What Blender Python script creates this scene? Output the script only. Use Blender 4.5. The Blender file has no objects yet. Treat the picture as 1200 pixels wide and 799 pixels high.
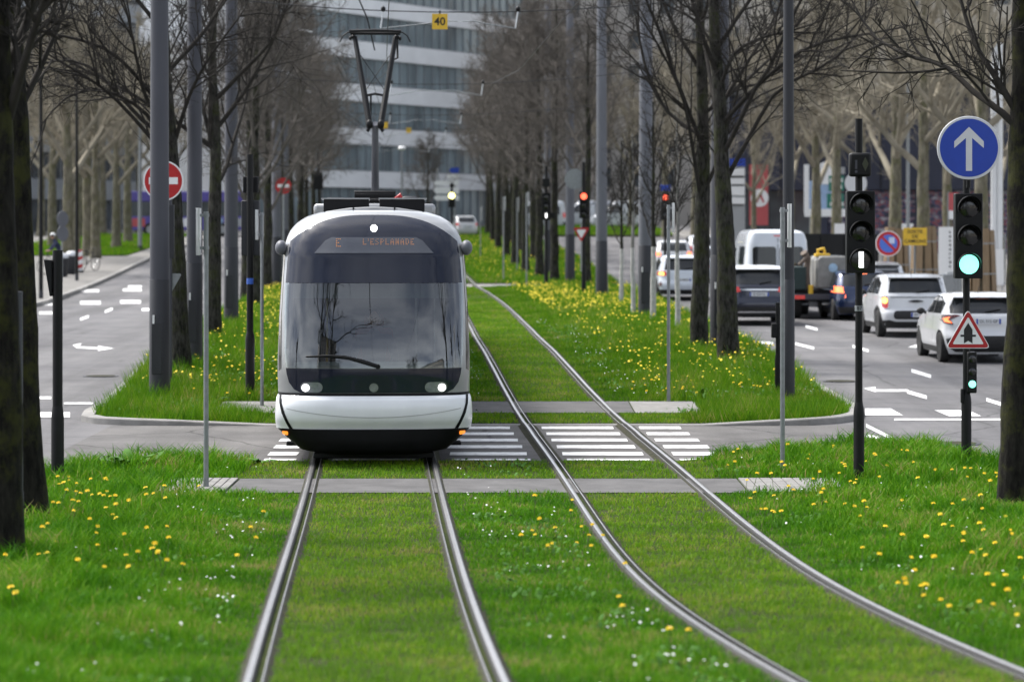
import bpy, bmesh, math, random
import numpy as np
from mathutils import Vector, Matrix
from mathutils.bvhtree import BVHTree

rng = np.random.default_rng(11)
random.seed(11)
SC = bpy.context.scene
COL = SC.collection
PI = math.pi
R = math.radians

# ------------------------------------------------------------ camera numbers
F, HOR, CZ = 3333.0, 260.0, 3.0


def road_z(Y):
    return float(np.interp(Y, [0, 50, 60, 70, 100, 115, 128, 150, 208, 250, 300, 420, 3000],
                           [0, 0, .08, .16, .22, .42, .66, 1.07, 2.0, 2.6, 3.1, 3.3, 3.3]))


def island_z(Y):
    """height of the grassed islands above the road datum"""
    if Y < 40:
        return .012 + .00112 * max(0.0, 33.0 - Y) ** 2
    return road_z(Y) + float(np.interp(Y, [40, 42, 45, 50, 60, 80, 105, 113, 400], [.02, .02, .03, .09, .2, .18, .1, .02, .1]))


def depth_at(y, zf=road_z):
    lo, hi = 8.0, 900.0
    for _ in range(60):
        m = (lo + hi) / 2
        if HOR + F * (CZ - zf(m)) / m > y:
            lo = m
        else:
            hi = m
    return lo


def WX(x, Y):
    return (x - 600.0) * Y / F


def WZ(y, Y):
    return CZ - (y - HOR) * Y / F


def gpt(x, y, zf=road_z):
    Y = depth_at(y, zf)
    return WX(x, Y), Y, zf(Y)


# ------------------------------------------------------------ mesh helpers
def finish(me, mats, name, parent=None, smooth=35, loc=None, bevel=0, bseg=2):
    for m in (mats if isinstance(mats, (list, tuple)) else [mats]):
        me.materials.append(m)
    if smooth and len(me.polygons):
        me.polygons.foreach_set('use_smooth', np.ones(len(me.polygons), dtype=bool))
        if smooth < 170:
            me.set_sharp_from_angle(angle=R(smooth))
    o = bpy.data.objects.new(name, me)
    COL.objects.link(o)
    if parent is not None:
        o.parent = parent
    if loc is not None:
        o.location = loc
    if bevel:
        b = o.modifiers.new('bevel', 'BEVEL')
        b.width = bevel
        b.segments = bseg
        b.limit_method = 'ANGLE'
        b.angle_limit = R(40)
    return o


class MB:
    def __init__(s):
        s.v, s.f, s.m = [], [], []

    def add(s, vs, fs, m=0):
        b = len(s.v)
        s.v.extend(tuple(map(float, v)) for v in vs)
        s.f.extend(tuple(i + b for i in f) for f in fs)
        s.m.extend([m] * len(fs))
        return s

    def box(s, x0, x1, y0, y1, z0, z1, m=0):
        v = [(x, y, z) for z in (z0, z1) for y in (y0, y1) for x in (x0, x1)]
        return s.add(v, [(0, 2, 3, 1), (4, 5, 7, 6), (0, 1, 5, 4), (2, 6, 7, 3), (0, 4, 6, 2), (1, 3, 7, 5)], m)

    def tube(s, pts, rad, sides=8, m=0, caps=True):
        pts = [Vector(p) for p in pts]
        n = len(pts)
        if not hasattr(rad, '__len__'):
            rad = [rad] * n
        vs, fs = [], []
        pu = None
        for i, p in enumerate(pts):
            t = (pts[min(i + 1, n - 1)] - pts[max(i - 1, 0)]).normalized()
            if pu is None:
                a = Vector((0, 0, 1)) if abs(t.z) < .9 else Vector((0, 1, 0))
                u = t.cross(a).normalized()
            else:
                u = (pu - t * pu.dot(t)).normalized()
            pu = u
            w = t.cross(u)
            for k in range(sides):
                a = 2 * PI * (k + .5) / sides
                vs.append(p + (u * math.cos(a) + w * math.sin(a)) * rad[i])
        for i in range(n - 1):
            for k in range(sides):
                k2 = (k + 1) % sides
                fs.append((i * sides + k, i * sides + k2, (i + 1) * sides + k2, (i + 1) * sides + k))
        if caps:
            fs.append(tuple(range(sides))[::-1])
            fs.append(tuple((n - 1) * sides + k for k in range(sides)))
        return s.add(vs, fs, m)

    def prism(s, poly, y0, y1, m=0):
        """polygon in x,z extruded along y"""
        n = len(poly)
        v = [(p[0], y0, p[1]) for p in poly] + [(p[0], y1, p[1]) for p in poly]
        f = [tuple(range(n)), tuple(range(2 * n - 1, n - 1, -1))]
        f += [(i, i + n, (i + 1) % n + n, (i + 1) % n) for i in range(n)]
        return s.add(v, f, m)

    def lathe(s, prof, c=(0, 0, 0), axis='z', sides=24, m=0):
        """profile of (radius, height) turned about an axis through c"""
        vs, fs = [], []
        n = len(prof)
        for r, h in prof:
            for k in range(sides):
                a = 2 * PI * k / sides
                p = (r * math.cos(a), r * math.sin(a), h)
                if axis == 'y':
                    p = (p[0], h, p[1])
                elif axis == 'x':
                    p = (h, p[0], p[1])
                vs.append((p[0] + c[0], p[1] + c[1], p[2] + c[2]))
        for i in range(n - 1):
            for k in range(sides):
                k2 = (k + 1) % sides
                fs.append((i * sides + k, i * sides + k2, (i + 1) * sides + k2, (i + 1) * sides + k))
        fs.append(tuple(range(sides))[::-1])
        fs.append(tuple((n - 1) * sides + k for k in range(sides)))
        return s.add(vs, fs, m)

    def ell(s, c, r, seg=16, rings=10, m=0):
        prof = [(math.sin(PI * i / rings), -math.cos(PI * i / rings)) for i in range(rings + 1)]
        prof[0] = (1e-3, -1)
        prof[-1] = (1e-3, 1)
        b = len(s.v)
        s.lathe(prof, (0, 0, 0), 'z', seg, m)
        for i in range(b, len(s.v)):
            v = s.v[i]
            s.v[i] = (v[0] * r[0] + c[0], v[1] * r[1] + c[1], v[2] * r[2] + c[2])
        return s

    def build(s, name, mats, parent=None, smooth=35, loc=None, bevel=0, fixn=True, bseg=2):
        me = bpy.data.meshes.new(name)
        me.from_pydata(s.v, [], s.f)
        if any(s.m):
            me.polygons.foreach_set('material_index', s.m)
        if fixn:
            bm = bmesh.new()
            bm.from_mesh(me)
            bmesh.ops.recalc_face_normals(bm, faces=bm.faces)
            bm.to_mesh(me)
            bm.free()
        me.update()
        return finish(me, mats, name, parent, smooth, loc, bevel, bseg)


def np_mesh(name, V, Fq, mats, parent=None, smooth=180, loc=None, attr=None, mi=None):
    """V (n,3), Fq list of (k,m) index arrays"""
    me = bpy.data.meshes.new(name)
    V = np.ascontiguousarray(V, dtype=np.float32)
    loops = np.concatenate([f.reshape(-1) for f in Fq]).astype(np.int32)
    sizes = np.concatenate([np.full(len(f), f.shape[1]) for f in Fq])
    starts = np.concatenate([[0], np.cumsum(sizes)[:-1]]).astype(np.int32)
    me.vertices.add(len(V))
    me.vertices.foreach_set('co', V.reshape(-1))
    me.loops.add(len(loops))
    me.loops.foreach_set('vertex_index', loops)
    me.polygons.add(len(sizes))
    me.polygons.foreach_set('loop_start', starts)
    if mi is not None:
        me.polygons.foreach_set('material_index', np.asarray(mi, dtype=np.int32))
    if attr is not None:
        a = me.attributes.new('rnd', 'FLOAT', 'POINT')
        a.data.foreach_set('value', np.ascontiguousarray(attr, dtype=np.float32))
    me.update(calc_edges=True)
    return finish(me, mats, name, parent, smooth, loc)


def thing(name, label, cat, loc=(0, 0, 0), rz=0.0, group=None):
    o = bpy.data.objects.new(name, None)
    o.empty_display_size = .2
    COL.objects.link(o)
    o.location = loc
    o.rotation_euler = (0, 0, rz)
    o['label'] = label
    o['category'] = cat
    if group:
        o['group'] = group
    return o


def tag(o, label, cat, group=None, kind=None):
    o['label'] = label
    o['category'] = cat
    if group:
        o['group'] = group
    if kind:
        o['kind'] = kind
    return o


def struct(o, label=None):
    o['kind'] = 'structure'
    if label:
        o['label'] = label
    return o


def copy_tree(o, parent=None):
    c = o.copy()
    COL.objects.link(c)
    c.parent = parent
    for ch in list(o.children):
        copy_tree(ch, c)
    return c


def dup(o, loc, rz=0.0, label=None, group=None, scale=None):
    c = copy_tree(o)
    c.location = loc
    c.rotation_euler = (0, 0, rz)
    if label:
        c['label'] = label
    if group:
        c['group'] = group
    if scale:
        c.scale = scale if hasattr(scale, '__len__') else (scale,) * 3
    return c


def text_obj(txt, size, mat, parent, loc, rot=(PI / 2, 0, 0), name='lettering', ext=.001, sx=1.0, bold=0.0):
    cu = bpy.data.curves.new('t', 'FONT')
    cu.body = txt
    cu.size = size
    cu.align_x = 'CENTER'
    cu.align_y = 'CENTER'
    cu.extrude = ext
    cu.offset = bold
    cu.resolution_u = 3
    t = bpy.data.objects.new('t', cu)
    COL.objects.link(t)
    dg = bpy.context.evaluated_depsgraph_get()
    me = bpy.data.meshes.new_from_object(t.evaluated_get(dg))
    bpy.data.objects.remove(t)
    bpy.data.curves.remove(cu)
    me.materials.clear()
    o = finish(me, mat, name, parent, 0, loc)
    o.rotation_euler = rot
    o.scale = (sx, 1, 1)
    return o


# ------------------------------------------------------------ materials
def nmat(name):
    m = bpy.data.materials.new(name)
    m.use_nodes = True
    nt = m.node_tree
    return m, nt, nt.nodes['Principled BSDF'], nt.nodes['Material Output']


def mat(name, col, rough=.5, metal=0.0, var=.12, scale=6.0, bump=0.0, bscale=40.0, spec=.5, coat=0.0, col2=None,
        stretch=(1, 1, 1), detail=4.0, emit=None, estr=0.0, alpha=None, contrast=None):
    m, nt, b, out = nmat(name)
    L = nt.links
    tc = nt.nodes.new('ShaderNodeTexCoord')
    mp = nt.nodes.new('ShaderNodeMapping')
    mp.inputs['Scale'].default_value = stretch
    L.new(tc.outputs['Object'], mp.inputs['Vector'])
    nz = nt.nodes.new('ShaderNodeTexNoise')
    nz.inputs['Scale'].default_value = scale
    nz.inputs['Detail'].default_value = detail
    nz.inputs['Roughness'].default_value = .6
    L.new(mp.outputs['Vector'], nz.inputs['Vector'])
    rp = nt.nodes.new('ShaderNodeValToRGB')
    c = np.array(col[:3])
    c2 = np.array(col2[:3]) if col2 is not None else np.clip(c * (1 + var), 0, 1)
    c1 = c if col2 is not None else c * (1 - var)
    lo, hi = contrast or (.3, .7)
    rp.color_ramp.elements[0].position = lo
    rp.color_ramp.elements[1].position = hi
    rp.color_ramp.elements[0].color = (*c1, 1)
    rp.color_ramp.elements[1].color = (*c2, 1)
    L.new(nz.outputs['Fac'], rp.inputs['Fac'])
    L.new(rp.outputs['Color'], b.inputs['Base Color'])
    b.inputs['Roughness'].default_value = rough
    b.inputs['Metallic'].default_value = metal
    b.inputs['Specular IOR Level'].default_value = spec
    b.inputs['Coat Weight'].default_value = coat
    b.inputs['Coat Roughness'].default_value = .06
    if emit is not None:
        b.inputs['Emission Color'].default_value = (*emit, 1)
        b.inputs['Emission Strength'].default_value = estr
    if bump:
        n2 = nt.nodes.new('ShaderNodeTexNoise')
        n2.inputs['Scale'].default_value = bscale
        n2.inputs['Detail'].default_value = 5
        L.new(mp.outputs['Vector'], n2.inputs['Vector'])
        bp = nt.nodes.new('ShaderNodeBump')
        bp.inputs['Strength'].default_value = bump
        bp.inputs['Distance'].default_value = .02
        L.new(n2.outputs['Fac'], bp.inputs['Height'])
        L.new(bp.outputs['Normal'], b.inputs['Normal'])
    return m


def glass_mat(name, tint=(.3, .35, .35), refl=1.0, rough=.02):
    """tinted see-through pane with a fresnel mirror"""
    m, nt, b, out = nmat(name)
    L = nt.links
    nt.nodes.remove(b)
    tr = nt.nodes.new('ShaderNodeBsdfTransparent')
    tr.inputs['Color'].default_value = (*tint, 1)
    gl = nt.nodes.new('ShaderNodeBsdfGlossy')
    gl.inputs['Roughness'].default_value = rough
    gl.inputs['Color'].default_value = (.95, .97, 1, 1)
    lw = nt.nodes.new('ShaderNodeFresnel')
    lw.inputs['IOR'].default_value = 1.5 + .35 * refl
    mx = nt.nodes.new('ShaderNodeMixShader')
    L.new(lw.outputs['Fac'], mx.inputs['Fac'])
    L.new(tr.outputs['BSDF'], mx.inputs[1])
    L.new(gl.outputs['BSDF'], mx.inputs[2])
    L.new(mx.outputs['Shader'], out.inputs['Surface'])
    return m


def bark_mat(name, c1, c2, moss=(.05, .06, .018), mossamt=.5, scale=9.0):
    m, nt, b, out = nmat(name)
    L = nt.links
    tc = nt.nodes.new('ShaderNodeTexCoord')
    mp = nt.nodes.new('ShaderNodeMapping')
    mp.inputs['Scale'].default_value = (1, 1, .28)
    L.new(tc.outputs['Object'], mp.inputs['Vector'])
    nz = nt.nodes.new('ShaderNodeTexNoise')
    nz.inputs['Scale'].default_value = scale * 2
    nz.inputs['Detail'].default_value = 6
    nz.inputs['Roughness'].default_value = .7
    L.new(mp.outputs['Vector'], nz.inputs['Vector'])
    rp = nt.nodes.new('ShaderNodeValToRGB')
    rp.color_ramp.elements[0].position = .38
    rp.color_ramp.elements[1].position = .66
    rp.color_ramp.elements[0].color = (*c1, 1)
    rp.color_ramp.elements[1].color = (*c2, 1)
    L.new(nz.outputs['Fac'], rp.inputs['Fac'])
    n2 = nt.nodes.new('ShaderNodeTexNoise')
    n2.inputs['Scale'].default_value = 2.3
    n2.inputs['Detail'].default_value = 7
    n2.inputs['Roughness'].default_value = .72
    L.new(tc.outputs['Object'], n2.inputs['Vector'])
    r2 = nt.nodes.new('ShaderNodeValToRGB')
    r2.color_ramp.elements[0].position = .48
    r2.color_ramp.elements[1].position = .6
    r2.color_ramp.elements[0].color = (0, 0, 0, 1)
    r2.color_ramp.elements[1].color = (mossamt,) * 3 + (1,)
    L.new(n2.outputs['Fac'], r2.inputs['Fac'])
    mx = nt.nodes.new('ShaderNodeMix')
    mx.data_type = 'RGBA'
    L.new(r2.outputs['Color'], mx.inputs['Factor'])
    L.new(rp.outputs['Color'], mx.inputs['A'])
    mx.inputs['B'].default_value = (*moss, 1)
    L.new(mx.outputs['Result'], b.inputs['Base Color'])
    b.inputs['Roughness'].default_value = .95
    b.inputs['Specular IOR Level'].default_value = .15
    bp = nt.nodes.new('ShaderNodeBump')
    bp.inputs['Strength'].default_value = .9
    bp.inputs['Distance'].default_value = .03
    L.new(nz.outputs['Fac'], bp.inputs['Height'])
    L.new(bp.outputs['Normal'], b.inputs['Normal'])
    return m


def blade_mat(name, ca, cb, cc, trans=.35, patch=.35):
    """grass: colour runs ca..cb..cc by blade, shifted by slow patches over the ground"""
    m, nt, b, out = nmat(name)
    L = nt.links
    at = nt.nodes.new('ShaderNodeAttribute')
    at.attribute_name = 'rnd'
    tc = nt.nodes.new('ShaderNodeTexCoord')
    nz = nt.nodes.new('ShaderNodeTexNoise')
    nz.inputs['Scale'].default_value = .9
    nz.inputs['Detail'].default_value = 5
    nz.inputs['Roughness'].default_value = .65
    L.new(tc.outputs['Object'], nz.inputs['Vector'])
    ma = nt.nodes.new('ShaderNodeMath')
    ma.operation = 'MULTIPLY_ADD'
    ma.inputs[1].default_value = 2.2
    ma.inputs[2].default_value = -1.1
    L.new(nz.outputs['Fac'], ma.inputs[0])
    mb = nt.nodes.new('ShaderNodeMath')
    mb.operation = 'MULTIPLY_ADD'
    mb.inputs[1].default_value = patch * 2
    L.new(ma.outputs[0], mb.inputs[0])
    L.new(at.outputs['Fac'], mb.inputs[2])
    rp = nt.nodes.new('ShaderNodeValToRGB')
    rp.color_ramp.elements[0].color = (*ca, 1)
    rp.color_ramp.elements[1].color = (*cc, 1)
    rp.color_ramp.elements[1].position = .86
    e = rp.color_ramp.elements.new(.5)
    e.color = (*cb, 1)
    e = rp.color_ramp.elements.new(.95)
    e.color = (.34, .29, .11, 1)
    L.new(mb.outputs[0], rp.inputs['Fac'])
    L.new(rp.outputs['Color'], b.inputs['Base Color'])
    b.inputs['Roughness'].default_value = .6
    b.inputs['Specular IOR Level'].default_value = .10
    tl = nt.nodes.new('ShaderNodeBsdfTranslucent')
    L.new(rp.outputs['Color'], tl.inputs['Color'])
    mx = nt.nodes.new('ShaderNodeMixShader')
    mx.inputs['Fac'].default_value = trans
    L.new(b.outputs['BSDF'], mx.inputs[1])
    L.new(tl.outputs['BSDF'], mx.inputs[2])
    L.new(mx.outputs['Shader'], out.inputs['Surface'])
    return m


M = {}
def road_mat(name, c1, c2, streak=.22, crack=.35, sx=1.0):
    m, nt, b, out = nmat(name)
    L = nt.links
    N = nt.nodes.new
    tc = N('ShaderNodeTexCoord')

    def noise(scale, det, st=(1, 1, 1)):
        mp = N('ShaderNodeMapping')
        mp.inputs['Scale'].default_value = st
        L.new(tc.outputs['Object'], mp.inputs['Vector'])
        n = N('ShaderNodeTexNoise')
        n.inputs['Scale'].default_value = scale
        n.inputs['Detail'].default_value = det
        n.inputs['Roughness'].default_value = .62
        L.new(mp.outputs['Vector'], n.inputs['Vector'])
        return n

    def ramp(src, a, b_, ca, cb):
        r = N('ShaderNodeValToRGB')
        r.color_ramp.elements[0].position = a
        r.color_ramp.elements[1].position = b_
        r.color_ramp.elements[0].color = (*ca, 1)
        r.color_ramp.elements[1].color = (*cb, 1)
        L.new(src, r.inputs['Fac'])
        return r.outputs['Color']

    def mul(a, b_):
        x = N('ShaderNodeMix')
        x.data_type = 'RGBA'
        x.blend_type = 'MULTIPLY'
        x.inputs['Factor'].default_value = 1
        L.new(a, x.inputs['A'])
        L.new(b_, x.inputs['B'])
        return x.outputs['Result']
    base = ramp(noise(1.1, 10).outputs['Fac'], .3, .7, c1, c2)
    k = 1 - streak
    st = ramp(noise(.9 * sx, 5, (1, .045, 1)).outputs['Fac'], .38, .62, (k, k, k), (1.06, 1.06, 1.06))
    big = ramp(noise(.16, 3).outputs['Fac'], .42, .58, (.86, .86, .87), (1.07, 1.07, 1.06))
    sp = ramp(noise(160, 2).outputs['Fac'], .35, .7, (.72, .72, .72), (1.22, 1.22, 1.22))
    oil = ramp(noise(.8, 8, (1, .3, 1)).outputs['Fac'], .66, .74, (1, 1, 1), (.62, .61, .6))
    vo = N('ShaderNodeTexVoronoi')
    vo.feature = 'DISTANCE_TO_EDGE'
    vo.inputs['Scale'].default_value = .33
    wv = noise(1.4, 6)
    ad = N('ShaderNodeMix')
    ad.data_type = 'RGBA'
    ad.inputs['Factor'].default_value = .25
    L.new(tc.outputs['Object'], ad.inputs['A'])
    L.new(wv.outputs['Color'], ad.inputs['B'])
    L.new(ad.outputs['Result'], vo.inputs['Vector'])
    ck = ramp(vo.outputs['Distance'], .003, .010, (1 - crack,) * 3, (1, 1, 1))
    col = mul(mul(mul(mul(base, st), big), mul(sp, oil)), ck)
    L.new(col, b.inputs['Base Color'])
    b.inputs['Roughness'].default_value = .88
    b.inputs['Specular IOR Level'].default_value = .25
    bp = N('ShaderNodeBump')
    bp.inputs['Strength'].default_value = .35
    bp.inputs['Distance'].default_value = .02
    L.new(noise(120, 4).outputs['Fac'], bp.inputs['Height'])
    L.new(bp.outputs['Normal'], b.inputs['Normal'])
    return m


M['asphalt'] = road_mat('asphalt', (.132, .130, .133), (.172, .168, .172), .26)
M['asphalt_old'] = road_mat('asphalt_old', (.100, .096, .094), (.158, .152, .148), .14, .45)
M['_asphalt'] = mat('asphalt_plain', (.135, .133, .135), .9, var=.1, scale=1.1, bump=.35, bscale=120, spec=.25, detail=9, col2=(.178, .174, .177))
M['_asphalt_old'] = mat('asphalt_old_plain', (.105, .10, .097), .92, scale=2.2, bump=.5, bscale=110, spec=.2, detail=10, col2=(.165, .158, .153))
M['path'] = mat('path_asphalt', (.085, .083, .083), .9, scale=2.2, bump=.35, bscale=90, spec=.2, detail=10, col2=(.135, .132, .131))
M['slab'] = mat('pale_slab', (.165, .16, .153), .85, scale=5, bump=.25, bscale=60, spec=.25, detail=8, col2=(.26, .253, .24))
M['kerb'] = mat('kerb_stone', (.2, .195, .185), .88, scale=3, bump=.3, bscale=70, spec=.25, detail=8, col2=(.31, .3, .285))
M['paint'] = mat('road_paint', (.42, .42, .41), .75, scale=7, bump=.2, bscale=80, spec=.3, detail=10, col2=(.78, .78, .77), contrast=(.3, .52))
M['soil'] = mat('soil', (.020, .034, .007), .95, scale=3, bump=.6, bscale=50, spec=.1, detail=8, col2=(.045, .055, .016))
M['far_ground'] = mat('far_ground', (.1, .1, .095), .95, scale=.2, spec=.1, detail=6, col2=(.15, .147, .14))
M['pave'] = mat('pavement', (.15, .145, .135), .9, scale=1.2, bump=.25, bscale=60, spec=.2, detail=8, col2=(.215, .207, .195))
M['rail_steel'] = mat('rail_steel', (.50, .49, .485), .30, .85, var=.1, scale=12, stretch=(3, .3, 1), spec=.5)
M['rail_dark'] = mat('rail_groove', (.018, .017, .016), .7, var=.3, scale=14)
M['ballast'] = mat('rail_edge', (.022, .026, .014), .95, scale=16, bump=.6, bscale=60, spec=.1, detail=8, col2=(.075, .07, .052))
M['bark'] = bark_mat('bark', (.011, .0105, .0095), (.068, .065, .057))
M['bark_near'] = bark_mat('bark_near', (.006, .0055, .005), (.026, .024, .020), (.042, .045, .012), .75, 7)
M['bark_pale'] = bark_mat('bark_pale', (.09, .082, .06), (.24, .22, .165), (.12, .12, .055), .6, 4)
M['bark_young'] = bark_mat('bark_young', (.15, .145, .135), (.33, .32, .3), (.12, .12, .1), .4, 9)
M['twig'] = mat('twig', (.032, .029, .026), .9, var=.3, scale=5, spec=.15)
M['twig_hazed'] = mat('twig_hazed', (.125, .113, .102), .9, var=.3, scale=1.2, spec=.1)  # twig colour lightened to stand in for distance haze and sky light
M['twig_pale'] = mat('twig_pale', (.25, .225, .175), .9, var=.3, scale=1.2, spec=.1)
M['lime'] = mat('whitewash', (.33, .32, .30), .9, scale=10, bump=.3, bscale=30, col2=(.5, .49, .47))
M['pole_mid'] = mat('pole_paint_hazed', (.125, .13, .15), .5, .0, var=.1, scale=2.5, stretch=(1, 1, .25), spec=.4)  # pole paint with distance haze put into its colour; reused as plain grey
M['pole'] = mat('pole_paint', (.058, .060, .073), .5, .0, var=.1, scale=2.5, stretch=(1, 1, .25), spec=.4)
M['pole_dark'] = mat('pole_dark', (.026, .027, .032), .55, var=.12, scale=4, stretch=(1, 1, .3), spec=.4)
M['black'] = mat('black_paint', (.0050, .0052, .0058), .5, var=.2, scale=6, spec=.28)
M['black_matt'] = mat('black_matt', (.008, .008, .009), .75, var=.2, scale=8, spec=.3)
M['galv'] = mat('galvanised', (.26, .275, .285), .42, .55, var=.14, scale=14, spec=.5)
M['alu'] = mat('aluminium', (.6, .61, .62), .35, .7, var=.08, scale=8)
M['white'] = mat('white_paint', (.74, .75, .76), .35, var=.04, scale=3, coat=.3)
M['sign_white'] = mat('sign_white', (.8, .8, .8), .45, var=.03, scale=6)
M['sign_red'] = mat('sign_red', (.42, .012, .014), .42, var=.06, scale=6)
M['sign_blue'] = mat('sign_blue', (.010, .050, .38), .42, var=.06, scale=6)
M['sign_yellow'] = mat('sign_yellow', (.72, .45, .03), .5, var=.08, scale=6)
M['sign_arrow'] = mat('sign_arrow', (.62, .63, .65), .45, var=.03, scale=6)
M['text_black'] = mat('text_black', (.015, .015, .015), .6, var=.1)
M['rubber'] = mat('rubber', (.014, .014, .014), .85, var=.2, scale=12, bump=.2)
M['wire'] = mat('wire', (.02, .02, .022), .5, .5, var=.1)
M['insul'] = mat('insulator', (.66, .68, .70), .4, var=.05)
# ------------------------------------------------------------ world, sun, camera
def setup_world():
    w = bpy.data.worlds.new('World')
    SC.world = w
    w.use_nodes = True
    nt = w.node_tree
    bg = nt.nodes['Background']
    sky = nt.nodes.new('ShaderNodeTexSky')
    sky.sky_type = 'NISHITA'
    sky.sun_disc = False
    sky.sun_elevation = R(SUN_EL)
    sky.sun_rotation = R(SUN_AZ)
    sky.air_density = 1.0
    sky.dust_density = 3.0
    sky.ozone_density = 1.0
    hs = nt.nodes.new('ShaderNodeHueSaturation')
    hs.inputs['Saturation'].default_value = .32
    # soft broken cloud cover, brighter banks against greyer gaps
    tc = nt.nodes.new('ShaderNodeTexCoord')
    mp = nt.nodes.new('ShaderNodeMapping')
    mp.inputs['Scale'].default_value = (1, 1, 2.2)
    nz = nt.nodes.new('ShaderNodeTexNoise')
    nz.inputs['Scale'].default_value = 2.6
    nz.inputs['Detail'].default_value = 7
    nz.inputs['Roughness'].default_value = .55
    rp = nt.nodes.new('ShaderNodeValToRGB')
    rp.color_ramp.elements[0].position = .36
    rp.color_ramp.elements[1].position = .66
    rp.color_ramp.elements[0].color = (.55, .60, .70, 1)
    rp.color_ramp.elements[1].color = (1.45, 1.43, 1.38, 1)
    mx = nt.nodes.new('ShaderNodeMix')
    mx.data_type = 'RGBA'
    mx.blend_type = 'MULTIPLY'
    mx.inputs['Factor'].default_value = 1
    L = nt.links
    L.new(tc.outputs['Generated'], mp.inputs['Vector'])
    L.new(mp.outputs['Vector'], nz.inputs['Vector'])
    L.new(nz.outputs['Fac'], rp.inputs['Fac'])
    L.new(sky.outputs['Color'], hs.inputs['Color'])
    L.new(hs.outputs['Color'], mx.inputs['A'])
    L.new(rp.outputs['Color'], mx.inputs['B'])
    L.new(mx.outputs['Result'], bg.inputs['Color'])
    bg.inputs['Strength'].default_value = SKY_STR
    d = bpy.data.lights.new('sun', 'SUN')
    d.energy = SUN_STR
    d.angle = R(SUN_ANG)
    d.color = (1, .955, .89)
    s = bpy.data.objects.new('sun', d)
    COL.objects.link(s)
    az, el = R(SUN_AZ), R(SUN_EL)
    v = Vector((math.sin(az) * math.cos(el), math.cos(az) * math.cos(el), math.sin(el)))
    s.rotation_euler = v.to_track_quat('Z', 'Y').to_euler()
    s.location = (0, 0, 40)


HAZE = 0
SUN_EL, SUN_AZ, SUN_STR, SUN_ANG, SKY_STR = 55, 305, 2.2, 14, .135
setup_world()
cd = bpy.data.cameras.new('camera')
cam = bpy.data.objects.new('camera', cd)
COL.objects.link(cam)
cam.location = (0, 0, CZ)
cam.rotation_euler = (PI / 2, 0, 0)
cd.sensor_width = 36
cd.lens = F / 1200 * 36
cd.shift_y = -(399.5 - HOR) / 1200
cd.clip_end = 5000
cd.clip_start = .5
cd.dof.use_dof = True
cd.dof.focus_distance = 35.5
cd.dof.aperture_fstop = 2.0
SC.camera = cam
SC.view_settings.view_transform = 'Standard'
SC.view_settings.look = 'None'
SC.view_settings.gamma = 1
SC.view_settings.exposure = 1.22
SC.cycles.max_bounces = 8
SC.cycles.transparent_max_bounces = 16
SC.cycles.use_denoising = True

# ------------------------------------------------------------ air
if HAZE > 0:
    mb = MB()
    mb.box(-1600, 1600, -500, 2700, -1.3, 46)
    hz = nmat('haze')
    hz[1].nodes.remove(hz[2])
    pv = hz[1].nodes.new('ShaderNodeVolumePrincipled')
    pv.inputs['Color'].default_value = (.96, .97, 1, 1)
    pv.inputs['Density'].default_value = HAZE
    pv.inputs['Anisotropy'].default_value = .2
    hz[1].links.new(pv.outputs['Volume'], hz[3].inputs['Volume'])
    ho_ = mb.build('haze', hz[0], None, 0)
    ho_['kind'] = 'stuff'
    ho_['label'] = 'thin pale haze hanging along the street'

# ------------------------------------------------------------ ground
def strip(name, Ys, xl, xr, zf, m, nx=6, dz=0.0, parent=None, skirt=None):
    """a sheet between xl(Y) and xr(Y); optional skirt drops its rim to z=skirt"""
    V, Fc = [], []
    for Y in Ys:
        a, b = xl(Y), xr(Y)
        for i in range(nx + 1):
            V.append((a + (b - a) * i / nx, Y, zf(Y) + dz))
    n = nx + 1
    for j in range(len(Ys) - 1):
        for i in range(nx):
            Fc.append((j * n + i, j * n + i + 1, (j + 1) * n + i + 1, (j + 1) * n + i))
    if skirt is not None:
        rim = [j * n for j in range(len(Ys))] + [(len(Ys) - 1) * n + i for i in range(1, n)] + \
              [j * n + nx for j in range(len(Ys) - 2, -1, -1)] + [i for i in range(nx - 1, 0, -1)]
        b = len(V)
        for k in rim:
            V.append((V[k][0], V[k][1], skirt(V[k][1])))
        for q in range(len(rim)):
            q2 = (q + 1) % len(rim)
            Fc.append((rim[q], b + q, b + q2, rim[q2]))
    mb = MB()
    mb.add(V, Fc)
    return mb.build(name, m, parent, smooth=30)


def lin(xs, ys):
    return lambda v: float(np.interp(v, xs, ys))


YL = sorted(set([5, 8, 12, 16, 20, 25, 30, 35, 40, 45, 50, 60, 70, 80, 90, 100, 108, 115, 121, 128, 140, 150, 170, 190, 208, 230, 250, 275, 300, 360, 420]))
g = strip('ground', [-400, -100, -20, 0] + YL + [600, 1200, 2500], lambda Y: -1400, lambda Y: 1400, road_z, M['far_ground'], 40, -.06)
struct(g)
ra = strip('road', [-60, -20, 0] + YL, lambda Y: -60 if Y < 320 else -60, lambda Y: 60, road_z, M['asphalt'], 12)
struct(ra)

# side street between the two islands, older rougher surfacing
cs = strip('side_street', [34.9, 36, 38, 40, 41.9], lambda Y: -5.9, lambda Y: 5.1, lambda Y: .004, M['asphalt_old'], 8)
struct(cs)

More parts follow.
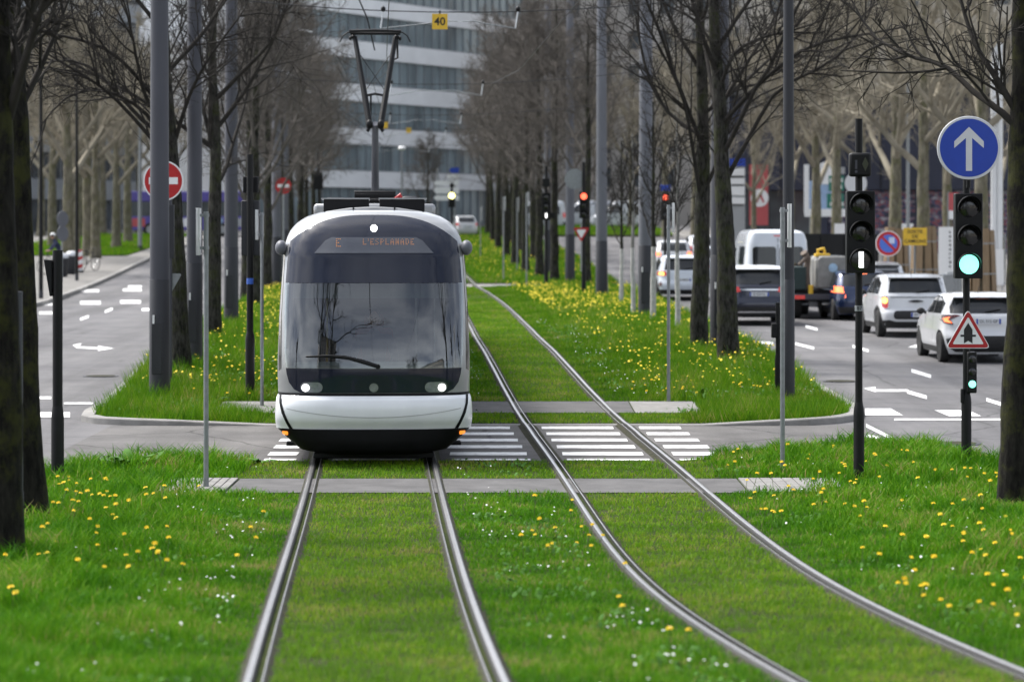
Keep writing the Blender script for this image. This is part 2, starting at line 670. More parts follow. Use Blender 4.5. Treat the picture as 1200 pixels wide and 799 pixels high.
NI_L = lin([5, 33.3, 34.5, 35.2, 35.6, 35.64, 36.5, 37.5], [-5.75, -5.75, -5.35, -4.3, -2.9, 2.1, 3.1, 4.5])
NI_R = lin([5, 35.4, 36.5, 37.2, 37.5], [5.95, 5.95, 5.8, 5.4, 4.8])
NY = [9, 12, 14, 15, 16, 17, 18, 19, 20, 21, 22, 24, 26, 28, 30, 32, 33.3, 34, 34.5, 35.2, 35.58]
o = strip('near_island', NY, NI_L, NI_R, island_z, M['soil'], 10, .0, None, lambda Y: -.05)
struct(o)
o = strip('near_island_tip', [35.64, 36, 36.5, 37, 37.5], NI_L, NI_R, island_z, M['soil'], 4, .0, None, lambda Y: -.05)
struct(o)
FM_L = lin([42.1, 42.4, 42.9, 44, 46, 57, 76, 95, 113], [-5.6, -6.05, -6.3, -6.42, -6.45, -7.25, -8.2, -8.9, -9.7])
FM_R = lin([42.1, 42.5, 43.2, 44.5, 60, 75, 107, 113], [4.3, 4.75, 5.1, 5.3, 5.35, 5.0, 4.7, 4.6])
FY = [42.1, 42.4, 42.9, 43.4, 44, 45, 46, 48, 52, 57, 62, 68, 76, 86, 95, 104, 110, 112.6]
o = strip('median', FY, FM_L, FM_R, island_z, M['soil'], 10, .0, None, lambda Y: road_z(Y) - .05)
struct(o)
F2_L = lin([116.5, 150, 200, 240], [-10, -11, -13, -14])
F2_R = lin([116.5, 117.5, 150, 180, 215, 240], [4.0, 4.4, 3.6, 2.6, .6, -.5])
F2Y = [116.5, 117.5, 121, 126, 132, 140, 150, 162, 176, 190, 205, 222, 240]
o = strip('far_median', F2Y, F2_L, F2_R, island_z, M['soil'], 6, .02, None, lambda Y: road_z(Y) - .05)
struct(o)


def kerb(name, pts, wid, h0, h1, zf):
    hc = h1
    hf = h1 if callable(h1) else (lambda x, y: hc)
    """stone kerb along a polyline of (x, Y); outside is to the left of the walk"""
    mb = MB()
    n = len(pts)
    rows = []
    for i, (x, y) in enumerate(pts):
        a = Vector(pts[max(i - 1, 0)])
        b = Vector(pts[min(i + 1, n - 1)])
        t = (b - a).normalized()
        nn = Vector((-t.y, t.x))
        z = zf(y)
        h1 = hf(x, y)
        p = Vector((x, y))
        q = p + nn * wid
        rows.append([(q.x, q.y, z - .04), (q.x, q.y, z + h1 - .015), (q.x - nn.x * .015, q.y - nn.y * .015, z + h1), (p.x, p.y, z + h1), (p.x, p.y, z - .04)])
    V = [v for r_ in rows for v in r_]
    Fc = []
    for i in range(n - 1):
        for k in range(4):
            Fc.append((i * 5 + k, i * 5 + k + 1, (i + 1) * 5 + k + 1, (i + 1) * 5 + k))
    mb.add(V, Fc)
    return struct(mb.build(name, M['kerb'], None, 30))


med = [(FM_L(Y), Y) for Y in FY[::-1]] + [(-5, 42.04), (-3.6, 42.01), (-2, 42.0), (0, 42.0), (2.8, 42.0), (3.7, 42.03)] + [(FM_R(Y), Y) for Y in FY]
# walked so that the outside lies on the right: reverse it
kerb('kerb', med[::-1], .2, 0, lambda x, y: .10 if y > 42.3 else float(np.interp(x, [-5.4, -3.6, 2.8, 4.2], [.10, .022, .022, .10])), road_z)

# left pavement beyond the carriageway
LP_R = lin([30, 96, 124, 147, 200, 260], [-13.5, -15.9, -17.5, -18.9, -21.5, -24])
LY = [30, 45, 60, 80, 96, 108, 115, 124, 135, 147, 160, 180, 200, 230, 260]
o = strip('pavement', LY, lambda Y: -70, LP_R, lambda Y: road_z(Y) + .13, M['pave'], 6, 0, None, lambda Y: road_z(Y) - .05)
struct(o)
kerb('kerb_stones', [(LP_R(Y), Y) for Y in LY][::-1], .2, 0, .14, road_z)
# right pavement
RP_L = lin([30, 60, 90, 115, 140, 170, 220], [13.6, 13.6, 13.6, 13.8, 13.2, 13, 12])
RY = [30, 45, 60, 75, 90, 100, 115, 128, 140, 155, 170, 190, 220]
o = strip('right_pavement', RY, RP_L, lambda Y: 70, lambda Y: road_z(Y) + .13, M['pave'], 6, 0, None, lambda Y: road_z(Y) - .05)
struct(o)
kerb('right_kerb', [(RP_L(Y), Y) for Y in RY], .2, 0, .14, road_z)
# far lawns
struct(strip('far_lawn', [203, 215, 228, 245], lambda Y: 1.5 + (245 - Y) * .02, lambda Y: 11.5, lambda Y: road_z(Y) + .13, M['soil'], 4, 0, None, lambda Y: road_z(Y) - .05))
struct(strip('left_lawn', [150, 158, 170, 185, 200], lambda Y: LP_R(Y) - 9, lambda Y: LP_R(Y) - 1.3, lambda Y: road_z(Y) + .17, M['soil'], 4, 0, None, lambda Y: road_z(Y) - .05))

# footpaths across the islands
ptop = lambda dz: (lambda Y: island_z(Y) + dz)
mb = MB()
o = strip('footpath', [31.25, 32, 33.0], lambda Y: -3.15, lambda Y: 2.6, ptop(.012), M['path'], 6)
struct(o)
TC = lambda Y: 1.24 - .047 * (Y - 35.4)
for nm, a, b in (('tactile_slab', 2.62, 3.75), ('tactile_slab', -4.05, -3.17)):
    mb = MB()
    n = 9
    for i in range(n):
        x0 = a + (b - a) * i / n + .006
        x1 = a + (b - a) * (i + 1) / n - .006
        for (y0, y1) in ((31.27, 31.85), (31.86, 32.42), (32.43, 33.0)):
            zz = island_z(y0)
            mb.box(x0, x1, y0, y1, zz - .02, zz + .022)
    struct(mb.build(nm, M['slab'], None, 30, bevel=.004))
o = strip('far_footpath', [44.15, 45, 46.6], lambda Y: -3.6, lambda Y: 1.9, ptop(.012), M['path'], 6)
struct(o)
struct(strip('far_footpath_slab', [44.15, 45, 46.6], lambda Y: 1.92, lambda Y: 3.0, ptop(.012), M['slab'], 3))
struct(strip('far_footpath_slab', [44.15, 45, 46.6], lambda Y: -4.8, lambda Y: -3.62, ptop(.012), M['slab'], 3))
struct(strip('crossing_path', [112.9, 114.5, 116.2], lambda Y: -6, lambda Y: 1.2, lambda Y: road_z(Y), M['slab'], 6, .02))

# ------------------------------------------------------------ tram tracks
HEAD = -.047
YT = [10 + .5 * i for i in range(70)] + [45, 46, 47, 48.5, 50, 51.5, 53, 54.5, 56, 57.5, 59, 60.5, 62, 63.5, 65, 66.5, 68, 69.5, 71, 73, 75, 77.5, 80, 82.5, 85, 90, 95, 100, 105, 110, 115, 120, 126, 132, 140, 150, 165, 180, 200, 220]


def bendtail(Y):
    # beyond 60 m the tracks swing gently to the right
    return 0 if Y < 58 else .00042 * (Y - 58) ** 2 if Y < 120 else .00042 * 62 ** 2 + .052 * (Y - 120)


rt_c = lin([10, 14, 17, 19.5, 21.9, 25.5, 30.9, 35.3, 41.2, 44.8, 54.9, 60.5, 65.8, 76.2, 87.8, 98, 101, 112.8, 123, 150, 220],
           [3.2, 2.66, 2.28, 1.99, 1.765, 1.60, 1.425, 1.24, .955, .795, .365, .11, -.12, -.48, -.85, -1.23, -1.39, -2.1, -2.67, -4.2, -8.2])
lt_c = lambda Y: (-1.70 + HEAD * (Y - 35) + (0 if Y > 24 else .0007 * (24 - Y) ** 2)) if Y < 60 else rt_c(Y) - 2.97


def smooth_c(f):
    ys = np.array(YT, float)
    v = np.array([f(y) for y in ys])
    # even grid first, so that smoothing treats near and far alike
    g = np.arange(ys[0], ys[-1] + .01, .5)
    q = np.interp(g, ys, v)
    for _ in range(26):
        q[1:-1] = .25 * q[:-2] + .5 * q[1:-1] + .25 * q[2:]
    v = np.interp(ys, g, q)
    return lambda Y: float(np.interp(Y, ys, v))


lt_s, rt_s = smooth_c(lt_c), smooth_c(rt_c)


def track_z(Y):
    if Y < 42:
        return island_z(Y) + .02
    return road_z(Y) + float(np.interp(Y, [42, 45, 50, 60, 80, 105, 113, 117, 400], [.03, .045, .11, .215, .195, .115, .035, .035, .12]))


def rail_profile(f, side, parent):
    """grooved street rail: polished head, dark groove, thin polished lip, dirty edge either side"""
    mb = MB()
    s = side
    # offsets measured from the gauge face outwards (head) / inwards (groove, lip)
    prof = [(-.140, -.03, 2), (-.072, .0, 2), (-.069, .006, 1), (-.062, .010, 0), (-.053, .008, 0), (-.050, -.02, 1), (-.010, -.022, 1), (-.004, .008, 1), (.006, .016, 0), (.044, .018, 0), (.056, .012, 1), (.062, .0, 2), (.13, -.03, 2)]
    V, Fc, mi = [], [], []
    n = len(prof)
    for Y in YT:
        xc = f(Y)
        z = track_z(Y)
        for u, h, _ in prof:
            V.append((xc + s * (.7175 + u), Y, z + h))
    for j in range(len(YT) - 1):
        for i in range(n - 1):
            q = (j * n + i, j * n + i + 1, (j + 1) * n + i + 1, (j + 1) * n + i)
            Fc.append(q if s > 0 else q[::-1])
            a, b = prof[i][2], prof[i + 1][2]
            mi.append(a if a == b else (1 if 1 in (a, b) else (2 if 2 in (a, b) else 0)))
    mb.add(V, Fc)
    mb.m = mi
    return mb.build('rail', [M['rail_steel'], M['rail_dark'], M['ballast']], parent, 50, fixn=False)


for nm, f, lab in (('tram_track', lt_s, 'left tram track set in mown grass, the one the white tram runs on'),
                   ('tram_track', rt_s, 'right tram track curving empty through the mown grass beside the tram')):
    t = thing(nm, lab, 'tram track')
    rail_profile(f, -1, t)
    rail_profile(f, 1, t)

# ------------------------------------------------------------ painted markings
def marks(name, polys, zf=road_z, dz=.008):
    mb = MB()
    for p in polys:
        V = []
        for (x, y) in p:
            X, Y, z = gpt(x, y, zf)
            V.append((X, Y, z + dz))
        mb.add(V, [tuple(range(len(V)))])
    o = mb.build(name, M['paint'], None, 0)
    return struct(o)


mb = MB()
for Yc in (41.35, 40.18, 39.02, 37.86, 36.72, 35.82):
    h = .25 if Yc > 36 else .12
    l, r = lt_s(Yc), rt_s(Yc)
    for a, b in ((-3.12 + (Yc - 35.8) * -.02, l - .98), (l - .52, l + .52), (l + .98, r - .98), (r - .52, r + .52), (r + .90, r + 1.5)):
        zz = .011
        mb.add([(a, Yc - h, zz), (b, Yc - h, zz), (b, Yc + h, zz), (a, Yc + h, zz)], [(0, 1, 2, 3)])
struct(mb.build('zebra_crossing', M['paint'], None, 0))


def bar(x0, x1, y, t):
    return [(x0, y - t / 2), (x0, y + t / 2), (x1, y + t / 2), (x1, y - t / 2)]


def slant(x0, y0, x1, y1, t):
    return [(x0, y0 - t / 2), (x0, y0 + t / 2), (x1, y1 + t / 2), (x1, y1 - t / 2)]


marks('lane_markings', [
    [(85, 404.5), (96, 402.5), (92, 406.2), (116, 407.5), (116, 409.5), (90, 408.3)], [(115, 405.5), (134, 408.5), (115, 411.5)],
    bar(94, 116, 341, 3), bar(144, 166, 340, 3), bar(94, 118, 355, 4), bar(141, 165, 354, 4), bar(46, 62, 356, 4), bar(46, 62, 367, 3),
    slant(123, 365.5, 132, 362, 3), slant(94, 374.5, 104, 371, 3), bar(166, 184, 363, 3), bar(150, 166, 336, 2.4),
    bar(75, 109, 473, 2), bar(40, 60, 466.5, 3), bar(36, 82, 486.5, 6),
    slant(46, 352, 100, 335, 3)])
marks('right_lane_markings', [
    slant(944, 382.5, 958, 386.5, 3), slant(890, 401.5, 906, 402.5, 3), slant(932, 403, 954, 408.5, 3), slant(999, 406, 1018, 411.5, 3),
    [(1064, 407), (1078, 403), (1078, 408)], slant(1068, 434.5, 1091, 441.5, 4), [(1012, 455.5), (1026, 453.5), (1026, 460)],
    bar(1026, 1064, 458, 2.6), slant(1063, 459.3, 1086, 466, 4), slant(1156, 468.5, 1181, 476.5, 4),
    [(1014, 479), (1014, 487), (1058, 487), (1044, 479)], [(1095, 481), (1112, 488), (1150, 488), (1135, 481)],
    bar(1048, 1195, 492, 2.2), slant(1015, 499, 1046, 514.5, 4), slant(1015, 510.5, 1030, 513.5, 3)])
# ------------------------------------------------------------ bare trees
def nrm(a):
    return a / np.maximum(np.linalg.norm(a, axis=-1, keepdims=True), 1e-9)


def grow(st, d, ln, n, jit, trop, bend=None):
    """N limbs of n steps each -> (N,n+1,3)"""
    st = np.asarray(st, float)
    d = nrm(np.asarray(d, float))
    P = [st]
    for i in range(n):
        P.append(P[-1] + d * (np.asarray(ln) / n)[:, None])
        d = d + rng.normal(0, jit, d.shape)
        d[:, 2] += trop
        d = nrm(d)
    return np.stack(P, 1)


def tubes(P, r0, r1, sides):
    N, n, _ = P.shape
    T = np.empty_like(P)
    T[:, 1:-1] = P[:, 2:] - P[:, :-2]
    T[:, 0] = P[:, 1] - P[:, 0]
    T[:, -1] = P[:, -1] - P[:, -2]
    T = nrm(T)
    ref = nrm(np.array([.31, .52, .17]))
    U = nrm(np.cross(T, ref))
    W = np.cross(T, U)
    k = np.arange(n) / (n - 1)
    rr = np.asarray(r0)[:, None] * (1 - k) + np.asarray(r1)[:, None] * k
    a = 2 * PI * np.arange(sides) / sides
    V = P[:, :, None, :] + rr[:, :, None, None] * (U[:, :, None, :] * np.cos(a)[None, None, :, None] + W[:, :, None, :] * np.sin(a)[None, None, :, None])
    V = V.reshape(-1, 3)
    i = np.arange(n - 1)[:, None] * sides
    q = np.arange(sides)[None, :]
    q2 = (q + 1) % sides
    base = np.stack([i + q, i + q2, i + sides + q2, i + sides + q], -1).reshape(-1, 4)
    Fq = (base[None] + (np.arange(N) * n * sides)[:, None, None]).reshape(-1, 4)
    return V, Fq


def spawn(P, per, a, b, ang, angj, ln, lnj, n, jit, trop, up=0.0):
    """children along parents P; ln may be an array by parent"""
    N, m, _ = P.shape
    idx = np.repeat(np.arange(N), per)
    t = rng.uniform(a, b, len(idx)) * (m - 1)
    i0 = np.minimum(t.astype(int), m - 2)
    fr = (t - i0)[:, None]
    st = P[idx, i0] * (1 - fr) + P[idx, i0 + 1] * fr
    tg = nrm(P[idx, i0 + 1] - P[idx, i0])
    rv = rng.normal(0, 1, tg.shape)
    pv = nrm(rv - tg * (rv * tg).sum(-1, keepdims=True))
    pv[:, 2] += up
    pv = nrm(pv)
    an = np.radians(rng.normal(ang, angj, len(idx)))[:, None]
    d = tg * np.cos(an) + pv * np.sin(an)
    L_ = (np.asarray(ln)[idx] if hasattr(ln, '__len__') else np.full(len(idx), ln)) * rng.uniform(1 - lnj, 1 + lnj, len(idx)) * (1.15 - .5 * (t / (m - 1)))
    return grow(st, d, L_, n, jit, trop), idx


def tree_proto(name, label, H=11.0, r=.17, fork=3.0, nl=8, l_len=4.2, ang=48, n2=9, n3=7, n4=6, tw=.0062, bark='bark', twig='twig',
               lean=(0, 0), custom=None, young=False, trop=.05, flare=1.25, lower=None, kseg=10, l_rad=.34, up=.35, droop=-.01, top=None):
    t = thing(name, label, 'tree')
    # trunk
    n = 16
    hs = np.linspace(0, H * .92, n + 1)
    px = np.cumsum(rng.normal(0, .018, n + 1)) * (1 if not young else .5)
    py = np.cumsum(rng.normal(0, .018, n + 1)) * (1 if not young else .5)
    pts = [(lean[0] * h + px[i] - px[0], lean[1] * h + py[i] - py[0], h - (.1 if i == 0 else 0)) for i, h in enumerate(hs)]
    rad = []
    for h in hs:
        k = h / H
        rr = r * (1 - k) ** .8 * (.93 if h > fork else 1) + .012
        if h < .5:
            rr *= 1 + (flare - 1) * (1 - h / .5) ** 2
        rad.append(rr)
    # finer rings low down so the bark outline is not straight
    fine, fr = [], []
    for i in range(n):
        for s_ in (0, .25, .5, .75):
            fine.append(Vector(pts[i]).lerp(Vector(pts[i + 1]), s_))
            fr.append((rad[i] * (1 - s_) + rad[i + 1] * s_) * (1 + rng.normal(0, .02)))
    fine.append(Vector(pts[-1]))
    fr.append(rad[-1])
    mb = MB()
    mb.tube(fine, fr, 12)
    mb.build('trunk', M[bark], t, 60)
    if lower:
        m2 = MB()
        kk = [i for i in range(len(fine)) if fine[i].z <= lower]
        m2.tube([fine[i] for i in kk], [fr[i] * 1.04 + .002 for i in kk], 12)
        m2.build('painted_band', M['lime'], t, 60)
    TP = np.array(fine)[None]
    # limbs
    L1 = []
    if nl:
        th = rng.uniform(0, 2 * PI)
        hh = np.linspace(fork, H * .8, nl) + rng.normal(0, .15, nl)
        st = np.array([[np.interp(h, hs, [p[0] for p in pts]), np.interp(h, hs, [p[1] for p in pts]), h] for h in hh])
        az = th + np.arange(nl) * 2.4 + rng.normal(0, .25, nl)
        an = np.radians(ang + rng.normal(0, 8, nl) - np.linspace(-6, 18, nl))
        d = np.stack([np.sin(an) * np.cos(az), np.sin(an) * np.sin(az), np.cos(an)], -1)
        ln = l_len * (1.15 - .6 * np.linspace(0, 1, nl)) * rng.uniform(.85, 1.15, nl)
        L1.append(grow(st, d, ln, kseg, .07, trop))
    if custom:
        for c in custom:
            c = np.array(c, float)
            # resample to kseg steps
            s_ = np.concatenate([[0], np.cumsum(np.linalg.norm(np.diff(c, axis=0), axis=1))])
            u = np.linspace(0, s_[-1], kseg + 1)
            q = np.stack([np.interp(u, s_, c[:, k]) for k in range(3)], -1)
            q[1:-1] = .25 * q[:-2] + .5 * q[1:-1] + .25 * q[2:]
            L1.append(q[None])
    P1 = np.concatenate(L1, 0)
    N1 = len(P1)
    len1 = np.linalg.norm(np.diff(P1, axis=1), axis=2).sum(1)
    P2, i2 = spawn(P1, n2, .12, 1.0, 46, 13, len1 * .42, .35, 6, .11, .03, up)
    len2 = np.linalg.norm(np.diff(P2, axis=1), axis=2).sum(1)
    P3, i3 = spawn(P2, n3, .1, 1.0, 45, 14, len2 * .5, .4, 5, .13, droop, .1)
    len3 = np.linalg.norm(np.diff(P3, axis=1), axis=2).sum(1)
    Vs, Fs, off = [], [], 0
    r1 = r * l_rad * (.75 + .25 * len1 / len1.max())
    sets = [(P1, r1, r1 * .22 + .003, 7), (P2, r1[i2] * .42, np.full(len(P2), tw * 1.1), 5), (P3, np.maximum(r1[i2][i3] * .14, tw * 1.25), np.full(len(P3), tw * .75), 3)]
    if n4:
        P4, i4 = spawn(P3, n4, .1, 1.0, 42, 15, np.clip(len3 * .55, .15, 1), .4, 3, .16, droop, 0)
        sets.append((P4, np.full(len(P4), tw * .95), np.full(len(P4), tw * .5), 3))
    # leader twigs from the trunk itself
    P5, _ = spawn(TP, 14 if not young else 26, (fork / H) * 1.0 if not young else .45, 1.0, 55, 12, .9 if not young else .8, .4, 5, .1, .05, .3)
    sets.append((P5, np.full(len(P5), tw * 1.5), np.full(len(P5), tw * .7), 3))
    P6, _ = spawn(P5, 5, .2, 1, 40, 10, .4, .4, 3, .12, .02, 0)
    sets.append((P6, np.full(len(P6), tw), np.full(len(P6), tw * .5), 3))
    for (P, a, b, s_) in sets:
        V, Fq = tubes(P, a, b, s_)
        Vs.append(V)
        Fs.append(Fq + off)
        off += len(V)
    np_mesh('crown', np.concatenate(Vs), [np.concatenate(Fs)], M[twig] if twig else M[bark], t, smooth=180)
    return t


def tree_at(o, x, y, zf=island_z, rz=None, sc=1.0, label=None, group=None, Y=None, first=False):
    if Y is None:
        X, Y, z = gpt(x, y, zf)
    else:
        X, z = WX(x, Y), zf(Y)
    rz = random.uniform(0, 2 * PI) if rz is None else rz
    if first:
        o.location = (X, Y, z)
        o.rotation_euler = (0, 0, rz)
        o.scale = (sc,) * 3
        if label:
            o['label'] = label
        if group:
            o['group'] = group
        return o
    return dup(o, (X, Y, z), rz, label, group, sc)


pave_z = lambda Y: road_z(Y) + .13


def px3(D, pts, base):
    """picture points at depth D, relative to the foot at base=(x,y), as local x,y,z; third number is extra depth"""
    bx, bz = WX(base[0], D), WZ(base[1], D)
    return [(WX(p[0], D) - bx, (p[2] if len(p) > 2 else 0), WZ(p[1], D) - bz) for p in pts]


# --- the two dark trunks at the left edge
D = depth_at(660, island_z)
t = tree_proto('bare_tree', 'nearest dark mossy trunk at the far left, half cut off by the frame', H=11, r=.175, fork=4.6, nl=5, n3=5, n4=3, bark='bark_near', lean=(-.012, 0),
               custom=[px3(D, [(10, 90), (30, 30, .2), (52, -40, .3), (70, -120, .5)], (4, 660)), px3(D, [(14, 140), (45, 60, -.3), (85, -40, -.6)], (4, 660))])
tree_at(t, -1, 660, rz=0, first=True)
D = depth_at(612, island_z)
t = tree_proto('bare_tree', 'dark mossy trunk standing just behind the trunk at the left edge', H=11, r=.148, fork=4.8, nl=5, n3=5, n4=3, bark='bark_near', lean=(-.036, 0), flare=1.12,
               custom=[px3(D, [(24, 130), (40, 90, .2), (58, 45, .3), (75, -10, .5)], (42, 612)), px3(D, [(22, 95), (28, 40, -.3), (40, -40, -.6)], (42, 612))])
tree_at(t, 40, 612, rz=0, first=True)
# --- thick trunk at the right edge
D = depth_at(592, island_z)
t = tree_proto('bare_tree', 'thick dark mossy trunk at the right edge beside the blue arrow sign', H=11, r=.20, fork=5.4, nl=4, n3=5, n4=4, l_rad=.24, bark='bark_near', lean=(.0, 0), flare=1.15,
               custom=[px3(D, [(1194, 135), (1180, 112), (1165, 85), (1150, 60, .2), (1140, 20, .4), (1128, -40, .6)], (1195, 592)),
                       px3(D, [(1194, 150), (1180, 138), (1168, 122), (1150, 112, .3), (1120, 70, .6), (1080, 62, 1), (1040, 30, 1.4)], (1195, 592))])
tree_at(t, 1194, 592, rz=0, first=True)
# --- pair right of the tram
D = depth_at(410, island_z)
pr = tree_proto('bare_tree', 'left slimmer upright trunk of the forked pair right of the tram', H=12, r=.188, fork=4.4, nl=8, n3=6, n4=4, l_rad=.26, ang=42, flare=1.1, trop=.07, lean=(-.004, 0),
                custom=[px3(D, [(820, 158), (795, 145, .3), (768, 110, .8), (750, 40, 1.2), (752, -60, 1.5)], (820, 410)),
                        px3(D, [(822, 230), (835, 205, -.2), (842, 180, -.3), (860, 120, -.5), (880, 30, -.6)], (820, 410)),
                        px3(D, [(822, 240), (800, 120, -.8), (770, 60, -1.4), (740, 20, -1.8)], (820, 410))])
tree_at(pr, 820, 410, rz=0, first=True)
D = depth_at(424, island_z)
t = tree_proto('bare_tree', 'leaning right trunk of the forked pair, with a long arched limb towards the road', H=12, r=.205, fork=3.9, nl=8, n3=6, n4=4, l_rad=.26, ang=42, flare=1.15, trop=.06, lean=(-.055, 0),
               custom=[px3(D, [(846, 222), (858, 195), (880, 160), (897, 125), (906, 102), (920, 94), (960, 85), (985, 66), (1010, 38), (1030, -10)], (854, 424)),
                       px3(D, [(842, 130), (865, 90, .3), (900, 40, .6), (930, -20, 1)], (854, 424)),
                       px3(D, [(842, 150), (880, 105, -.6), (940, 55, -1.2), (1010, 46, -1.6), (1060, 36, -2)], (854, 424)),
                       px3(D, [(841, 110), (858, 60, -.3), (905, 40, -.6), (960, 42, -.8)], (854, 424))])
tree_at(t, 854, 424, rz=0, first=True)
# --- left trees by the big grey poles
D = depth_at(436, island_z)
t = tree_proto('bare_tree', 'speckled bare tree leaning out behind the no entry sign, limbs spread over the left road', H=11, r=.19, fork=3.8, nl=7, l_rad=.27, n3=7, n4=4, flare=1.1, trop=.04, lean=(-.055, 0),
               custom=[px3(D, [(203, 165), (185, 158), (165, 140), (140, 112), (100, 70), (60, 70), (20, 85)], (213, 436)),
                       px3(D, [(204, 190), (175, 130, -.4), (130, 105, -.8), (90, 110, -1), (60, 150, -1.2)], (213, 436)),
                       px3(D, [(202, 150), (190, 120, -.5), (140, 60, -1.2), (70, 45, -1.8), (10, 30, -2.2)], (213, 436)),
                       px3(D, [(205, 165), (225, 110, -.4), (250, 70, -.8), (290, 20, -1)], (213, 436)),
                       px3(D, [(204, 200), (190, 170, -.8), (140, 110, -1.5), (60, 60, -2.5)], (213, 436))])
tree_at(t, 213, 436, rz=0, first=True)
D = depth_at(397, island_z)
bs = tree_proto('bare_tree', 'bare tree forking upward between the second and third grey poles left of the tram', H=11.5, r=.18, fork=3.6, nl=7, n3=6, n4=4, flare=1.1, lean=(-.012, 0),
                custom=[px3(D, [(245, 165), (262, 138), (280, 120), (300, 85), (325, 40), (340, -20)], (250, 397)),
                        px3(D, [(246, 160), (236, 120), (222, 80, .3), (205, 20, .5)], (250, 397)),
                        px3(D, [(246, 170), (248, 100, -.3), (250, 40, -.4), (270, -30, -.5)], (250, 397))])
tree_at(bs, 250, 397, rz=0, first=True)

# --- prototypes for the rows
mid = tree_proto('bare_tree', 'bare street tree', H=11.5, r=.17, fork=3.2, nl=11, l_len=4.0, ang=38, n2=10, n3=8, n4=5, tw=.0075, trop=.075, twig='twig_hazed')
mid2 = tree_proto('bare_tree', 'bare street tree', H=12.5, r=.18, fork=2.8, nl=12, l_len=4.4, ang=34, n2=10, n3=8, n4=5, tw=.0075, trop=.09, twig='twig_hazed')
plane = tree_proto('plane_tree', 'pollarded plane tree', H=12, r=.29, fork=3.9, nl=10, l_len=5.2, ang=46, n2=9, n3=7, n4=5, tw=.009, bark='bark_pale', twig='twig_pale', trop=.07, l_rad=.5)
plane2 = tree_proto('plane_tree', 'pollarded plane tree', H=13, r=.27, fork=4.5, nl=10, l_len=5.4, ang=40, n2=9, n3=7, n4=5, tw=.009, bark='bark_pale', twig='twig_pale', trop=.08, l_rad=.52)
sap = tree_proto('young_tree', 'young tree', H=5.6, r=.055, fork=2.3, nl=9, l_len=1.25, ang=32, n2=6, n3=4, n4=0, tw=.006, bark='bark_young', lower=2.0, young=True, l_rad=.36, flare=1.05)
sap2 = tree_proto('young_tree', 'young tree', H=6.0, r=.06, fork=2.2, nl=10, l_len=1.4, ang=34, n2=6, n3=4, n4=0, tw=.006, bark='bark', lower=1.9, young=True, l_rad=.36, flare=1.05)

used = set()


def put(o, x, y, label, zf=island_z, sc=1.0, Y=None, group=None, rz=None):
    f = o.name not in used
    used.add(o.name)
    return tree_at(o, x, y, zf, rz, sc, label, group, Y, first=f)


# saplings with whitewashed stems along the right edge of the median
for (x, y, p, lab) in ((794, 388, sap, 'slim young tree with a whitewashed stem between the thin grey post and the forked pair'),
                       (765, 378, sap2, 'young tree with a pale leaning stem hard against a grey pole'),
                       (742, 371, sap, 'young whitewashed tree left of the leaning pale stem'),
                       (728, 358, sap2, 'young whitewashed tree midway between two grey poles on the median'),
                       (711, 348, sap, 'young tree whose pale stem shows just right of a grey pole')):
    put(p, x, y, lab, sc=random.uniform(.92, 1.06))
GR = 'bare trees in the right row of the median'
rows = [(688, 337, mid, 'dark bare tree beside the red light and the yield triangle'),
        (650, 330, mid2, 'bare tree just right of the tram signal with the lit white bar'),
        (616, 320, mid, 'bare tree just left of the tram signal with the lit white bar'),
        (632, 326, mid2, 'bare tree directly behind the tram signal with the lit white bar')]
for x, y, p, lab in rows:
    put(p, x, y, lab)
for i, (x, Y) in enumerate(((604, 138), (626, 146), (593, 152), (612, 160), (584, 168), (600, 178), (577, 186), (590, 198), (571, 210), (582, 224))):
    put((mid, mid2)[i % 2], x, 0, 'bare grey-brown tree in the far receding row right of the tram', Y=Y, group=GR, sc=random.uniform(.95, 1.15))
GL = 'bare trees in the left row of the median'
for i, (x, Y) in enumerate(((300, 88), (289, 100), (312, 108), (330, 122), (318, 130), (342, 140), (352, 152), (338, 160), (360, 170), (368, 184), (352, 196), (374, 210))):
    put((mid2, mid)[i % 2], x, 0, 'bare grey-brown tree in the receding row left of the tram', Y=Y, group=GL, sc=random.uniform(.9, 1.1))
# planes on the left pavement
for x, Y, p, lab in ((79, 128, plane, 'plane tree on the left pavement behind the standing cyclist'),
                     (88, 142, plane2, 'slender plane tree right behind the cyclist tree on the left pavement'),
                     (103, 150, plane, 'pale plane trunk just right of the striped barrier on the left pavement'),
                     (112, 146, plane2, 'pale plane trunk beside the parked bicycle wheel on the left pavement'),
                     (136, 162, plane, 'plane tree at the grass patch on the left pavement'),
                     (150, 176, plane2, 'pale forked plane tree behind the grass patch at the left')):
    put(p, x, 0, lab, zf=pave_z, Y=Y, sc=random.uniform(.92, 1.05))
for i, (x, Y) in enumerate(((62, 165), (92, 190), (120, 205), (163, 215), (180, 230), (48, 200))):
    put((plane, plane2)[i % 2], x, 0, 'pale bare plane tree far behind on the left pavement among others alike', zf=pave_z, Y=Y, group='plane trees far on the left pavement')
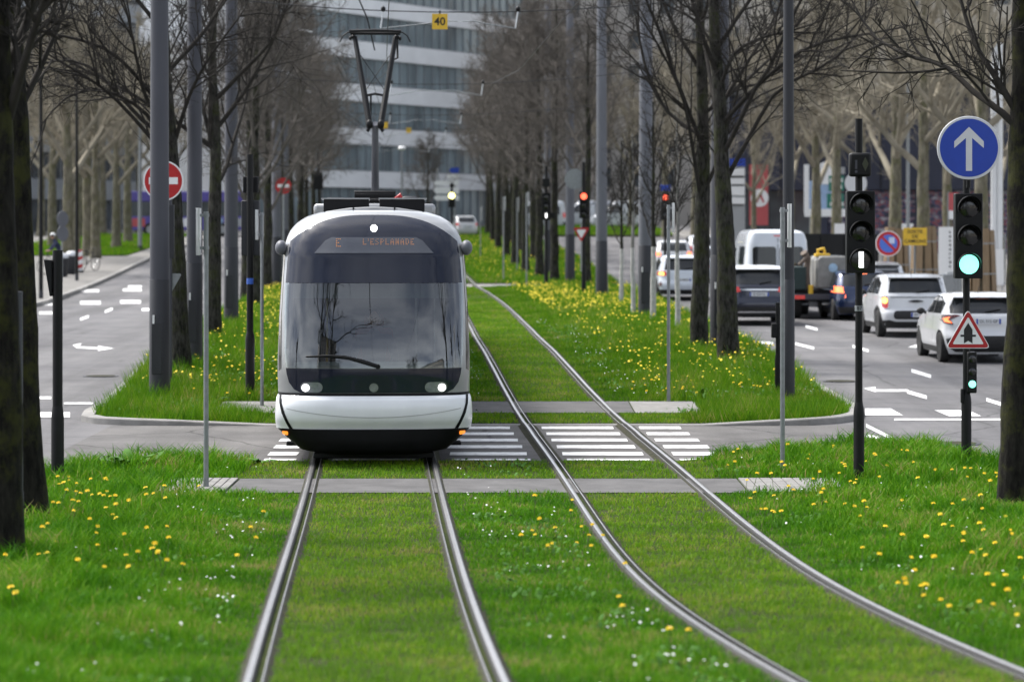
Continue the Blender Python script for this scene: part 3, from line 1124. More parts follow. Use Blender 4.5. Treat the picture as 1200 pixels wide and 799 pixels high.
# planes on the right pavement
for x, Y, p, lab, s_ in ((1083, 104, plane2, 'mossy plane tree boxed in planks behind the yellow site sign', 1.0),
                         (1050, 112, plane, 'plane tree forking in a V left of the yellow site sign, foot boxed in planks', 1.02),
                         (1150, 98, plane2, 'plane tree behind the blue arrow sign, foot boxed in planks', 1.05),
                         (956, 132, plane, 'brown plane trunk left of the green pharmacy panels', .95),
                         (982, 128, plane2, 'thick plane trunk in front of the green pharmacy panels', 1.0),
                         (884, 146, plane2, 'thin crooked trunk in front of the red banner', .62),
                         (926, 150, plane, 'plane tree hidden behind the tall dark grey post at the road edge', .95)):
    put(p, x, 0, lab, zf=pave_z, Y=Y, sc=s_, rz=None)
for i, (x, Y) in enumerate(((1010, 150), (1110, 138), (850, 170), (815, 185), (780, 200), (1170, 130), (900, 176), (740, 226), (700, 246))):
    put((plane2, plane)[i % 2], x, 0, 'olive-brown bare plane tree in the row behind the right-hand traffic', zf=pave_z, Y=Y, group='plane trees behind the right-hand traffic', sc=random.uniform(.9, 1.1))
# ------------------------------------------------------------ tram
def loft_z(slices, nseg=56, zs=None, cap=True):
    """slices: (z, y_back, y_front, half width, plan exponent); returns V, F of a closed skin. plan = superellipse"""
    sl = np.array(slices, float)
    z = sl[:, 0]
    if zs is None:
        zs = z
    V = []
    for zz in zs:
        yb, yf, w, e = [float(np.interp(zz, z, sl[:, k])) for k in (1, 2, 3, 4)]
        cy, hy = (yb + yf) / 2, (yf - yb) / 2
        for k in range(nseg):
            a = 2 * PI * (k + .5) / nseg
            c, s = math.cos(a), math.sin(a)
            V.append((w * math.copysign(abs(c) ** (2 / e), c), cy + hy * math.copysign(abs(s) ** (2 / e), s), zz))
    Fc = []
    m = len(zs)
    for i in range(m - 1):
        for k in range(nseg):
            k2 = (k + 1) % nseg
            Fc.append((i * nseg + k, i * nseg + k2, (i + 1) * nseg + k2, (i + 1) * nseg + k))
    if cap:
        Fc.append(tuple(range(nseg))[::-1])
        Fc.append(tuple((m - 1) * nseg + k for k in range(nseg)))
    return V, Fc


def smooth_slices(pts, n=6):
    """Catmull-Rom through slice rows for a soft profile"""
    P = np.array(pts, float)
    out = []
    for i in range(len(P) - 1):
        p0, p1, p2, p3 = P[max(i - 1, 0)], P[i], P[i + 1], P[min(i + 2, len(P) - 1)]
        for t in np.linspace(0, 1, n, endpoint=False):
            q = .5 * ((2 * p1) + (-p0 + p2) * t + (2 * p0 - 5 * p1 + 4 * p2 - p3) * t * t + (-p0 + 3 * p1 - 3 * p2 + p3) * t ** 3)
            q[0] = p1[0] + (p2[0] - p1[0]) * t
            out.append(q)
    out.append(P[-1])
    return out


def bvh_of(V, Fc):
    return BVHTree.FromPolygons([tuple(v) for v in V], [tuple(f) for f in Fc])


def patch(name, bvh, poly, axis, mat_, parent, off=.004, grid=.05, smooth=60, far=60.0, thick=0.0):
    """outline poly laid onto a surface. axis 'y+': rays go along +y and poly is (x,z); 'x+'/'x-': poly is (y,z)"""
    bm = bmesh.new()
    vs = [bm.verts.new((p[0], p[1], 0)) for p in poly]
    bm.faces.new(vs)
    xs = [p[0] for p in poly]
    zs = [p[1] for p in poly]
    for a, b, no in ((min(xs), max(xs), (1, 0, 0)), (min(zs), max(zs), (0, 1, 0))):
        k = a + grid
        while k < b - 1e-4:
            co = (k, 0, 0) if no[0] else (0, k, 0)
            bmesh.ops.bisect_plane(bm, geom=bm.verts[:] + bm.edges[:] + bm.faces[:], plane_co=co, plane_no=no)
            k += grid
    last = None
    for v in bm.verts:
        u, w = v.co.x, v.co.y
        if axis == 'y+':
            o, d = Vector((u, -far, w)), Vector((0, 1, 0))
        elif axis == 'y-':
            o, d = Vector((u, far, w)), Vector((0, -1, 0))
        elif axis == 'x+':
            o, d = Vector((-far, u, w)), Vector((1, 0, 0))
        elif axis == 'x-':
            o, d = Vector((far, u, w)), Vector((-1, 0, 0))
        else:
            o, d = Vector((u, w, far)), Vector((0, 0, -1))
        loc, no_, ix, dist = bvh.ray_cast(o, d)
        if loc is None:
            hit = bvh.find_nearest(o + d * (far - 1.0))
            loc, no_ = hit[0], hit[1]
        if no_.dot(d) > 0:
            no_ = -no_
        v.co = loc + no_ * off
    bmesh.ops.recalc_face_normals(bm, faces=bm.faces)
    me = bpy.data.meshes.new(name)
    # faces must look back along the ray
    tot = Vector((0, 0, 0))
    for f in bm.faces:
        tot += f.normal * f.calc_area()
    dd = {'y+': Vector((0, 1, 0)), 'y-': Vector((0, -1, 0)), 'x+': Vector((1, 0, 0)), 'x-': Vector((-1, 0, 0)), 'z': Vector((0, 0, -1))}[axis]
    if tot.dot(dd) > 0:
        bmesh.ops.reverse_faces(bm, faces=bm.faces)
    bm.to_mesh(me)
    bm.free()
    o = finish(me, mat_, name, parent, smooth)
    if thick:
        s = o.modifiers.new('t', 'SOLIDIFY')
        s.thickness = thick
        s.offset = -1
    return o


def rrect(x0, x1, z0, z1, r, n=5):
    out = []
    for cx, cz, a0 in ((x1 - r, z1 - r, 0), (x0 + r, z1 - r, 90), (x0 + r, z0 + r, 180), (x1 - r, z0 + r, 270)):
        for i in range(n + 1):
            a = R(a0 + 90 * i / n)
            out.append((cx + r * math.cos(a), cz + r * math.sin(a)))
    return out


def disc(cx, cz, r, n=20):
    return [(cx + r * math.cos(2 * PI * i / n), cz + r * math.sin(2 * PI * i / n)) for i in range(n)]


M['tram_silver'] = mat('tram_silver', (.30, .305, .31), .34, .45, var=.05, scale=2, coat=.5)
M['tram_white'] = mat('tram_white', (.76, .77, .80), .26, var=.07, scale=2.6, coat=.5, detail=10, stretch=(1, 1, .5), col2=(.84, .85, .875))
M['tram_black'] = mat('tram_black', (.006, .006, .007), .6, var=.35, scale=3, spec=.15)
M['tram_navy'] = mat('tram_navy', (.012, .015, .028), .09, var=.1, scale=1, spec=.4, coat=.15)
M['tram_glass'] = glass_mat('tram_glass', (.55, .62, .62), 1.7, .01)
M['glass_dark'] = mat('glass_dark', (.012, .014, .017), .06, var=.2, scale=3, spec=.6, coat=.2)
M['interior'] = mat('interior', (.12, .13, .14), .8, var=.2, scale=3)
M['interior_pale'] = mat('interior_pale', (.24, .29, .29), .75, var=.1, scale=3)
M['led'] = mat('led', (.9, .35, .08), .5, emit=(1, .36, .10), estr=.16)
M['led_panel'] = mat('led_panel', (.055, .06, .075), .18, var=.1, scale=4, coat=.5)
M['lamp_white'] = mat('lamp_white', (.9, .9, .9), .3, emit=(1, .98, .94), estr=2.6)
M['lamp_orange'] = mat('lamp_orange', (.8, .22, .03), .35, emit=(1, .28, .03), estr=.55)
M['lens_clear'] = mat('lens_clear', (.22, .23, .25), .12, .3, var=.2, scale=20, coat=.6)
M['skin'] = mat('skin', (.42, .24, .17), .6, var=.08, scale=20)
M['cloth_dark'] = mat('cloth_dark', (.02, .023, .035), .9, var=.3, scale=14)
M['cloth_navy'] = mat('cloth_navy', (.018, .025, .06), .9, var=.3, scale=14)
M['hair'] = mat('hair', (.03, .02, .014), .8, var=.3, scale=30)
M['red_seat'] = mat('seat_fabric', (.20, .05, .06), .9, var=.2, scale=20)

TY = 34.55
TX = lt_s(TY)
TZ = track_z(TY) + .015
tram = thing('tram', 'white and silver tram with a large dark curved windscreen and raised pantograph, coming towards us', 'tram', (TX, TY, TZ), math.atan(-HEAD))
LEN = 33.0
# front end leans back with height; plan exponent 3.2 rounds the nose. slices (z, y_front, y_back, w, e)
bodys = smooth_slices([(.86, .10, LEN, 1.185, 16), (1.2, .10, LEN, 1.19, 16), (1.7, .20, LEN, 1.175, 15), (2.2, .36, LEN, 1.15, 14), (2.55, .52, LEN, 1.13, 13), (2.70, .62, LEN - .1, 1.108, 12), (2.84, .72, LEN - .2, 1.055, 11), (2.94, .82, LEN - .4, .97, 9), (3.02, .93, LEN - .6, .85, 8), (3.075, 1.04, LEN - .7, .68, 8), (3.10, 1.2, LEN - .8, .45, 8)], 5)


def tram_skin(sl, nose=.62, nx=30):
    """skin with a bowed nose: front edge is an elliptic arc, sides straight"""
    V, Fc = [], []
    rows = []
    for s in sl:
        z, yf, yb, w, e = s
        row = []
        for k in range(nx + 1):
            a = PI * k / nx
            c = math.cos(a)
            x = -w * math.copysign(abs(c) ** (2 / 2.9), c)
            dy = nose * (1 - abs(math.sin(a)) ** (2 / 2.9))
            row.append((x, yf + dy, z))
        for q in (2, 6, 12, 20, 28):
            row.append((w, q, z))
        for k in range(nx + 1):
            a = PI * k / nx
            c = math.cos(a)
            x = w * math.copysign(abs(c) ** (2 / 2.9), c)
            dy = nose * (1 - abs(math.sin(a)) ** (2 / 2.9))
            row.append((x, yb - yf - dy, z))
        for q in (28, 20, 12, 6, 2):
            row.append((-w, q, z))
        rows.append(row)
    n = len(rows[0])
    for r_ in rows:
        V += r_
    for i in range(len(rows) - 1):
        for k in range(n):
            k2 = (k + 1) % n
            Fc.append((i * n + k, i * n + k2, (i + 1) * n + k2, (i + 1) * n + k))
    Fc.append(tuple(range(n))[::-1])
    Fc.append(tuple((len(rows) - 1) * n + k for k in range(n)))
    return V, Fc


BV, BF = tram_skin(bodys)
tb = bvh_of(BV, BF)
# windscreen outline in (x, z)
arc = []
for i in range(25):
    u = -1 + 2 * i / 24
    x = 1.035 * u
    z = 3.035 - .325 * abs(u) ** 2.9
    arc.append((x, z))
wtop = arc
wside_l = [(-1.05, 2.55), (-1.075, 2.2), (-1.09, 1.8), (-1.085, 1.35), (-1.07, 1.17)]
# the see-through part ends at z=2.2; above it is the dark blue header panel
header = [(-1.085, 2.2), (-1.07, 2.45)] + arc + [(1.07, 2.45), (1.085, 2.2)]
screen = [(-1.07, 1.17), (-1.085, 1.35), (-1.09, 1.8), (-1.085, 2.195), (1.085, 2.195), (1.09, 1.8), (1.085, 1.35), (1.07, 1.17)]
lowpan = [(-1.07, 1.165), (-1.06, 1.09), (-1.03, .99), (-.97, .91), (-.89, .87), (.89, .87), (.97, .91), (1.03, .99), (1.06, 1.09), (1.07, 1.165)]


def in_poly(x, z, poly):
    c = False
    n = len(poly)
    for i in range(n):
        x0, z0 = poly[i]
        x1, z1 = poly[(i + 1) % n]
        if (z0 > z) != (z1 > z) and x < (x1 - x0) * (z - z0) / (z1 - z0) + x0:
            c = not c
    return c


# shell with the windscreen opening left out so that the cab shows
inner = [(p[0] * .965, 1.19 if p[1] < 1.3 else (2.17 if p[1] > 2.1 else p[1])) for p in screen]
NB = []
for f in BF:
    cx = sum(BV[i][0] for i in f) / len(f)
    cy = sum(BV[i][1] for i in f) / len(f)
    cz = sum(BV[i][2] for i in f) / len(f)
    if len(f) == 4 and cy < 1.2 and in_poly(cx, cz, inner):
        continue
    if len(f) == 4 and abs(cx) > 1.0 and 1.0 < cy < 2.0 and 1.25 < cz < 2.42:
        continue
    NB.append(f)
mb = MB()
mb.add(BV, NB)
body = mb.build('body', M['tram_silver'], tram, 40, fixn=False)
for s in (-1, 1):
    patch('pillar_strip', tb, [(s * 1.135, 1.15), (s * 1.168, 1.12), (s * 1.168, 1.8), (s * 1.15, 2.2), (s * 1.125, 2.6), (s * 1.10, 2.6), (s * 1.12, 2.2), (s * 1.135, 1.8)], 'y+', M['glass_dark'], tram, .004, .06)
patch('header_panel', tb, header, 'y+', M['tram_navy'], tram, .006, .06)
ws = patch('windscreen', tb, screen, 'y+', M['tram_glass'], tram, .012, .05)
patch('lower_panel', tb, lowpan, 'y+', M['tram_navy'], tram, .008, .06)
# display
dp = [(-.735, 2.56), (.735, 2.56), (.60, 2.715), (.52, 2.755), (-.52, 2.755), (-.60, 2.715)]
disp = patch('destination_display', tb, dp, 'y+', M['led_panel'], tram, .012, .06)


def on_front(x, z, off):
    loc, no, ix, d = tb.ray_cast(Vector((x, -20, z)), Vector((0, 1, 0)))
    return loc + no.normalized() * off if no.y < 0 else loc - no.normalized() * off


dots = {'E': ["111", "100", "110", "100", "111"], 'L': ["100", "100", "100", "100", "111"], 'S': ["011", "100", "010", "001", "110"], 'A': ["010", "101", "111", "101", "101"],
        'U': ["101", "101", "101", "101", "111"], 'C': ["011", "100", "100", "100", "011"], "'": ["1", "1", "0", "0", "0"], ' ': ["0"] * 5, 'P': ["110", "101", "110", "100", "100"], 'N': ["101", "111", "111", "111", "101"], 'D': ["110", "101", "101", "101", "110"], 'I': ["1"] * 5}


def led_text(txt, x0, ztop, p):
    mb = MB()
    x = x0
    for ch in txt:
        g = dots[ch]
        for r_, row in enumerate(g):
            for c_, b in enumerate(row):
                if b == '1':
                    xx, zz = x + c_ * p, ztop - r_ * p
                    q = on_front(xx, zz, .016)
                    h = p * .34
                    mb.add([(xx - h, q.y, zz - h), (xx + h, q.y, zz - h), (xx + h, q.y, zz + h), (xx - h, q.y, zz + h)], [(0, 1, 2, 3)])
        x += (len(g[0]) + 1) * p
    return mb.build('led_lettering', M['led'], disp, 0, fixn=False)


led_text("E", -.46, 2.735, .022)
led_text("L'ESPLANADE", -.13, 2.735, .0155)
# lamps
for s in (-1, 1):
    hl = patch('headlight', tb, rrect(min(s * .89, s * .62), max(s * .89, s * .62), .875, 1.0, .062), 'y+', M['lens_clear'], tram, .014, .03)
    patch('lit_bulb', tb, disc(s * .825, .932, .045, 16), 'y+', M['lamp_white'], hl, .022, .03)
    q = on_front(s * .66, .975, .02)
patch('emblem', tb, disc(0, .935, .055, 24), 'y+', M['lens_clear'], tram, .016, .03)
patch('top_lamp', tb, disc(0, 2.865, .042, 16), 'y+', M['lamp_white'], tram, .014, .03)
# apron: white lower bumper, standing proud of the body
ap = smooth_slices([(.43, .02, LEN - .02, 1.205, 16), (.55, -.05, LEN, 1.215, 16), (.7, -.06, LEN, 1.212, 16), (.80, -.03, LEN, 1.20, 16), (.835, .02, LEN, 1.185, 16)], 4)
AV, AF = tram_skin(ap, .62)
mb = MB()
mb.add(AV, AF)
apron = mb.build('apron', M['tram_white'], tram, 40, fixn=False)
ab = bvh_of(AV, AF)
# dark seam between apron and body, and curved seams of the corner flaps
sm = [(.83, .06, LEN - .1, 1.182, 16), (.865, .075, LEN - .1, 1.182, 16)]
SV, SF = tram_skin(sm, .62)
mb = MB()
mb.add(SV, SF)
mb.build('seam', M['tram_black'], tram, 40, fixn=False)
for s in (-1, 1):
    pl = [(1.155, .835), (1.15, .74), (1.12, .62), (1.07, .51), (1.03, .435), (.985, .435), (1.035, .52), (1.085, .63), (1.12, .74), (1.125, .835)]
    patch('corner_seam', ab, [(s * x, z) for x, z in pl], 'y+', M['tram_black'], tram, .005, .04)
cr_ = []
for i in range(25):
    u = -1 + 2 * i / 24
    cr_.append((u * 1.06, .585 + .10 * u * u))
patch('crease', ab, cr_ + [(x, z - .009) for x, z in cr_[::-1]], 'y+', mat('crease_grey', (.40, .40, .41), .4), apron, .004, .08)
# skirt below: sides stop at the corner, nose drops to just above the rail
sk = smooth_slices([(.115, .16, LEN, .72, 16), (.16, .06, LEN, .90, 16), (.26, .01, LEN, 1.02, 16), (.36, .0, LEN, 1.12, 16), (.432, .0, LEN, 1.19, 16)], 4)
KV, KF = tram_skin(sk, .62)
mb = MB()
mb.add(KV, KF)
skirt = mb.build('skirt', M['tram_black'], tram, 40, fixn=False)
kb = bvh_of(KV, KF)
mb = MB()
mb.box(-.74, .74, .3, .42, .06, .13)
mb.build('lifeguard', M['black_matt'], tram, 30, bevel=.02)
for s in (-1, 1):
    a, b = sorted((s * 1.115, s * 1.04))
    patch('indicator', kb, rrect(a, b, .355, .405, .012, 3), 'y+', M['lamp_orange'], tram, .012, .03)
    mb = MB()
    mb.box(s * .97 - .11, s * .97 + .11, .62, .9, .19, .23)
    mb.build('step', M['black_matt'], tram, 30, bevel=.01)
# wiper
mb = MB()
pth = [on_front(x, z, .05) for x, z in ((.04, 1.19), (-.10, 1.23), (-.30, 1.29), (-.42, 1.305))]
mb.tube(pth, .018, 6)
pth = [on_front(x, z, .035) for x, z in ((.07, 1.195), (-.12, 1.25), (-.35, 1.30), (-.55, 1.315), (-.82, 1.305))]
mb.tube(pth, [.012, .02, .022, .018, .008], 6)
mb.lathe([(.03, -.03), (.03, .05)], tuple(on_front(.05, 1.19, .02)), 'y', 10)
mb.build('wiper', M['black'], tram, 40)
# rear view cameras
for s in (-1, 1):
    mb = MB()
    mb.ell((s * 1.155, .95, 2.63), (.075, .11, .095), 14, 10)
    mb.tube([(s * 1.06, .95, 2.64), (s * 1.13, .95, 2.64)], .03, 8)
    mb.build('mirror_camera', M['pole_mid'], tram, 60)
# side windows, doors and bellows along the flanks
for s, ax in ((-1, 'x+'), (1, 'x-')):
    for k, (a, b) in enumerate(((1.05, 2.0), (5.2, 8.6), (10.6, 13.4), (15.2, 18.0), (20, 23), (25, 28.2), (31, 32.0))):
        patch('side_window', tb, rrect(a, b, 1.18, 2.5, .12), ax, M['tram_glass' if k == 0 else 'glass_dark'], tram, .006, .4)
    for (a, b) in ((2.5, 3.7), (3.8, 5.0), (13.6, 14.9), (18.2, 19.6), (28.4, 29.6), (29.7, 30.9)):
        d_ = patch('door', tb, rrect(a, b, .9, 2.55, .06), ax, M['tram_silver'], tram, .012, .4)
        patch('door_glass', tb, rrect(a + .1, b - .1, 1.0, 2.45, .1), ax, M['glass_dark'], d_, .02, .4)
    for a in (9.6, 19.75, 24.1):
        patch('bellows', tb, rrect(a - .3, a + .3, .88, 2.68, .02), ax, M['black_matt'], tram, .03, .3)
# roof: side fairing ridges, black vents, boxes and the pantograph base
arcp = [(-1.085, 2.74), (-1.05, 2.84), (-.975, 2.93), (-.85, 3.005), (-.6, 3.085), (-.3, 3.13), (0, 3.145), (.3, 3.13), (.6, 3.085), (.85, 3.005), (.975, 2.93), (1.05, 2.84), (1.085, 2.74)]
mb = MB()
mb.prism(arcp + [(.9, 2.7), (-.9, 2.7)], 1.34, 9.0)
mb.build('roof_fairing', mat('tram_roof_grey', (.27, .275, .28), .4, .1, var=.06, scale=3), tram, 30, bevel=.03)
mb = MB()
for x in (-.62, -.26, .26, .62):
    mb.box(x - .009, x + .009, 1.332, 1.5, 3.02, 3.148 - .16 * x * x)
mb.build('roof_joint', M['black_matt'], tram, 0)
for s in (-1, 1):
    mb = MB()
    mb.box(min(s * .07, s * .66), max(s * .07, s * .66), 2.6, 4.6, 3.05, 3.245)
    v_ = mb.build('roof_vent', M['black_matt'], tram, 30, bevel=.012)
    mb = MB()
    mb.box(min(s * .06, s * .69), max(s * .06, s * .69), 2.58, 4.6, 3.246, 3.265)
    mb.build('vent_lid', M['tram_silver'], v_, 30)
for x0, x1, y, h, m_ in ((-.84, -.46, 13.2, 3.36, 'pole_dark'), (.44, .72, 13.0, 3.38, 'pole_dark'), (-.9, .9, 7.5, 3.22, 'tram_silver'), (-.9, .9, 18.5, 3.34, 'tram_silver'), (-.9, .9, 23, 3.3, 'tram_silver')):
    mb = MB()
    mb.box(x0, x1, y, y + (1.6 if x1 - x0 < 1 else 2.6), 3.02, h)
    mb.build('roof_box', M[m_], tram, 30, bevel=.05)
mb = MB()
mb.tube([(.30, 13.4, 3.05), (.33, 13.4, 3.32), (.42, 13.4, 3.40), (.46, 13.4, 3.30)], .045, 8)
mb.build('roof_cable', M['sign_red'], tram, 60)
# pantograph at 15 m behind the nose
PY = 15.5
pan = MB()
for s in (-1, 1):
    pan.tube([(s * .40, PY - .7, 3.30), (s * .40, PY + .9, 3.30)], .045, 8)
    for q in (-.55, .75):
        pan.lathe([(.05, 3.02), (.075, 3.08), (.05, 3.12), (.075, 3.17), (.05, 3.21), (.075, 3.25), (.045, 3.28)], (s * .40, PY + q, 0), 'z', 10)
for q in (-.6, .1, .8):
    pan.tube([(-.44, PY + q, 3.32), (.44, PY + q, 3.32)], .04, 8)
pan.box(-.36, .36, PY - .5, PY + .3, 3.34, 3.44)
pan.tube([(-.36, PY - .3, 3.45), (.36, PY - .3, 3.45)], .05, 8)
pf = pan.build('pantograph_frame', M['black'], tram, 40, bevel=.008)
KZ = 4.66
arm = MB()
arm.tube([(0, PY + .6, 3.40), (0, PY - .55, KZ)], [.072, .058], 12)
arm.build('lower_arm', M['pole_mid'], pf, 60)
up = MB()
TZP = 6.30
for s in (-1, 1):
    up.tube([(s * .085 * 1, PY - .55, KZ - .06), (s * .10, PY - .52, KZ), (s * .36, PY + .35, TZP - .08)], [.065, .058, .042], 8)
    up.ell((s * .10, PY - .56, KZ - .01), (.06, .07, .08), 10, 8)
    up.tube([(s * .10, PY - .56, KZ - .07), (s * .14, PY - .56, KZ - .14)], .03, 6)
up.tube([(-.165, PY - .24, KZ + .50), (0, PY - .24, KZ + .53), (.165, PY - .24, KZ + .50)], .022, 6)
up.tube([(-.075, PY - .3, KZ + .02), (-.075, PY - .24, KZ + .50)], .018, 6)
up.tube([(.14, PY - .4, KZ + .2), (.32, PY + .2, KZ + 1.15), (.395, PY + .3, TZP - .45), (.39, PY + .35, TZP - .12)], .02, 6)
up.tube([(-.2, PY - .1, KZ + .55), (.30, PY + .2, TZP - .35)], .007, 5)
up.tube([(.2, PY - .1, KZ + .55), (-.30, PY + .2, TZP - .35)], .007, 5)
up.build('upper_arm', M['black'], pf, 60)
bow = MB()
bow.tube([(-.44, PY + .3, TZP - .02), (.44, PY + .3, TZP - .02)], .025, 6)
bow.tube([(-.46, PY + .45, TZP + .02), (-.40, PY + .45, TZP + .03), (0, PY + .45, TZP + .035), (.40, PY + .45, TZP + .03), (.46, PY + .45, TZP + .02)], .026, 6)
bow.tube([(-.46, PY + .25, TZP + .02), (0, PY + .25, TZP + .035), (.46, PY + .25, TZP + .02)], .026, 6)
for s in (-1, 1):
    bow.tube([(s * .40, PY + .45, TZP + .02), (s * .49, PY + .45, TZP + .01), (s * .57, PY + .45, TZP - .05), (s * .625, PY + .45, TZP - .16)], .012, 6)
    bow.ell((s * .38, PY + .35, TZP - .08), (.05, .06, .045), 10, 6)
    bow.ell((s * .44, PY + .35, TZP - .10), (.03, .05, .04), 8, 6)
bow.build('bow', M['black'], pf, 60)
# cab: floor, desk, bulkhead, seat
mb = MB()
mb.box(-1.05, 1.05, .75, 3.3, .45, .50)
mb.build('cab_floor', M['interior'], tram, 30)
mb = MB()
mb.box(-1.06, 1.06, 3.1, 3.16, .86, 2.75)
mb.build('bulkhead', M['interior'], tram, 30)
mb = MB()
mb.add([(-1.0, .80, 1.12), (1.0, .80, 1.12), (1.0, 1.25, 1.20), (-1.0, 1.25, 1.20), (-1.0, .85, .9), (1.0, .85, .9), (1.0, 1.25, .9), (-1.0, 1.25, .9)],
       [(0, 1, 2, 3), (4, 7, 6, 5), (0, 4, 5, 1), (2, 6, 7, 3), (0, 3, 7, 4), (1, 5, 6, 2)])
mb.build('desk', M['interior_pale'], tram, 30, bevel=.02)
mb = MB()
mb.box(-1.02, 1.02, 1.0, 1.06, 2.0, 2.28)
mb.build('sun_blind', M['interior_pale'], tram, 30)
mb = MB()
mb.box(-.27, .27, 1.95, 2.45, 1.22, 1.34)
mb.box(-.25, .25, 2.38, 2.52, 1.34, 1.98)
mb.box(-.13, .13, 2.4, 2.5, 1.98, 2.16)
mb.build('driver_seat', M['red_seat'], tram, 40, bevel=.05, loc=(0, 0, -.40))
for x in (-.62, .55, .8):
    mb = MB()
    mb.tube([(x, 2.9, .86), (x, 2.9, 2.7)], .018, 8)
    mb.build('grab_pole', M['sign_yellow'] if x < 0 else M['alu'], tram, 60)


# ---- driver
def skin_body(name, verts, edges, radii, mt, parent, root=0, lv=2):
    me = bpy.data.meshes.new(name)
    me.from_pydata(verts, edges, [])
    o = bpy.data.objects.new(name, me)
    COL.objects.link(o)
    sk_ = o.modifiers.new('skin', 'SKIN')
    sk_.use_smooth_shade = True
    for i, r_ in enumerate(radii):
        r_ = r_ if hasattr(r_, '__len__') else (r_, r_)
        me.skin_vertices[0].data[i].radius = r_
        me.skin_vertices[0].data[i].use_root = (i == root)
    ss = o.modifiers.new('sub', 'SUBSURF')
    ss.levels = lv
    ss.render_levels = lv
    dg = bpy.context.evaluated_depsgraph_get()
    m2 = bpy.data.meshes.new_from_object(o.evaluated_get(dg))
    bpy.data.objects.remove(o)
    m2.materials.clear()
    return finish(m2, mt, name, parent, 180)


def head(parent, c, s=1.0, hair='hair', tilt=0, name='head'):
    x, y, z = c
    mb = MB()
    mb.ell((x, y, z), (.073 * s, .092 * s, .118 * s), 20, 16)
    mb.ell((x, y - .075 * s, z - .045 * s), (.045 * s, .03 * s, .05 * s), 12, 8)
    mb.ell((x, y - .098 * s, z - .012 * s), (.013 * s, .02 * s, .024 * s), 8, 6)
    for q in (-1, 1):
        mb.ell((x + q * .075 * s, y + .005, z - .01), (.012 * s, .025 * s, .034 * s), 8, 6)
    h = mb.build(name, M['skin'], parent, 180)
    mb = MB()
    for q in (-1, 1):
        mb.ell((x + q * .028 * s, y - .088 * s, z + .008 * s), (.012 * s, .008 * s, .007 * s), 8, 6)
    mb.ell((x, y - .101 * s, z - .062 * s), (.022 * s, .006 * s, .006 * s), 8, 6)
    mb.build('face_feature', M['hair'], h, 180)
    mb = MB()
    mb.ell((x, y + .018 * s, z + .035 * s), (.083 * s, .093 * s, .098 * s), 18, 12)
    mb.build('hair', M[hair], h, 180)
    return h


def hand(parent, wrist, direction, s=1.0):
    """palm with four bent fingers and a thumb"""
    w = Vector(wrist)
    d = Vector(direction).normalized()
    u = d.cross(Vector((0, 0, 1))).normalized()
    n_ = u.cross(d)
    mb = MB()
    mb.tube([w, w + d * .03 * s, w + d * .085 * s], [.022 * s, .033 * s, .034 * s], 10)
    for k, ln in enumerate((.062, .072, .068, .052)):
        b = w + d * .08 * s + u * (k - 1.5) * .017 * s
        p1 = b + d * ln * .5 * s
        p2 = p1 + (d * .6 - n_ * .8) * ln * .35 * s
        p3 = p2 + (d * .1 - n_) * ln * .3 * s
        mb.tube([b, p1, p2, p3], [.009 * s, .0085 * s, .008 * s, .006 * s], 6)
    b = w + d * .03 * s + u * .03 * s
    mb.tube([b, b + (d + u) * .03 * s, b + (d * 1.6 + u * .8 - n_ * .5) * .036 * s], [.011 * s, .010 * s, .007 * s], 6)
    return mb.build('hand', M['skin'], parent, 180)


drv = thing('person', 'driver in dark jacket seated behind the tram windscreen, hands on the desk', 'person', (TX, TY, TZ - .40), math.atan(-HEAD))
V = [(0, 2.22, 1.36), (0, 2.26, 1.55), (0, 2.25, 1.76), (0, 2.23, 1.90), (0, 2.21, 1.99),
     (-.20, 2.22, 1.86), (-.27, 2.02, 1.62), (-.22, 1.62, 1.52), (.20, 2.22, 1.86), (.27, 2.02, 1.62), (.22, 1.62, 1.52),
     (-.11, 2.18, 1.38), (-.16, 1.72, 1.40), (-.16, 1.66, .98), (.11, 2.18, 1.38), (.16, 1.72, 1.40), (.16, 1.66, .98)]
E = [(0, 1), (1, 2), (2, 3), (3, 4), (2, 5), (5, 6), (6, 7), (2, 8), (8, 9), (9, 10), (0, 11), (11, 12), (12, 13), (0, 14), (14, 15), (15, 16)]
rd = [(.15, .12), (.15, .11), (.16, .11), (.07, .07), (.055, .055), .07, .052, .038, .07, .052, .038, .085, .068, .045, .085, .068, .045]
skin_body('body', V, E, rd, M['cloth_dark'], drv)
head(drv, (0, 2.19, 2.11))
hand(drv, (-.22, 1.63, 1.52), (.1, -1, -.2))
hand(drv, (.22, 1.63, 1.52), (-.1, -1, -.2))
# ------------------------------------------------------------ vehicles (rear at local y=0, nose towards +y)
M['tail_red'] = mat('tail_red', (.25, .01, .012), .2, var=.3, scale=30, coat=.5, emit=(1, .04, .02), estr=.12)
M['tail_lit'] = mat('tail_lit', (.8, .1, .04), .2, var=.2, scale=30, coat=.5, emit=(1, .16, .05), estr=1.6)
M['amber_lit'] = mat('amber_lit', (.9, .4, .05), .2, emit=(1, .42, .08), estr=2.2)
M['brake_lit'] = mat('brake_lit', (.9, .15, .05), .2, emit=(1, .22, .08), estr=2.4)
M['tail_dark'] = mat('tail_dark', (.07, .006, .008), .15, var=.3, scale=30, coat=.6)
M['chrome'] = mat('chrome', (.7, .71, .73), .18, .9, var=.05)
M['plate'] = mat('plate_white', (.62, .63, .65), .5, var=.04)
M['plate_blue'] = mat('plate_blue', (.02, .06, .35), .5)
M['rim'] = mat('rim', (.35, .36, .38), .3, .7, var=.1, scale=20)
M['plastic'] = mat('plastic_trim', (.015, .015, .016), .65, var=.2, scale=12)
M['car_glass'] = mat('car_glass', (.010, .012, .014), .07, var=.3, scale=4, spec=.6)


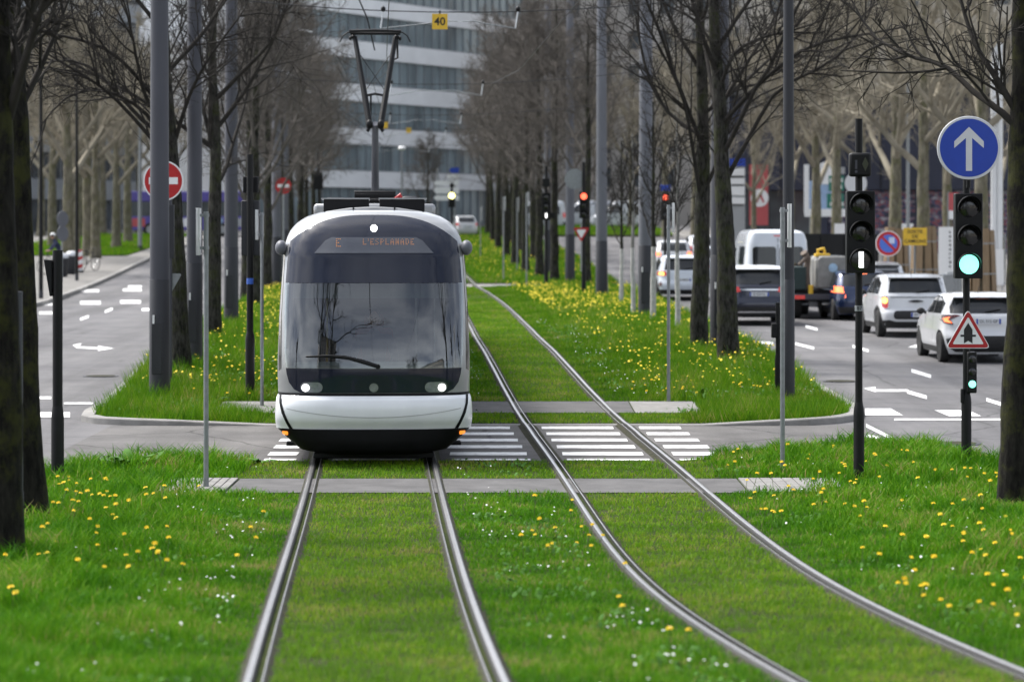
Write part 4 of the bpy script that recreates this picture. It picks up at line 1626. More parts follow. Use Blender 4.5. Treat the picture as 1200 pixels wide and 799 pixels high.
def paint(name, c, metal=0.0):
    return mat(name, c, .25, metal, var=.05, scale=1.2, coat=.8, detail=6)


P_WHITE = paint('car_white', (.60, .61, .63))
P_WHITE2 = paint('car_white_cool', (.55, .59, .65))
P_NAVY = paint('car_navy', (.012, .015, .032), .3)
P_BLUE = paint('car_blue', (.012, .025, .075), .3)
P_GREY = paint('car_grey', (.30, .31, .33), .5)
P_VAN = paint('van_white', (.58, .61, .66))


def car(name, label, cat, L=4.0, W=1.74, H=1.455, col=None, gc=.19, belt=.93, bumper=.48, wheels=(.62, 3.15), wr=.315, rear=None, roofcol=None,
        rw=None, tail=None, tail_mat='tail_red', plate=(0, .80, 'AB 123 CD'), plate_w=.52, rear_black=None, brake=True, brake_z=None, trim=None, hood=True, group=None,
        sidewin=None, e=5.0, cladding=False, spoiler=True, tum=.16, front_hood=.98):
    t = thing(name, label, cat, group=group)
    hw = W / 2
    rear = rear or [(gc, .10), (.32, .0), (.55, -.02), (.75, .02), (.92, .07), (1.0, .12), (1.12, .22), (1.25, .34), (1.36, .44), (1.42, .60)]
    zs = [p[0] for p in rear]
    sl = []
    rz = H

    def yfront(z):
        # bonnet then windscreen
        return float(np.interp(z, [gc, .35, .6, .78, front_hood - .06, front_hood, front_hood + .03, H - .06, H], [L - .1, L, L - .02, L - .12, L - .5, L - 1.0, L - 1.15, L - 2.05, L - 2.6]))

    def hwid(z):
        k = np.interp(z, [gc, .4, .65, belt, H - .12, H - .03, H], [hw * .93, hw * .985, hw, hw * .965, hw * (1 - tum) - .0, hw * (1 - tum) - .10, hw * (1 - tum) - .32])
        return float(k)

    zlist = sorted(set([round(z, 3) for z in list(np.linspace(gc, H, 26)) + [front_hood - .03, front_hood, front_hood + .015, front_hood + .03, H - .06, H - .03, H - .012]]))
    for z in zlist:
        yb = float(np.interp(z, zs + [H], [p[1] for p in rear] + [rear[-1][1] + .55]))
        ee = float(np.interp(z, [gc, belt, H], [e + 1.5, e + .5, e]))
        sl.append((z, yb, yfront(z), hwid(z), ee))
    V, Fc = loft_z(sl, 64, None)
    bv = bvh_of(V, Fc)
    mb = MB()
    mb.add(V, Fc)
    body = mb.build('body', col, t, 45)
    # wheel arches cut out of the shell
    for wy in wheels:
        c = MB()
        c.lathe([(wr + .055, -hw - .2), (wr + .055, hw + .2)], (0, wy, wr), 'x', 28)
        cut = c.build('cut', col, None, 0)
        md = body.modifiers.new('b', 'BOOLEAN')
        md.operation = 'DIFFERENCE'
        md.object = cut
        md.solver = 'FAST'
        dg = bpy.context.evaluated_depsgraph_get()
        me = bpy.data.meshes.new_from_object(body.evaluated_get(dg))
        body.modifiers.clear()
        body.data = me
        bpy.data.objects.remove(cut)
    mb = MB()
    mb.box(-hw + .12, hw - .12, .35, L - .3, gc + .02, gc + .28)
    mb.build('underbody', M['black_matt'], t, 0)
    for wy in wheels:
        for s in (-1, 1):
            w = MB()
            xo, xi = s * (hw - .005), s * (hw - .215)
            w.lathe([(wr * .62, xo), (wr * .66, xo + s * .004), (wr * .95, xo - s * .01), (wr, xo - s * .04), (wr, xi + s * .03), (wr * .9, xi)], (0, wy, wr), 'x', 28)
            wo = w.build('wheel', M['rubber'], t, 40)
            r_ = MB()
            r_.lathe([(wr * .12, xo - s * .012), (wr * .63, xo - s * .006)], (0, wy, wr), 'x', 24)
            ro = r_.build('rim', M['rim'], wo, 30)
            h_ = MB()
            for k in range(5):
                a = 2 * PI * k / 5 + .3
                u = Vector((0, math.cos(a), math.sin(a)))
                v = Vector((0, -math.sin(a), math.cos(a)))
                c0 = Vector((xo + s * .001, wy, wr))
                p = [c0 + u * wr * .26 + v * wr * .13, c0 + u * wr * .26 - v * wr * .13, c0 + u * wr * .52 - v * wr * .2, c0 + u * wr * .52 + v * wr * .2]
                h_.add(p, [(0, 1, 2, 3)])
            h_.build('wheel_opening', M['black_matt'], wo, 0)
    # glazing
    if rw is None:
        rw = [(-.60, belt + .06), (.60, belt + .06), (.56, H - .20), (.50, H - .13), (-.50, H - .13), (-.56, H - .20)]
    patch('rear_window', bv, rw, 'y+', M['car_glass'], t, .006, .06)
    sw = sidewin or [(.62, belt + .05), (L - 1.35, belt + .03), (L - 2.0, H - .14), (L - 2.5, H - .085), (.95, H - .10), (.55, H - .22)]
    for ax in ('x+', 'x-'):
        g_ = patch('side_window', bv, sw, ax, M['car_glass'], t, .005, .12)
        ym = sum(p[0] for p in sw) / len(sw)
        zt = max(p[1] for p in sw)
        patch('pillar', bv, [(ym - .05, belt + .03), (ym + .05, belt + .03), (ym + .03, zt - .01), (ym - .05, zt - .01)], ax, M['plastic'], g_, .012, .1)
    patch('windscreen', bv, [(-.62, front_hood + .06), (.62, front_hood + .06), (.52, H - .1), (-.52, H - .1)], 'y-', M['car_glass'], t, .006, .08)
    if roofcol:
        patch('roof', bv, [(-hw * (1 - tum) + .08, rear[-1][1] - .05), (hw * (1 - tum) - .08, rear[-1][1] - .05), (hw * (1 - tum) - .1, L - 2.2), (-hw * (1 - tum) + .1, L - 2.2)], 'z', roofcol, t, .006, .15)
    # lower trim and bumper
    if rear_black:
        patch('bumper_trim', bv, rear_black, 'y+', M['plastic'], t, .008, .06)
    for ax in ('x+', 'x-'):
        patch('sill', bv, [(wheels[0] + wr + .08, gc + .01), (wheels[1] - wr - .08, gc + .01), (wheels[1] - wr - .08, gc + .13), (wheels[0] + wr + .08, gc + .13)], ax, M['plastic'], t, .006, .2)
        for wy in wheels:
            if cladding:
                ro, ri = wr + .115, wr + .058
                arcp = [(wy + ro * math.cos(a), wr + ro * math.sin(a)) for a in np.linspace(-.3, PI + .3, 18)] + [(wy + ri * math.cos(a), wr + ri * math.sin(a)) for a in np.linspace(PI + .3, -.3, 18)]
                arcp = [(y, max(z, gc + .01)) for y, z in arcp]
                patch('wheel_arch', bv, arcp, ax, M['plastic'], t, .008, .1)
        patch('door_handle', bv, rrect(1.55, 1.72, belt - .12, belt - .085, .015, 2), ax, col, t, .02, .1)
        patch('door_seam', bv, [(1.35, gc + .15), (1.362, gc + .15), (1.362, belt), (1.35, belt)], ax, M['black_matt'], t, .003, .2)
    if tail:
        for s in (-1, 1):
            for k, (poly, mm) in enumerate(tail):
                patch('tail_light', bv, [(s * x, z) for x, z in poly], 'y+', M[mm], t, .014 + .004 * k, .05)
    if brake:
        bz = brake_z or H - .105
        patch('brake_light', bv, rrect(-.14, .14, bz - .016, bz + .016, .012, 2), 'y+', M['brake_lit'], t, .02, .08)
    if trim:
        for poly, mm in trim:
            patch('trim', bv, poly, 'y+', M[mm], t, .012, .06)
    if plate:
        px_, pz, tx = plate
        loc, no, i_, d_ = bv.ray_cast(Vector((px_, -9, pz)), Vector((0, 1, 0)))
        pl = MB()
        pl.box(px_ - plate_w / 2, px_ + plate_w / 2, loc.y - .03, loc.y - .006, pz - .055, pz + .055)
        po = pl.build('number_plate', M['plate'], t, 0)
        for s in (-1, 1):
            pb = MB()
            pb.box(px_ + s * (plate_w / 2 - .022) - .02, px_ + s * (plate_w / 2 - .022) + .02, loc.y - .032, loc.y - .029, pz - .053, pz + .053)
            pb.build('plate_band', M['plate_blue'], po, 0)
        text_obj(tx, .088, M['text_black'], po, (px_, loc.y - .034, pz), sx=.95, name='plate_lettering')
    # mirrors, wiper, aerial
    for s in (-1, 1):
        m_ = MB()
        yy = L - 1.62
        hx = hwid(belt)
        m_.ell((s * (hx + .10), yy, belt + .05), (.095, .06, .07), 12, 8)
        m_.tube([(s * (hx - .03), yy, belt), (s * (hx + .06), yy, belt + .03)], .025, 6)
        m_.build('mirror', M['plastic'] if not roofcol else M['plastic'], t, 60)
    loc, no, i_, d_ = bv.ray_cast(Vector((.02, -9, belt + .09)), Vector((0, 1, 0)))
    l2, no2, i_, d_ = bv.ray_cast(Vector((.34, -9, belt + .14)), Vector((0, 1, 0)))
    wp = MB()
    wp.tube([loc + Vector((0, -.03, 0)), l2 + Vector((0, -.02, 0))], .014, 6)
    wp.build('rear_wiper', M['black'], t, 60)
    an = MB()
    an.tube([(0, rear[-1][1] + .45, H - .01), (0, rear[-1][1] + .33, H + .12)], .008, 5)
    an.build('aerial', M['black'], t, 60)
    if spoiler:
        sp = MB()
        ys = rear[-1][1]
        wv = hw * (1 - tum) - .12
        sp.add([(-wv, ys - .16, H - .085), (wv, ys - .16, H - .085), (wv - .02, ys + .25, H - .012), (-wv + .02, ys + .25, H - .012), (-wv, ys - .14, H - .11), (wv, ys - .14, H - .11), (wv, ys + .2, H - .1), (-wv, ys + .2, H - .1)],
               [(0, 1, 2, 3), (4, 7, 6, 5), (0, 4, 5, 1), (1, 5, 6, 2), (2, 6, 7, 3), (3, 7, 4, 0)])
        sp.build('spoiler', roofcol or col, t, 40, bevel=.012)
    return t, bv


def place_car(t, x, y, rz=.03, sc=1.0, Y=None):
    """x,y: where the middle of the rear bumper stands on the road"""
    if Y is None:
        Y = depth_at(y)
    t.location = (WX(x, Y), Y, road_z(Y))
    t.rotation_euler = (0, 0, rz)
    t.scale = (sc,) * 3
    return t


HC = .022
# white hatchback nearest, boomerang lamps
hb, hbv = car('hatchback', 'white hatchback with a black wraparound rear window, nearest car, half behind the triangle sign', 'car', 4.0, 1.76, 1.455, P_WHITE, belt=.97,
              rw=[(-.70, 1.03), (.70, 1.03), (.68, 1.16), (.585, 1.345), (-.585, 1.345), (-.68, 1.16)],
              tail=[([(.50, .985), (.585, 1.0), (.80, .995), (.87, .96), (.80, .83), (.64, .80), (.70, .90), (.60, .945)], 'tail_dark'), ([(.66, .83), (.78, .85), (.80, .93), (.70, .955), (.73, .90)], 'tail_lit')],
              plate=(.07, .87, 'DL 315 GP'), rear_black=[(-.74, .33), (-.60, .24), (.60, .24), (.74, .33), (.78, .50), (.60, .57), (-.60, .57), (-.78, .50)],
              rear=[(.19, .12), (.32, .02), (.52, -.02), (.60, .0), (.66, .05), (.85, .06), (.97, .09), (1.03, .14), (1.15, .26), (1.30, .36), (1.40, .42)], roofcol=None)
place_car(hb, 1155, 426, HC, 1.0)
# white compact crossover, dark cladding, upright oval lamps
cm, cbv = car('crossover', 'white crossover with black wheel arches, upright lit oval tail lamps and a dark plate recess', 'car', 4.1, 1.79, 1.56, P_WHITE, belt=1.02, cladding=True, wr=.335, gc=.22, front_hood=1.04,
              rw=[(-.66, 1.10), (.66, 1.10), (.60, 1.40), (.55, 1.44), (-.55, 1.44), (-.60, 1.40)],
              tail=[(rrect(.655, .815, .70, 1.02, .075, 4), 'chrome'), (rrect(.67, .80, .715, 1.005, .064, 4), 'tail_red'), (rrect(.685, .79, .84, .985, .05, 4), 'amber_lit')],
              rear=[(.22, .12), (.34, .02), (.52, -.03), (.64, -.02), (.70, .05), (1.02, .10), (1.12, .17), (1.3, .27), (1.42, .33), (1.50, .40)], tum=.13, e=6,
              rear_black=[(-.80, .25), (.80, .25), (.84, .42), (.66, .44), (.5, .40), (-.5, .40), (-.66, .44), (-.84, .42)],
              plate=(.12, .57, 'EP 196 TZ'), trim=[(rrect(-.56, .56, .46, .66, .08, 4), 'plastic'), ([(-.62, .985), (.62, .985), (.62, 1.0), (-.62, 1.0)], 'plastic')], roofcol=P_GREY)
em = MB()
em.prism([(-.20, 0), (-.05, .03), (.05, .03), (.20, 0), (.05, -.03), (-.05, -.03)], .035, .06)
em.build('emblem', M['plastic'], cm, 0, loc=(0, 0, .90))
place_car(cm, 1074, 396, HC, 1.0)
# dark blue hatchback left of it
bl, _b = car('hatchback', 'dark blue car with a lit red tail lamp, mostly behind the signal post', 'car', 4.1, 1.76, 1.47, P_BLUE, belt=.95,
             tail=[([(.58, .80), (.60, .98), (.86, 1.0), (.85, .82)], 'tail_lit')], plate=(0, .68, 'CX 471 BH'),
             rear_black=[(-.7, .22), (.7, .22), (.76, .40), (-.76, .40)])
place_car(bl, 1013, 376, HC, .98)
# dark SUV with a white roof
sv, _b = car('suv', 'dark navy SUV with a white roof and a chrome strip across its tailgate', 'car', 4.45, 1.84, 1.63, P_NAVY, belt=1.06, wr=.35, wheels=(.8, 3.45), gc=.23, cladding=True, front_hood=1.08,
             rw=[(-.68, 1.13), (.68, 1.13), (.60, 1.44), (.54, 1.50), (-.54, 1.50), (-.60, 1.44)], roofcol=P_WHITE,
             tail=[([(.50, .93), (.54, 1.05), (.84, 1.06), (.88, .92), (.70, .89)], 'tail_red')],
             rear=[(.23, .12), (.36, .02), (.55, -.03), (.66, -.02), (.75, .05), (1.05, .10), (1.12, .16), (1.3, .30), (1.46, .40), (1.55, .47)], tum=.14,
             rear_black=[(-.80, .25), (.80, .25), (.84, .52), (-.84, .52)], plate=(0, .86, 'FJ 924 FG'),
             trim=[([(-.56, .965), (.56, .965), (.56, 1.0), (-.56, 1.0)], 'chrome'), ([(-.6, .36), (.6, .36), (.56, .40), (-.56, .40)], 'chrome')], brake=False)
place_car(sv, 890, 382, HC, 1.0)
# pale crossover behind the trunks
kc, _b = car('crossover', 'bluish white crossover with lit tail lamps seen between the whitewashed sapling and the forked trees', 'car', 4.3, 1.83, 1.60, P_WHITE2, belt=1.02, wr=.34, gc=.21, cladding=True, front_hood=1.05, wheels=(.75, 3.35),
             rw=[(-.66, 1.08), (.66, 1.08), (.58, 1.41), (.53, 1.46), (-.53, 1.46), (-.58, 1.41)],
             tail=[([(.58, .88), (.60, 1.04), (.86, 1.03), (.88, .90)], 'tail_red'), ([(.66, .90), (.67, 1.0), (.82, 1.0), (.82, .92)], 'amber_lit')],
             rear=[(.21, .12), (.34, .02), (.52, -.03), (.64, -.02), (.72, .05), (1.02, .10), (1.12, .17), (1.3, .27), (1.42, .33), (1.52, .42)],
             rear_black=[(-.82, .24), (.82, .24), (.86, .40), (-.86, .40)], plate=(0, .74, 'GA 208 KV'), trim=[([(-.83, .52), (-.75, .52), (-.75, .66), (-.83, .66)], 'tail_dark'), ([(.83, .52), (.75, .52), (.75, .66), (.83, .66)], 'tail_dark')], brake_z=1.50)
place_car(kc, 801, 354, HC, 1.0, Y=100)
# roofs and tails further up the queue
q1, _b = car('hatchback', 'silver hatchback ahead of the white crossover, only its roof and rear window showing', 'car', 4.2, 1.78, 1.55, P_WHITE, belt=1.0, roofcol=P_GREY, tail=[([(.62, .80), (.64, 1.0), (.86, 1.0), (.86, .82)], 'tail_red')], plate=(0, .7, 'BR 640 ES'), brake=False)
place_car(q1, 1034, 0, HC, 1.0, Y=88)
for (x, Y, lab, pc, lit) in ((790, 128, 'white car beyond the pale crossover, seen left of the forked trunks', P_WHITE, True), (848, 118, 'white car showing between the forked trunks and the dark SUV', P_WHITE2, False),
                             (826, 138, 'white car with a pale roof just past the forked trunks, in front of others', P_WHITE, False), (548, 204, 'small white car crossing far ahead just right of the tram roof', P_WHITE, False)):
    c_, _b = car('hatchback', lab, 'car', 4.1, 1.76, 1.5, pc, belt=.96, tail=[([(.60, .80), (.62, .98), (.86, .98), (.86, .82)], 'tail_lit' if lit else 'tail_red')], plate=(0, .7, 'CD 552 WM'), brake=lit)
    place_car(c_, x, 0, HC if Y < 200 else .25, 1.0, Y=Y)


# ---- vans
def van(name, label, L=5.5, W=2.0, H=2.5, col=P_VAN, lit=True, win=True, group=None):
    t = thing(name, label, 'van', group=group)
    hw = W / 2
    sl = []
    for z in list(np.linspace(.3, H, 28)) + [H - .1, H - .05, H - .02]:
        yb = float(np.interp(z, [.3, .45, .7, 1.2, H - .4, H - .1, H], [.08, 0, .0, .02, .10, .16, .45]))
        yf = float(np.interp(z, [.3, .5, .9, 1.15, 1.25, H - .3, H - .05, H], [L - .1, L, L - .05, L - .35, L - .7, L - 1.7, L - 2.0, L - 2.5]))
        w = float(np.interp(z, [.3, .5, 1.2, H - .35, H - .12, H - .03, H], [hw * .96, hw, hw, hw * .91, hw * .84, hw * .74, hw * .5]))
        sl.append((z, yb, yf, w, 9))
    sl.sort()
    V, Fc = loft_z(sl, 72)
    bv = bvh_of(V, Fc)
    mb = MB()
    mb.add(V, Fc)
    mb.build('body', col, t, 45)
    if win:
        for s in (-1, 1):
            a, b = sorted((s * .05, s * .74))
            patch('rear_window', bv, rrect(a, b, H * .50, H * .80, .09), 'y+', M['car_glass'], t, .008, .08)
    patch('door_seam', bv, [(-.008, .6), (.008, .6), (.008, H - .25), (-.008, H - .25)], 'y+', M['black_matt'], t, .004, .2)
    for s in (-1, 1):
        a, b = sorted((s * .82, s * .95))
        patch('tail_light', bv, rrect(a, b, .95, 1.35, .03), 'y+', M['tail_lit' if lit else 'tail_red'], t, .014, .06)
    patch('bumper', bv, [(-.92, .36), (.92, .36), (.95, .58), (-.95, .58)], 'y+', M['plastic'], t, .02, .08)
    patch('brake_light', bv, rrect(-.12, .12, H - .20, H - .17, .01, 2), 'y+', M['tail_red'], t, .02, .1)
    for ax in ('x+', 'x-'):
        patch('side_window', bv, [(.5, H * .5), (1.9, H * .5), (1.9, H * .8), (.55, H * .8)], ax, M['car_glass'], t, .006, .2)
        patch('cab_window', bv, [(L - 2.6, 1.3), (L - 1.25, 1.3), (L - 1.7, 1.95), (L - 2.6, 1.95)], ax, M['car_glass'], t, .006, .2)
    patch('windscreen', bv, [(-.8, 1.3), (.8, 1.3), (.72, 2.05), (-.72, 2.05)], 'y-', M['car_glass'], t, .006, .1)
    for wy in (1.1, L - 1.1):
        for s in (-1, 1):
            w = MB()
            xo, xi = s * (hw + .01), s * (hw - .22)
            w.lathe([(.2, xo), (.31, xo - s * .01), (.33, xo - s * .04), (.33, xi + s * .03), (.3, xi)], (0, wy, .33), 'x', 24)
            wo = w.build('wheel', M['rubber'], t, 40)
            r_ = MB()
            r_.lathe([(.05, xo + s * .004), (.2, xo + s * .002)], (0, wy, .33), 'x', 20)
            r_.build('rim', M['rim'], wo, 30)
    for s in (-1, 1):
        m_ = MB()
        m_.box(s * (hw + .06) - .06, s * (hw + .06) + .12, L - 1.75, L - 1.65, 1.35, 1.65)
        m_.build('mirror', M['plastic'], t, 30, bevel=.02)
    return t


v1 = van('van', 'tall white van with rear windows and a lit tail lamp above the dark SUV')
place_car(v1, 912, 0, HC, 1.03, Y=85.5)
m_ = MB()
m_.box(-.02, .10, -.06, .02, .95, 1.2)
m_.build('door_handle', M['plastic'], v1, 30, bevel=.01)
for x, Y, lab in ((662, 236, 'white van parked beyond the far lawn, left of the red signal'), (722, 240, 'white van parked beyond the far lawn between the grey poles'), (764, 236, 'white van at the right end of the row beyond the far lawn')):
    v_ = van('van', lab, 5.2, 2.0, 2.35, P_VAN, False)
    place_car(v_, x, 0, PI / 2 + .1, 1.0, Y=Y)

# ---- tipper lorry with a mixer drum box
tk = thing('lorry', 'black flatbed lorry carrying a grey mortar silo, queueing right of the white van', 'lorry')
mb = MB()
mb.box(-1.05, 1.05, .25, 5.2, .78, .92)
mb.box(-.4, .4, .3, 7.0, .55, .8)
mb.build('chassis', M['black_matt'], tk, 30, bevel=.02)
mb = MB()
mb.box(-1.1, 1.1, 0, .1, .62, .80)
mb.build('rear_beam', M['pole'], tk, 30, bevel=.015)
for s in (-1, 1):
    mb = MB()
    mb.box(s * .78 - .17, s * .78 + .17, -.03, .0, .64, .76)
    mb.build('tail_light', M['tail_lit' if s > 0 else 'tail_red'], tk, 30, bevel=.01)
    for wy in (1.2, 1.95, 5.9):
        w = MB()
        xo, xi = s * 1.08, s * .62
        w.lathe([(.24, xo), (.44, xo - s * .02), (.47, xo - s * .06), (.47, xi), (.4, xi - s * .02)], (0, wy, .47), 'x', 24)
        w.build('wheel', M['rubber'], tk, 40)
mb = MB()
mb.box(-1.0, 1.0, 5.4, 7.2, .7, 1.75)
mb.build('cab', M['pole_dark'], tk, 30, bevel=.12)
mb = MB()
mb.box(-1.12, -.55, .15, 1.3, .93, 1.65)
mb.build('tool_locker', mat('dark_green', (.012, .03, .028), .6), tk, 30, bevel=.02)
hop = MB()
prof = [(-.45, .98), (.42, .98), (.60, 1.2), (.66, 1.5), (.60, 1.8), (.45, 1.98), (-.34, 1.98), (-.45, 1.85)]
hop.prism([(x + .25, z) for x, z in prof], .2, 2.4)
ho = hop.build('silo', mat('silo_grey', (.24, .235, .22), .6, .2, var=.2, scale=4, bump=.2), tk, 35, bevel=.04)
hb_ = MB()
for y in (.35, 1.2, 2.0):
    hb_.prism([(x * 1.03 + .25, (z - 1.5) * 1.03 + 1.5) for x, z in prof], y, y + .06)
hb_.build('silo_band', M['galv'], ho, 30)
lg = MB()
lg.lathe([(.14, .185), (.14, .195)], (.30, 0, 1.62), 'y', 16)
lg.build('emblem', mat('pale_blue', (.35, .5, .65), .5), ho, 0)
mb = MB()
mb.tube([(-.12, .6, 1.96), (-.12, .6, 2.18), (.06, .6, 2.22), (.1, .6, 2.08)], .05, 8)
mb.box(-.2, .25, .5, 1.0, 1.96, 2.06)
mb.build('silo_lid', M['sign_yellow'], ho, 40, bevel=.02)
pr_ = MB()
pr_.tube([(-.48, .3, .95), (-.52, .4, 1.5), (-.45, .5, 1.9), (-.6, .4, 2.1)], [.09, .11, .1, .12], 10)
pr_.tube([(-.75, .35, 1.7), (-.6, .3, 1.85), (-.45, .35, 2.0)], .06, 8)
pr_.build('hose', mat('hose_brown', (.12, .09, .07), .8), tk, 60)
mb = MB()
mb.tube([(-.4, .2, .8), (-.4, .2, 1.08)], .08, 8)
mb.build('filler_pipe', M['sign_yellow'], tk, 40)
place_car(tk, 966, 0, HC, .92, Y=82)
# dark open skip body ahead of the lorry
bt = thing('tipper', 'black open tipper body of a lorry standing ahead behind the grey silo', 'lorry')
mb = MB()
mb.add([(-1.25, 0, 1.0), (1.25, 0, 1.0), (1.25, 5, 1.0), (-1.25, 5, 1.0), (-1.25, 0, 2.05), (1.25, 0, 2.05), (1.25, 5, 2.05), (-1.25, 5, 2.05), (-1.18, .07, 2.05), (1.18, .07, 2.05), (1.18, 4.93, 2.05), (-1.18, 4.93, 2.05), (-1.18, .07, 1.1), (1.18, .07, 1.1), (1.18, 4.93, 1.1), (-1.18, 4.93, 1.1)],
       [(0, 3, 2, 1), (0, 1, 5, 4), (1, 2, 6, 5), (2, 3, 7, 6), (3, 0, 4, 7), (4, 5, 9, 8), (5, 6, 10, 9), (6, 7, 11, 10), (7, 4, 8, 11), (8, 9, 13, 12), (9, 10, 14, 13), (10, 11, 15, 14), (11, 8, 12, 15), (12, 13, 14, 15)])
mb.build('tipper_body', M['black'], bt, 30)
for x in (-1.0, -.33, .33, 1.0):
    mb = MB()
    mb.box(x - .05, x + .05, -.05, 0, 1.0, 2.05)
    mb.build('rib', M['black'], bt, 30)
mb = MB()
mb.box(-.4, .4, .2, 6.8, .6, 1.0)
mb.build('chassis', M['black_matt'], bt, 30)
mb = MB()
mb.box(-1.1, 1.1, 5.2, 7.0, .7, 1.9)
mb.build('cab', M['pole_dark'], bt, 30, bevel=.12)
for s in (-1, 1):
    for wy in (.9, 6.0):
        w = MB()
        xo, xi = s * 1.12, s * .7
        w.lathe([(.24, xo), (.44, xo - s * .02), (.47, xo - s * .06), (.47, xi), (.4, xi - s * .02)], (0, wy, .47), 'x', 24)
        w.build('wheel', M['rubber'], bt, 40)
place_car(bt, 978, 0, HC, 1.16, Y=93.5)
# ------------------------------------------------------------ poles, signals, signs
def round_pole(name, label, x, y, w0, w1, H=9.5, zf=island_z, door=True, m='pole', base=2.0, cat='pole', Y=None):
    """tapered steel mast; w0,w1 are diameters at foot and top"""
    if Y is None:
        X, Y, z = gpt(x, y, zf)
    else:
        X, z = WX(x, Y), zf(Y)
    t = thing(name, label, cat, (X, Y, z))
    d = lambda h: (w0 + (w1 - w0) * h / H) / 2
    mb = MB()
    mb.tube([(0, 0, base), (0, 0, H * .5), (0, 0, H)], [d(base), d(H * .5), d(H)], 20)
    mb.build('shaft', M[m], t, 60)
    mb = MB()
    mb.lathe([(d(0) + .006, -.1), (d(base) + .006, base - .01), (d(base), base)], (0, 0, 0), 'z', 20)
    mb.build('foot', M['pole_dark'], t, 40)
    if door:
        mb = MB()
        r_ = d(.7) + .010
        w = w0 * .34
        mb.box(-w, w * .55, -r_, -r_ + .05, .45, 1.3)
        mb.build('access_door', M['pole_dark'], t, 30, bevel=.01)
        mb = MB()
        mb.box(-w + .02, -w + .05, -r_ - .006, -r_ + .05, 1.28, 1.42)
        mb.build('sticker', M['sign_white'], t, 0)
    return t


round_pole('tram_mast', 'broad blue-grey steel mast in front of the no entry sign', 187, 470, .335, .27, 9.5)
round_pole('tram_mast', 'dark grey steel mast just right of the first broad mast', 228, 428, .315, .27, 9.5, m='pole')
round_pole('tram_mast', 'grey steel mast behind the bare forked tree left of the tram', 271, 381, .37, .30, 9.5)
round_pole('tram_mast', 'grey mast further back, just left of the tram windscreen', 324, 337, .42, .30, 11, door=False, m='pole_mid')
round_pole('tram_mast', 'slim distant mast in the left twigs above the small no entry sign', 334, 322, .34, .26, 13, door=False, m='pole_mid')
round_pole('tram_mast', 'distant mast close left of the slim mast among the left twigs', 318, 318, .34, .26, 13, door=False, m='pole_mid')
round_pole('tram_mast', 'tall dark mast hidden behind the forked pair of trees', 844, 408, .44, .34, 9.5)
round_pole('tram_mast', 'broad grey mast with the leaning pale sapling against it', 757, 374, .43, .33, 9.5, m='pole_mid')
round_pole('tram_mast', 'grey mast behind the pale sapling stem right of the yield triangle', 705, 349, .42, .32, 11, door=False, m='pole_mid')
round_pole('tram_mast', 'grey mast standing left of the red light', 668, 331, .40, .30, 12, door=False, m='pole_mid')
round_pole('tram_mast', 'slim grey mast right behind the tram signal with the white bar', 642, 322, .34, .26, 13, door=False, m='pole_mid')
round_pole('lamp_post', 'tall slim dark lamp post directly behind the nearer thin grey post on the right', 924, 470, .20, .15, 10, m='pole_dark', door=False)


def signal_post(name, label, x, y, H, base_h=.85, cat='traffic signal', r=.042, rb=.062, zf=island_z, Y=None):
    if Y is None:
        X, Y, z = gpt(x, y, zf)
    else:
        X, z = WX(x, Y), zf(Y)
    t = thing(name, label, cat, (X, Y, z))
    mb = MB()
    mb.tube([(0, 0, base_h - .05), (0, 0, H)], r, 16)
    mb.build('post', M['black'], t, 60)
    mb = MB()
    mb.lathe([(rb, -.1), (rb, base_h - .06), (rb * .92, base_h), (r + .002, base_h + .07)], (0, 0, 0), 'z', 18)
    mb.build('base_sleeve', M['black'], t, 40)
    return t, Y, z


M['lens_off'] = mat('lens_off', (.010, .010, .011), .2, var=.3, scale=30, coat=.5)
M['green_lit'] = mat('green_lit', (.3, .9, .75), .3, emit=(.22, 1.0, .72), estr=.95, var=.15, scale=60)
M['red_lit'] = mat('red_lit', (.9, .1, .05), .3, emit=(1, .12, .06), estr=1.5)
M['white_lit'] = mat('white_lit', (.9, .9, .9), .3, emit=(1, 1, 1), estr=1.6)
M['yellow_lit'] = mat('yellow_lit', (.9, .8, .2), .3, emit=(1, .9, .3), estr=2.2)


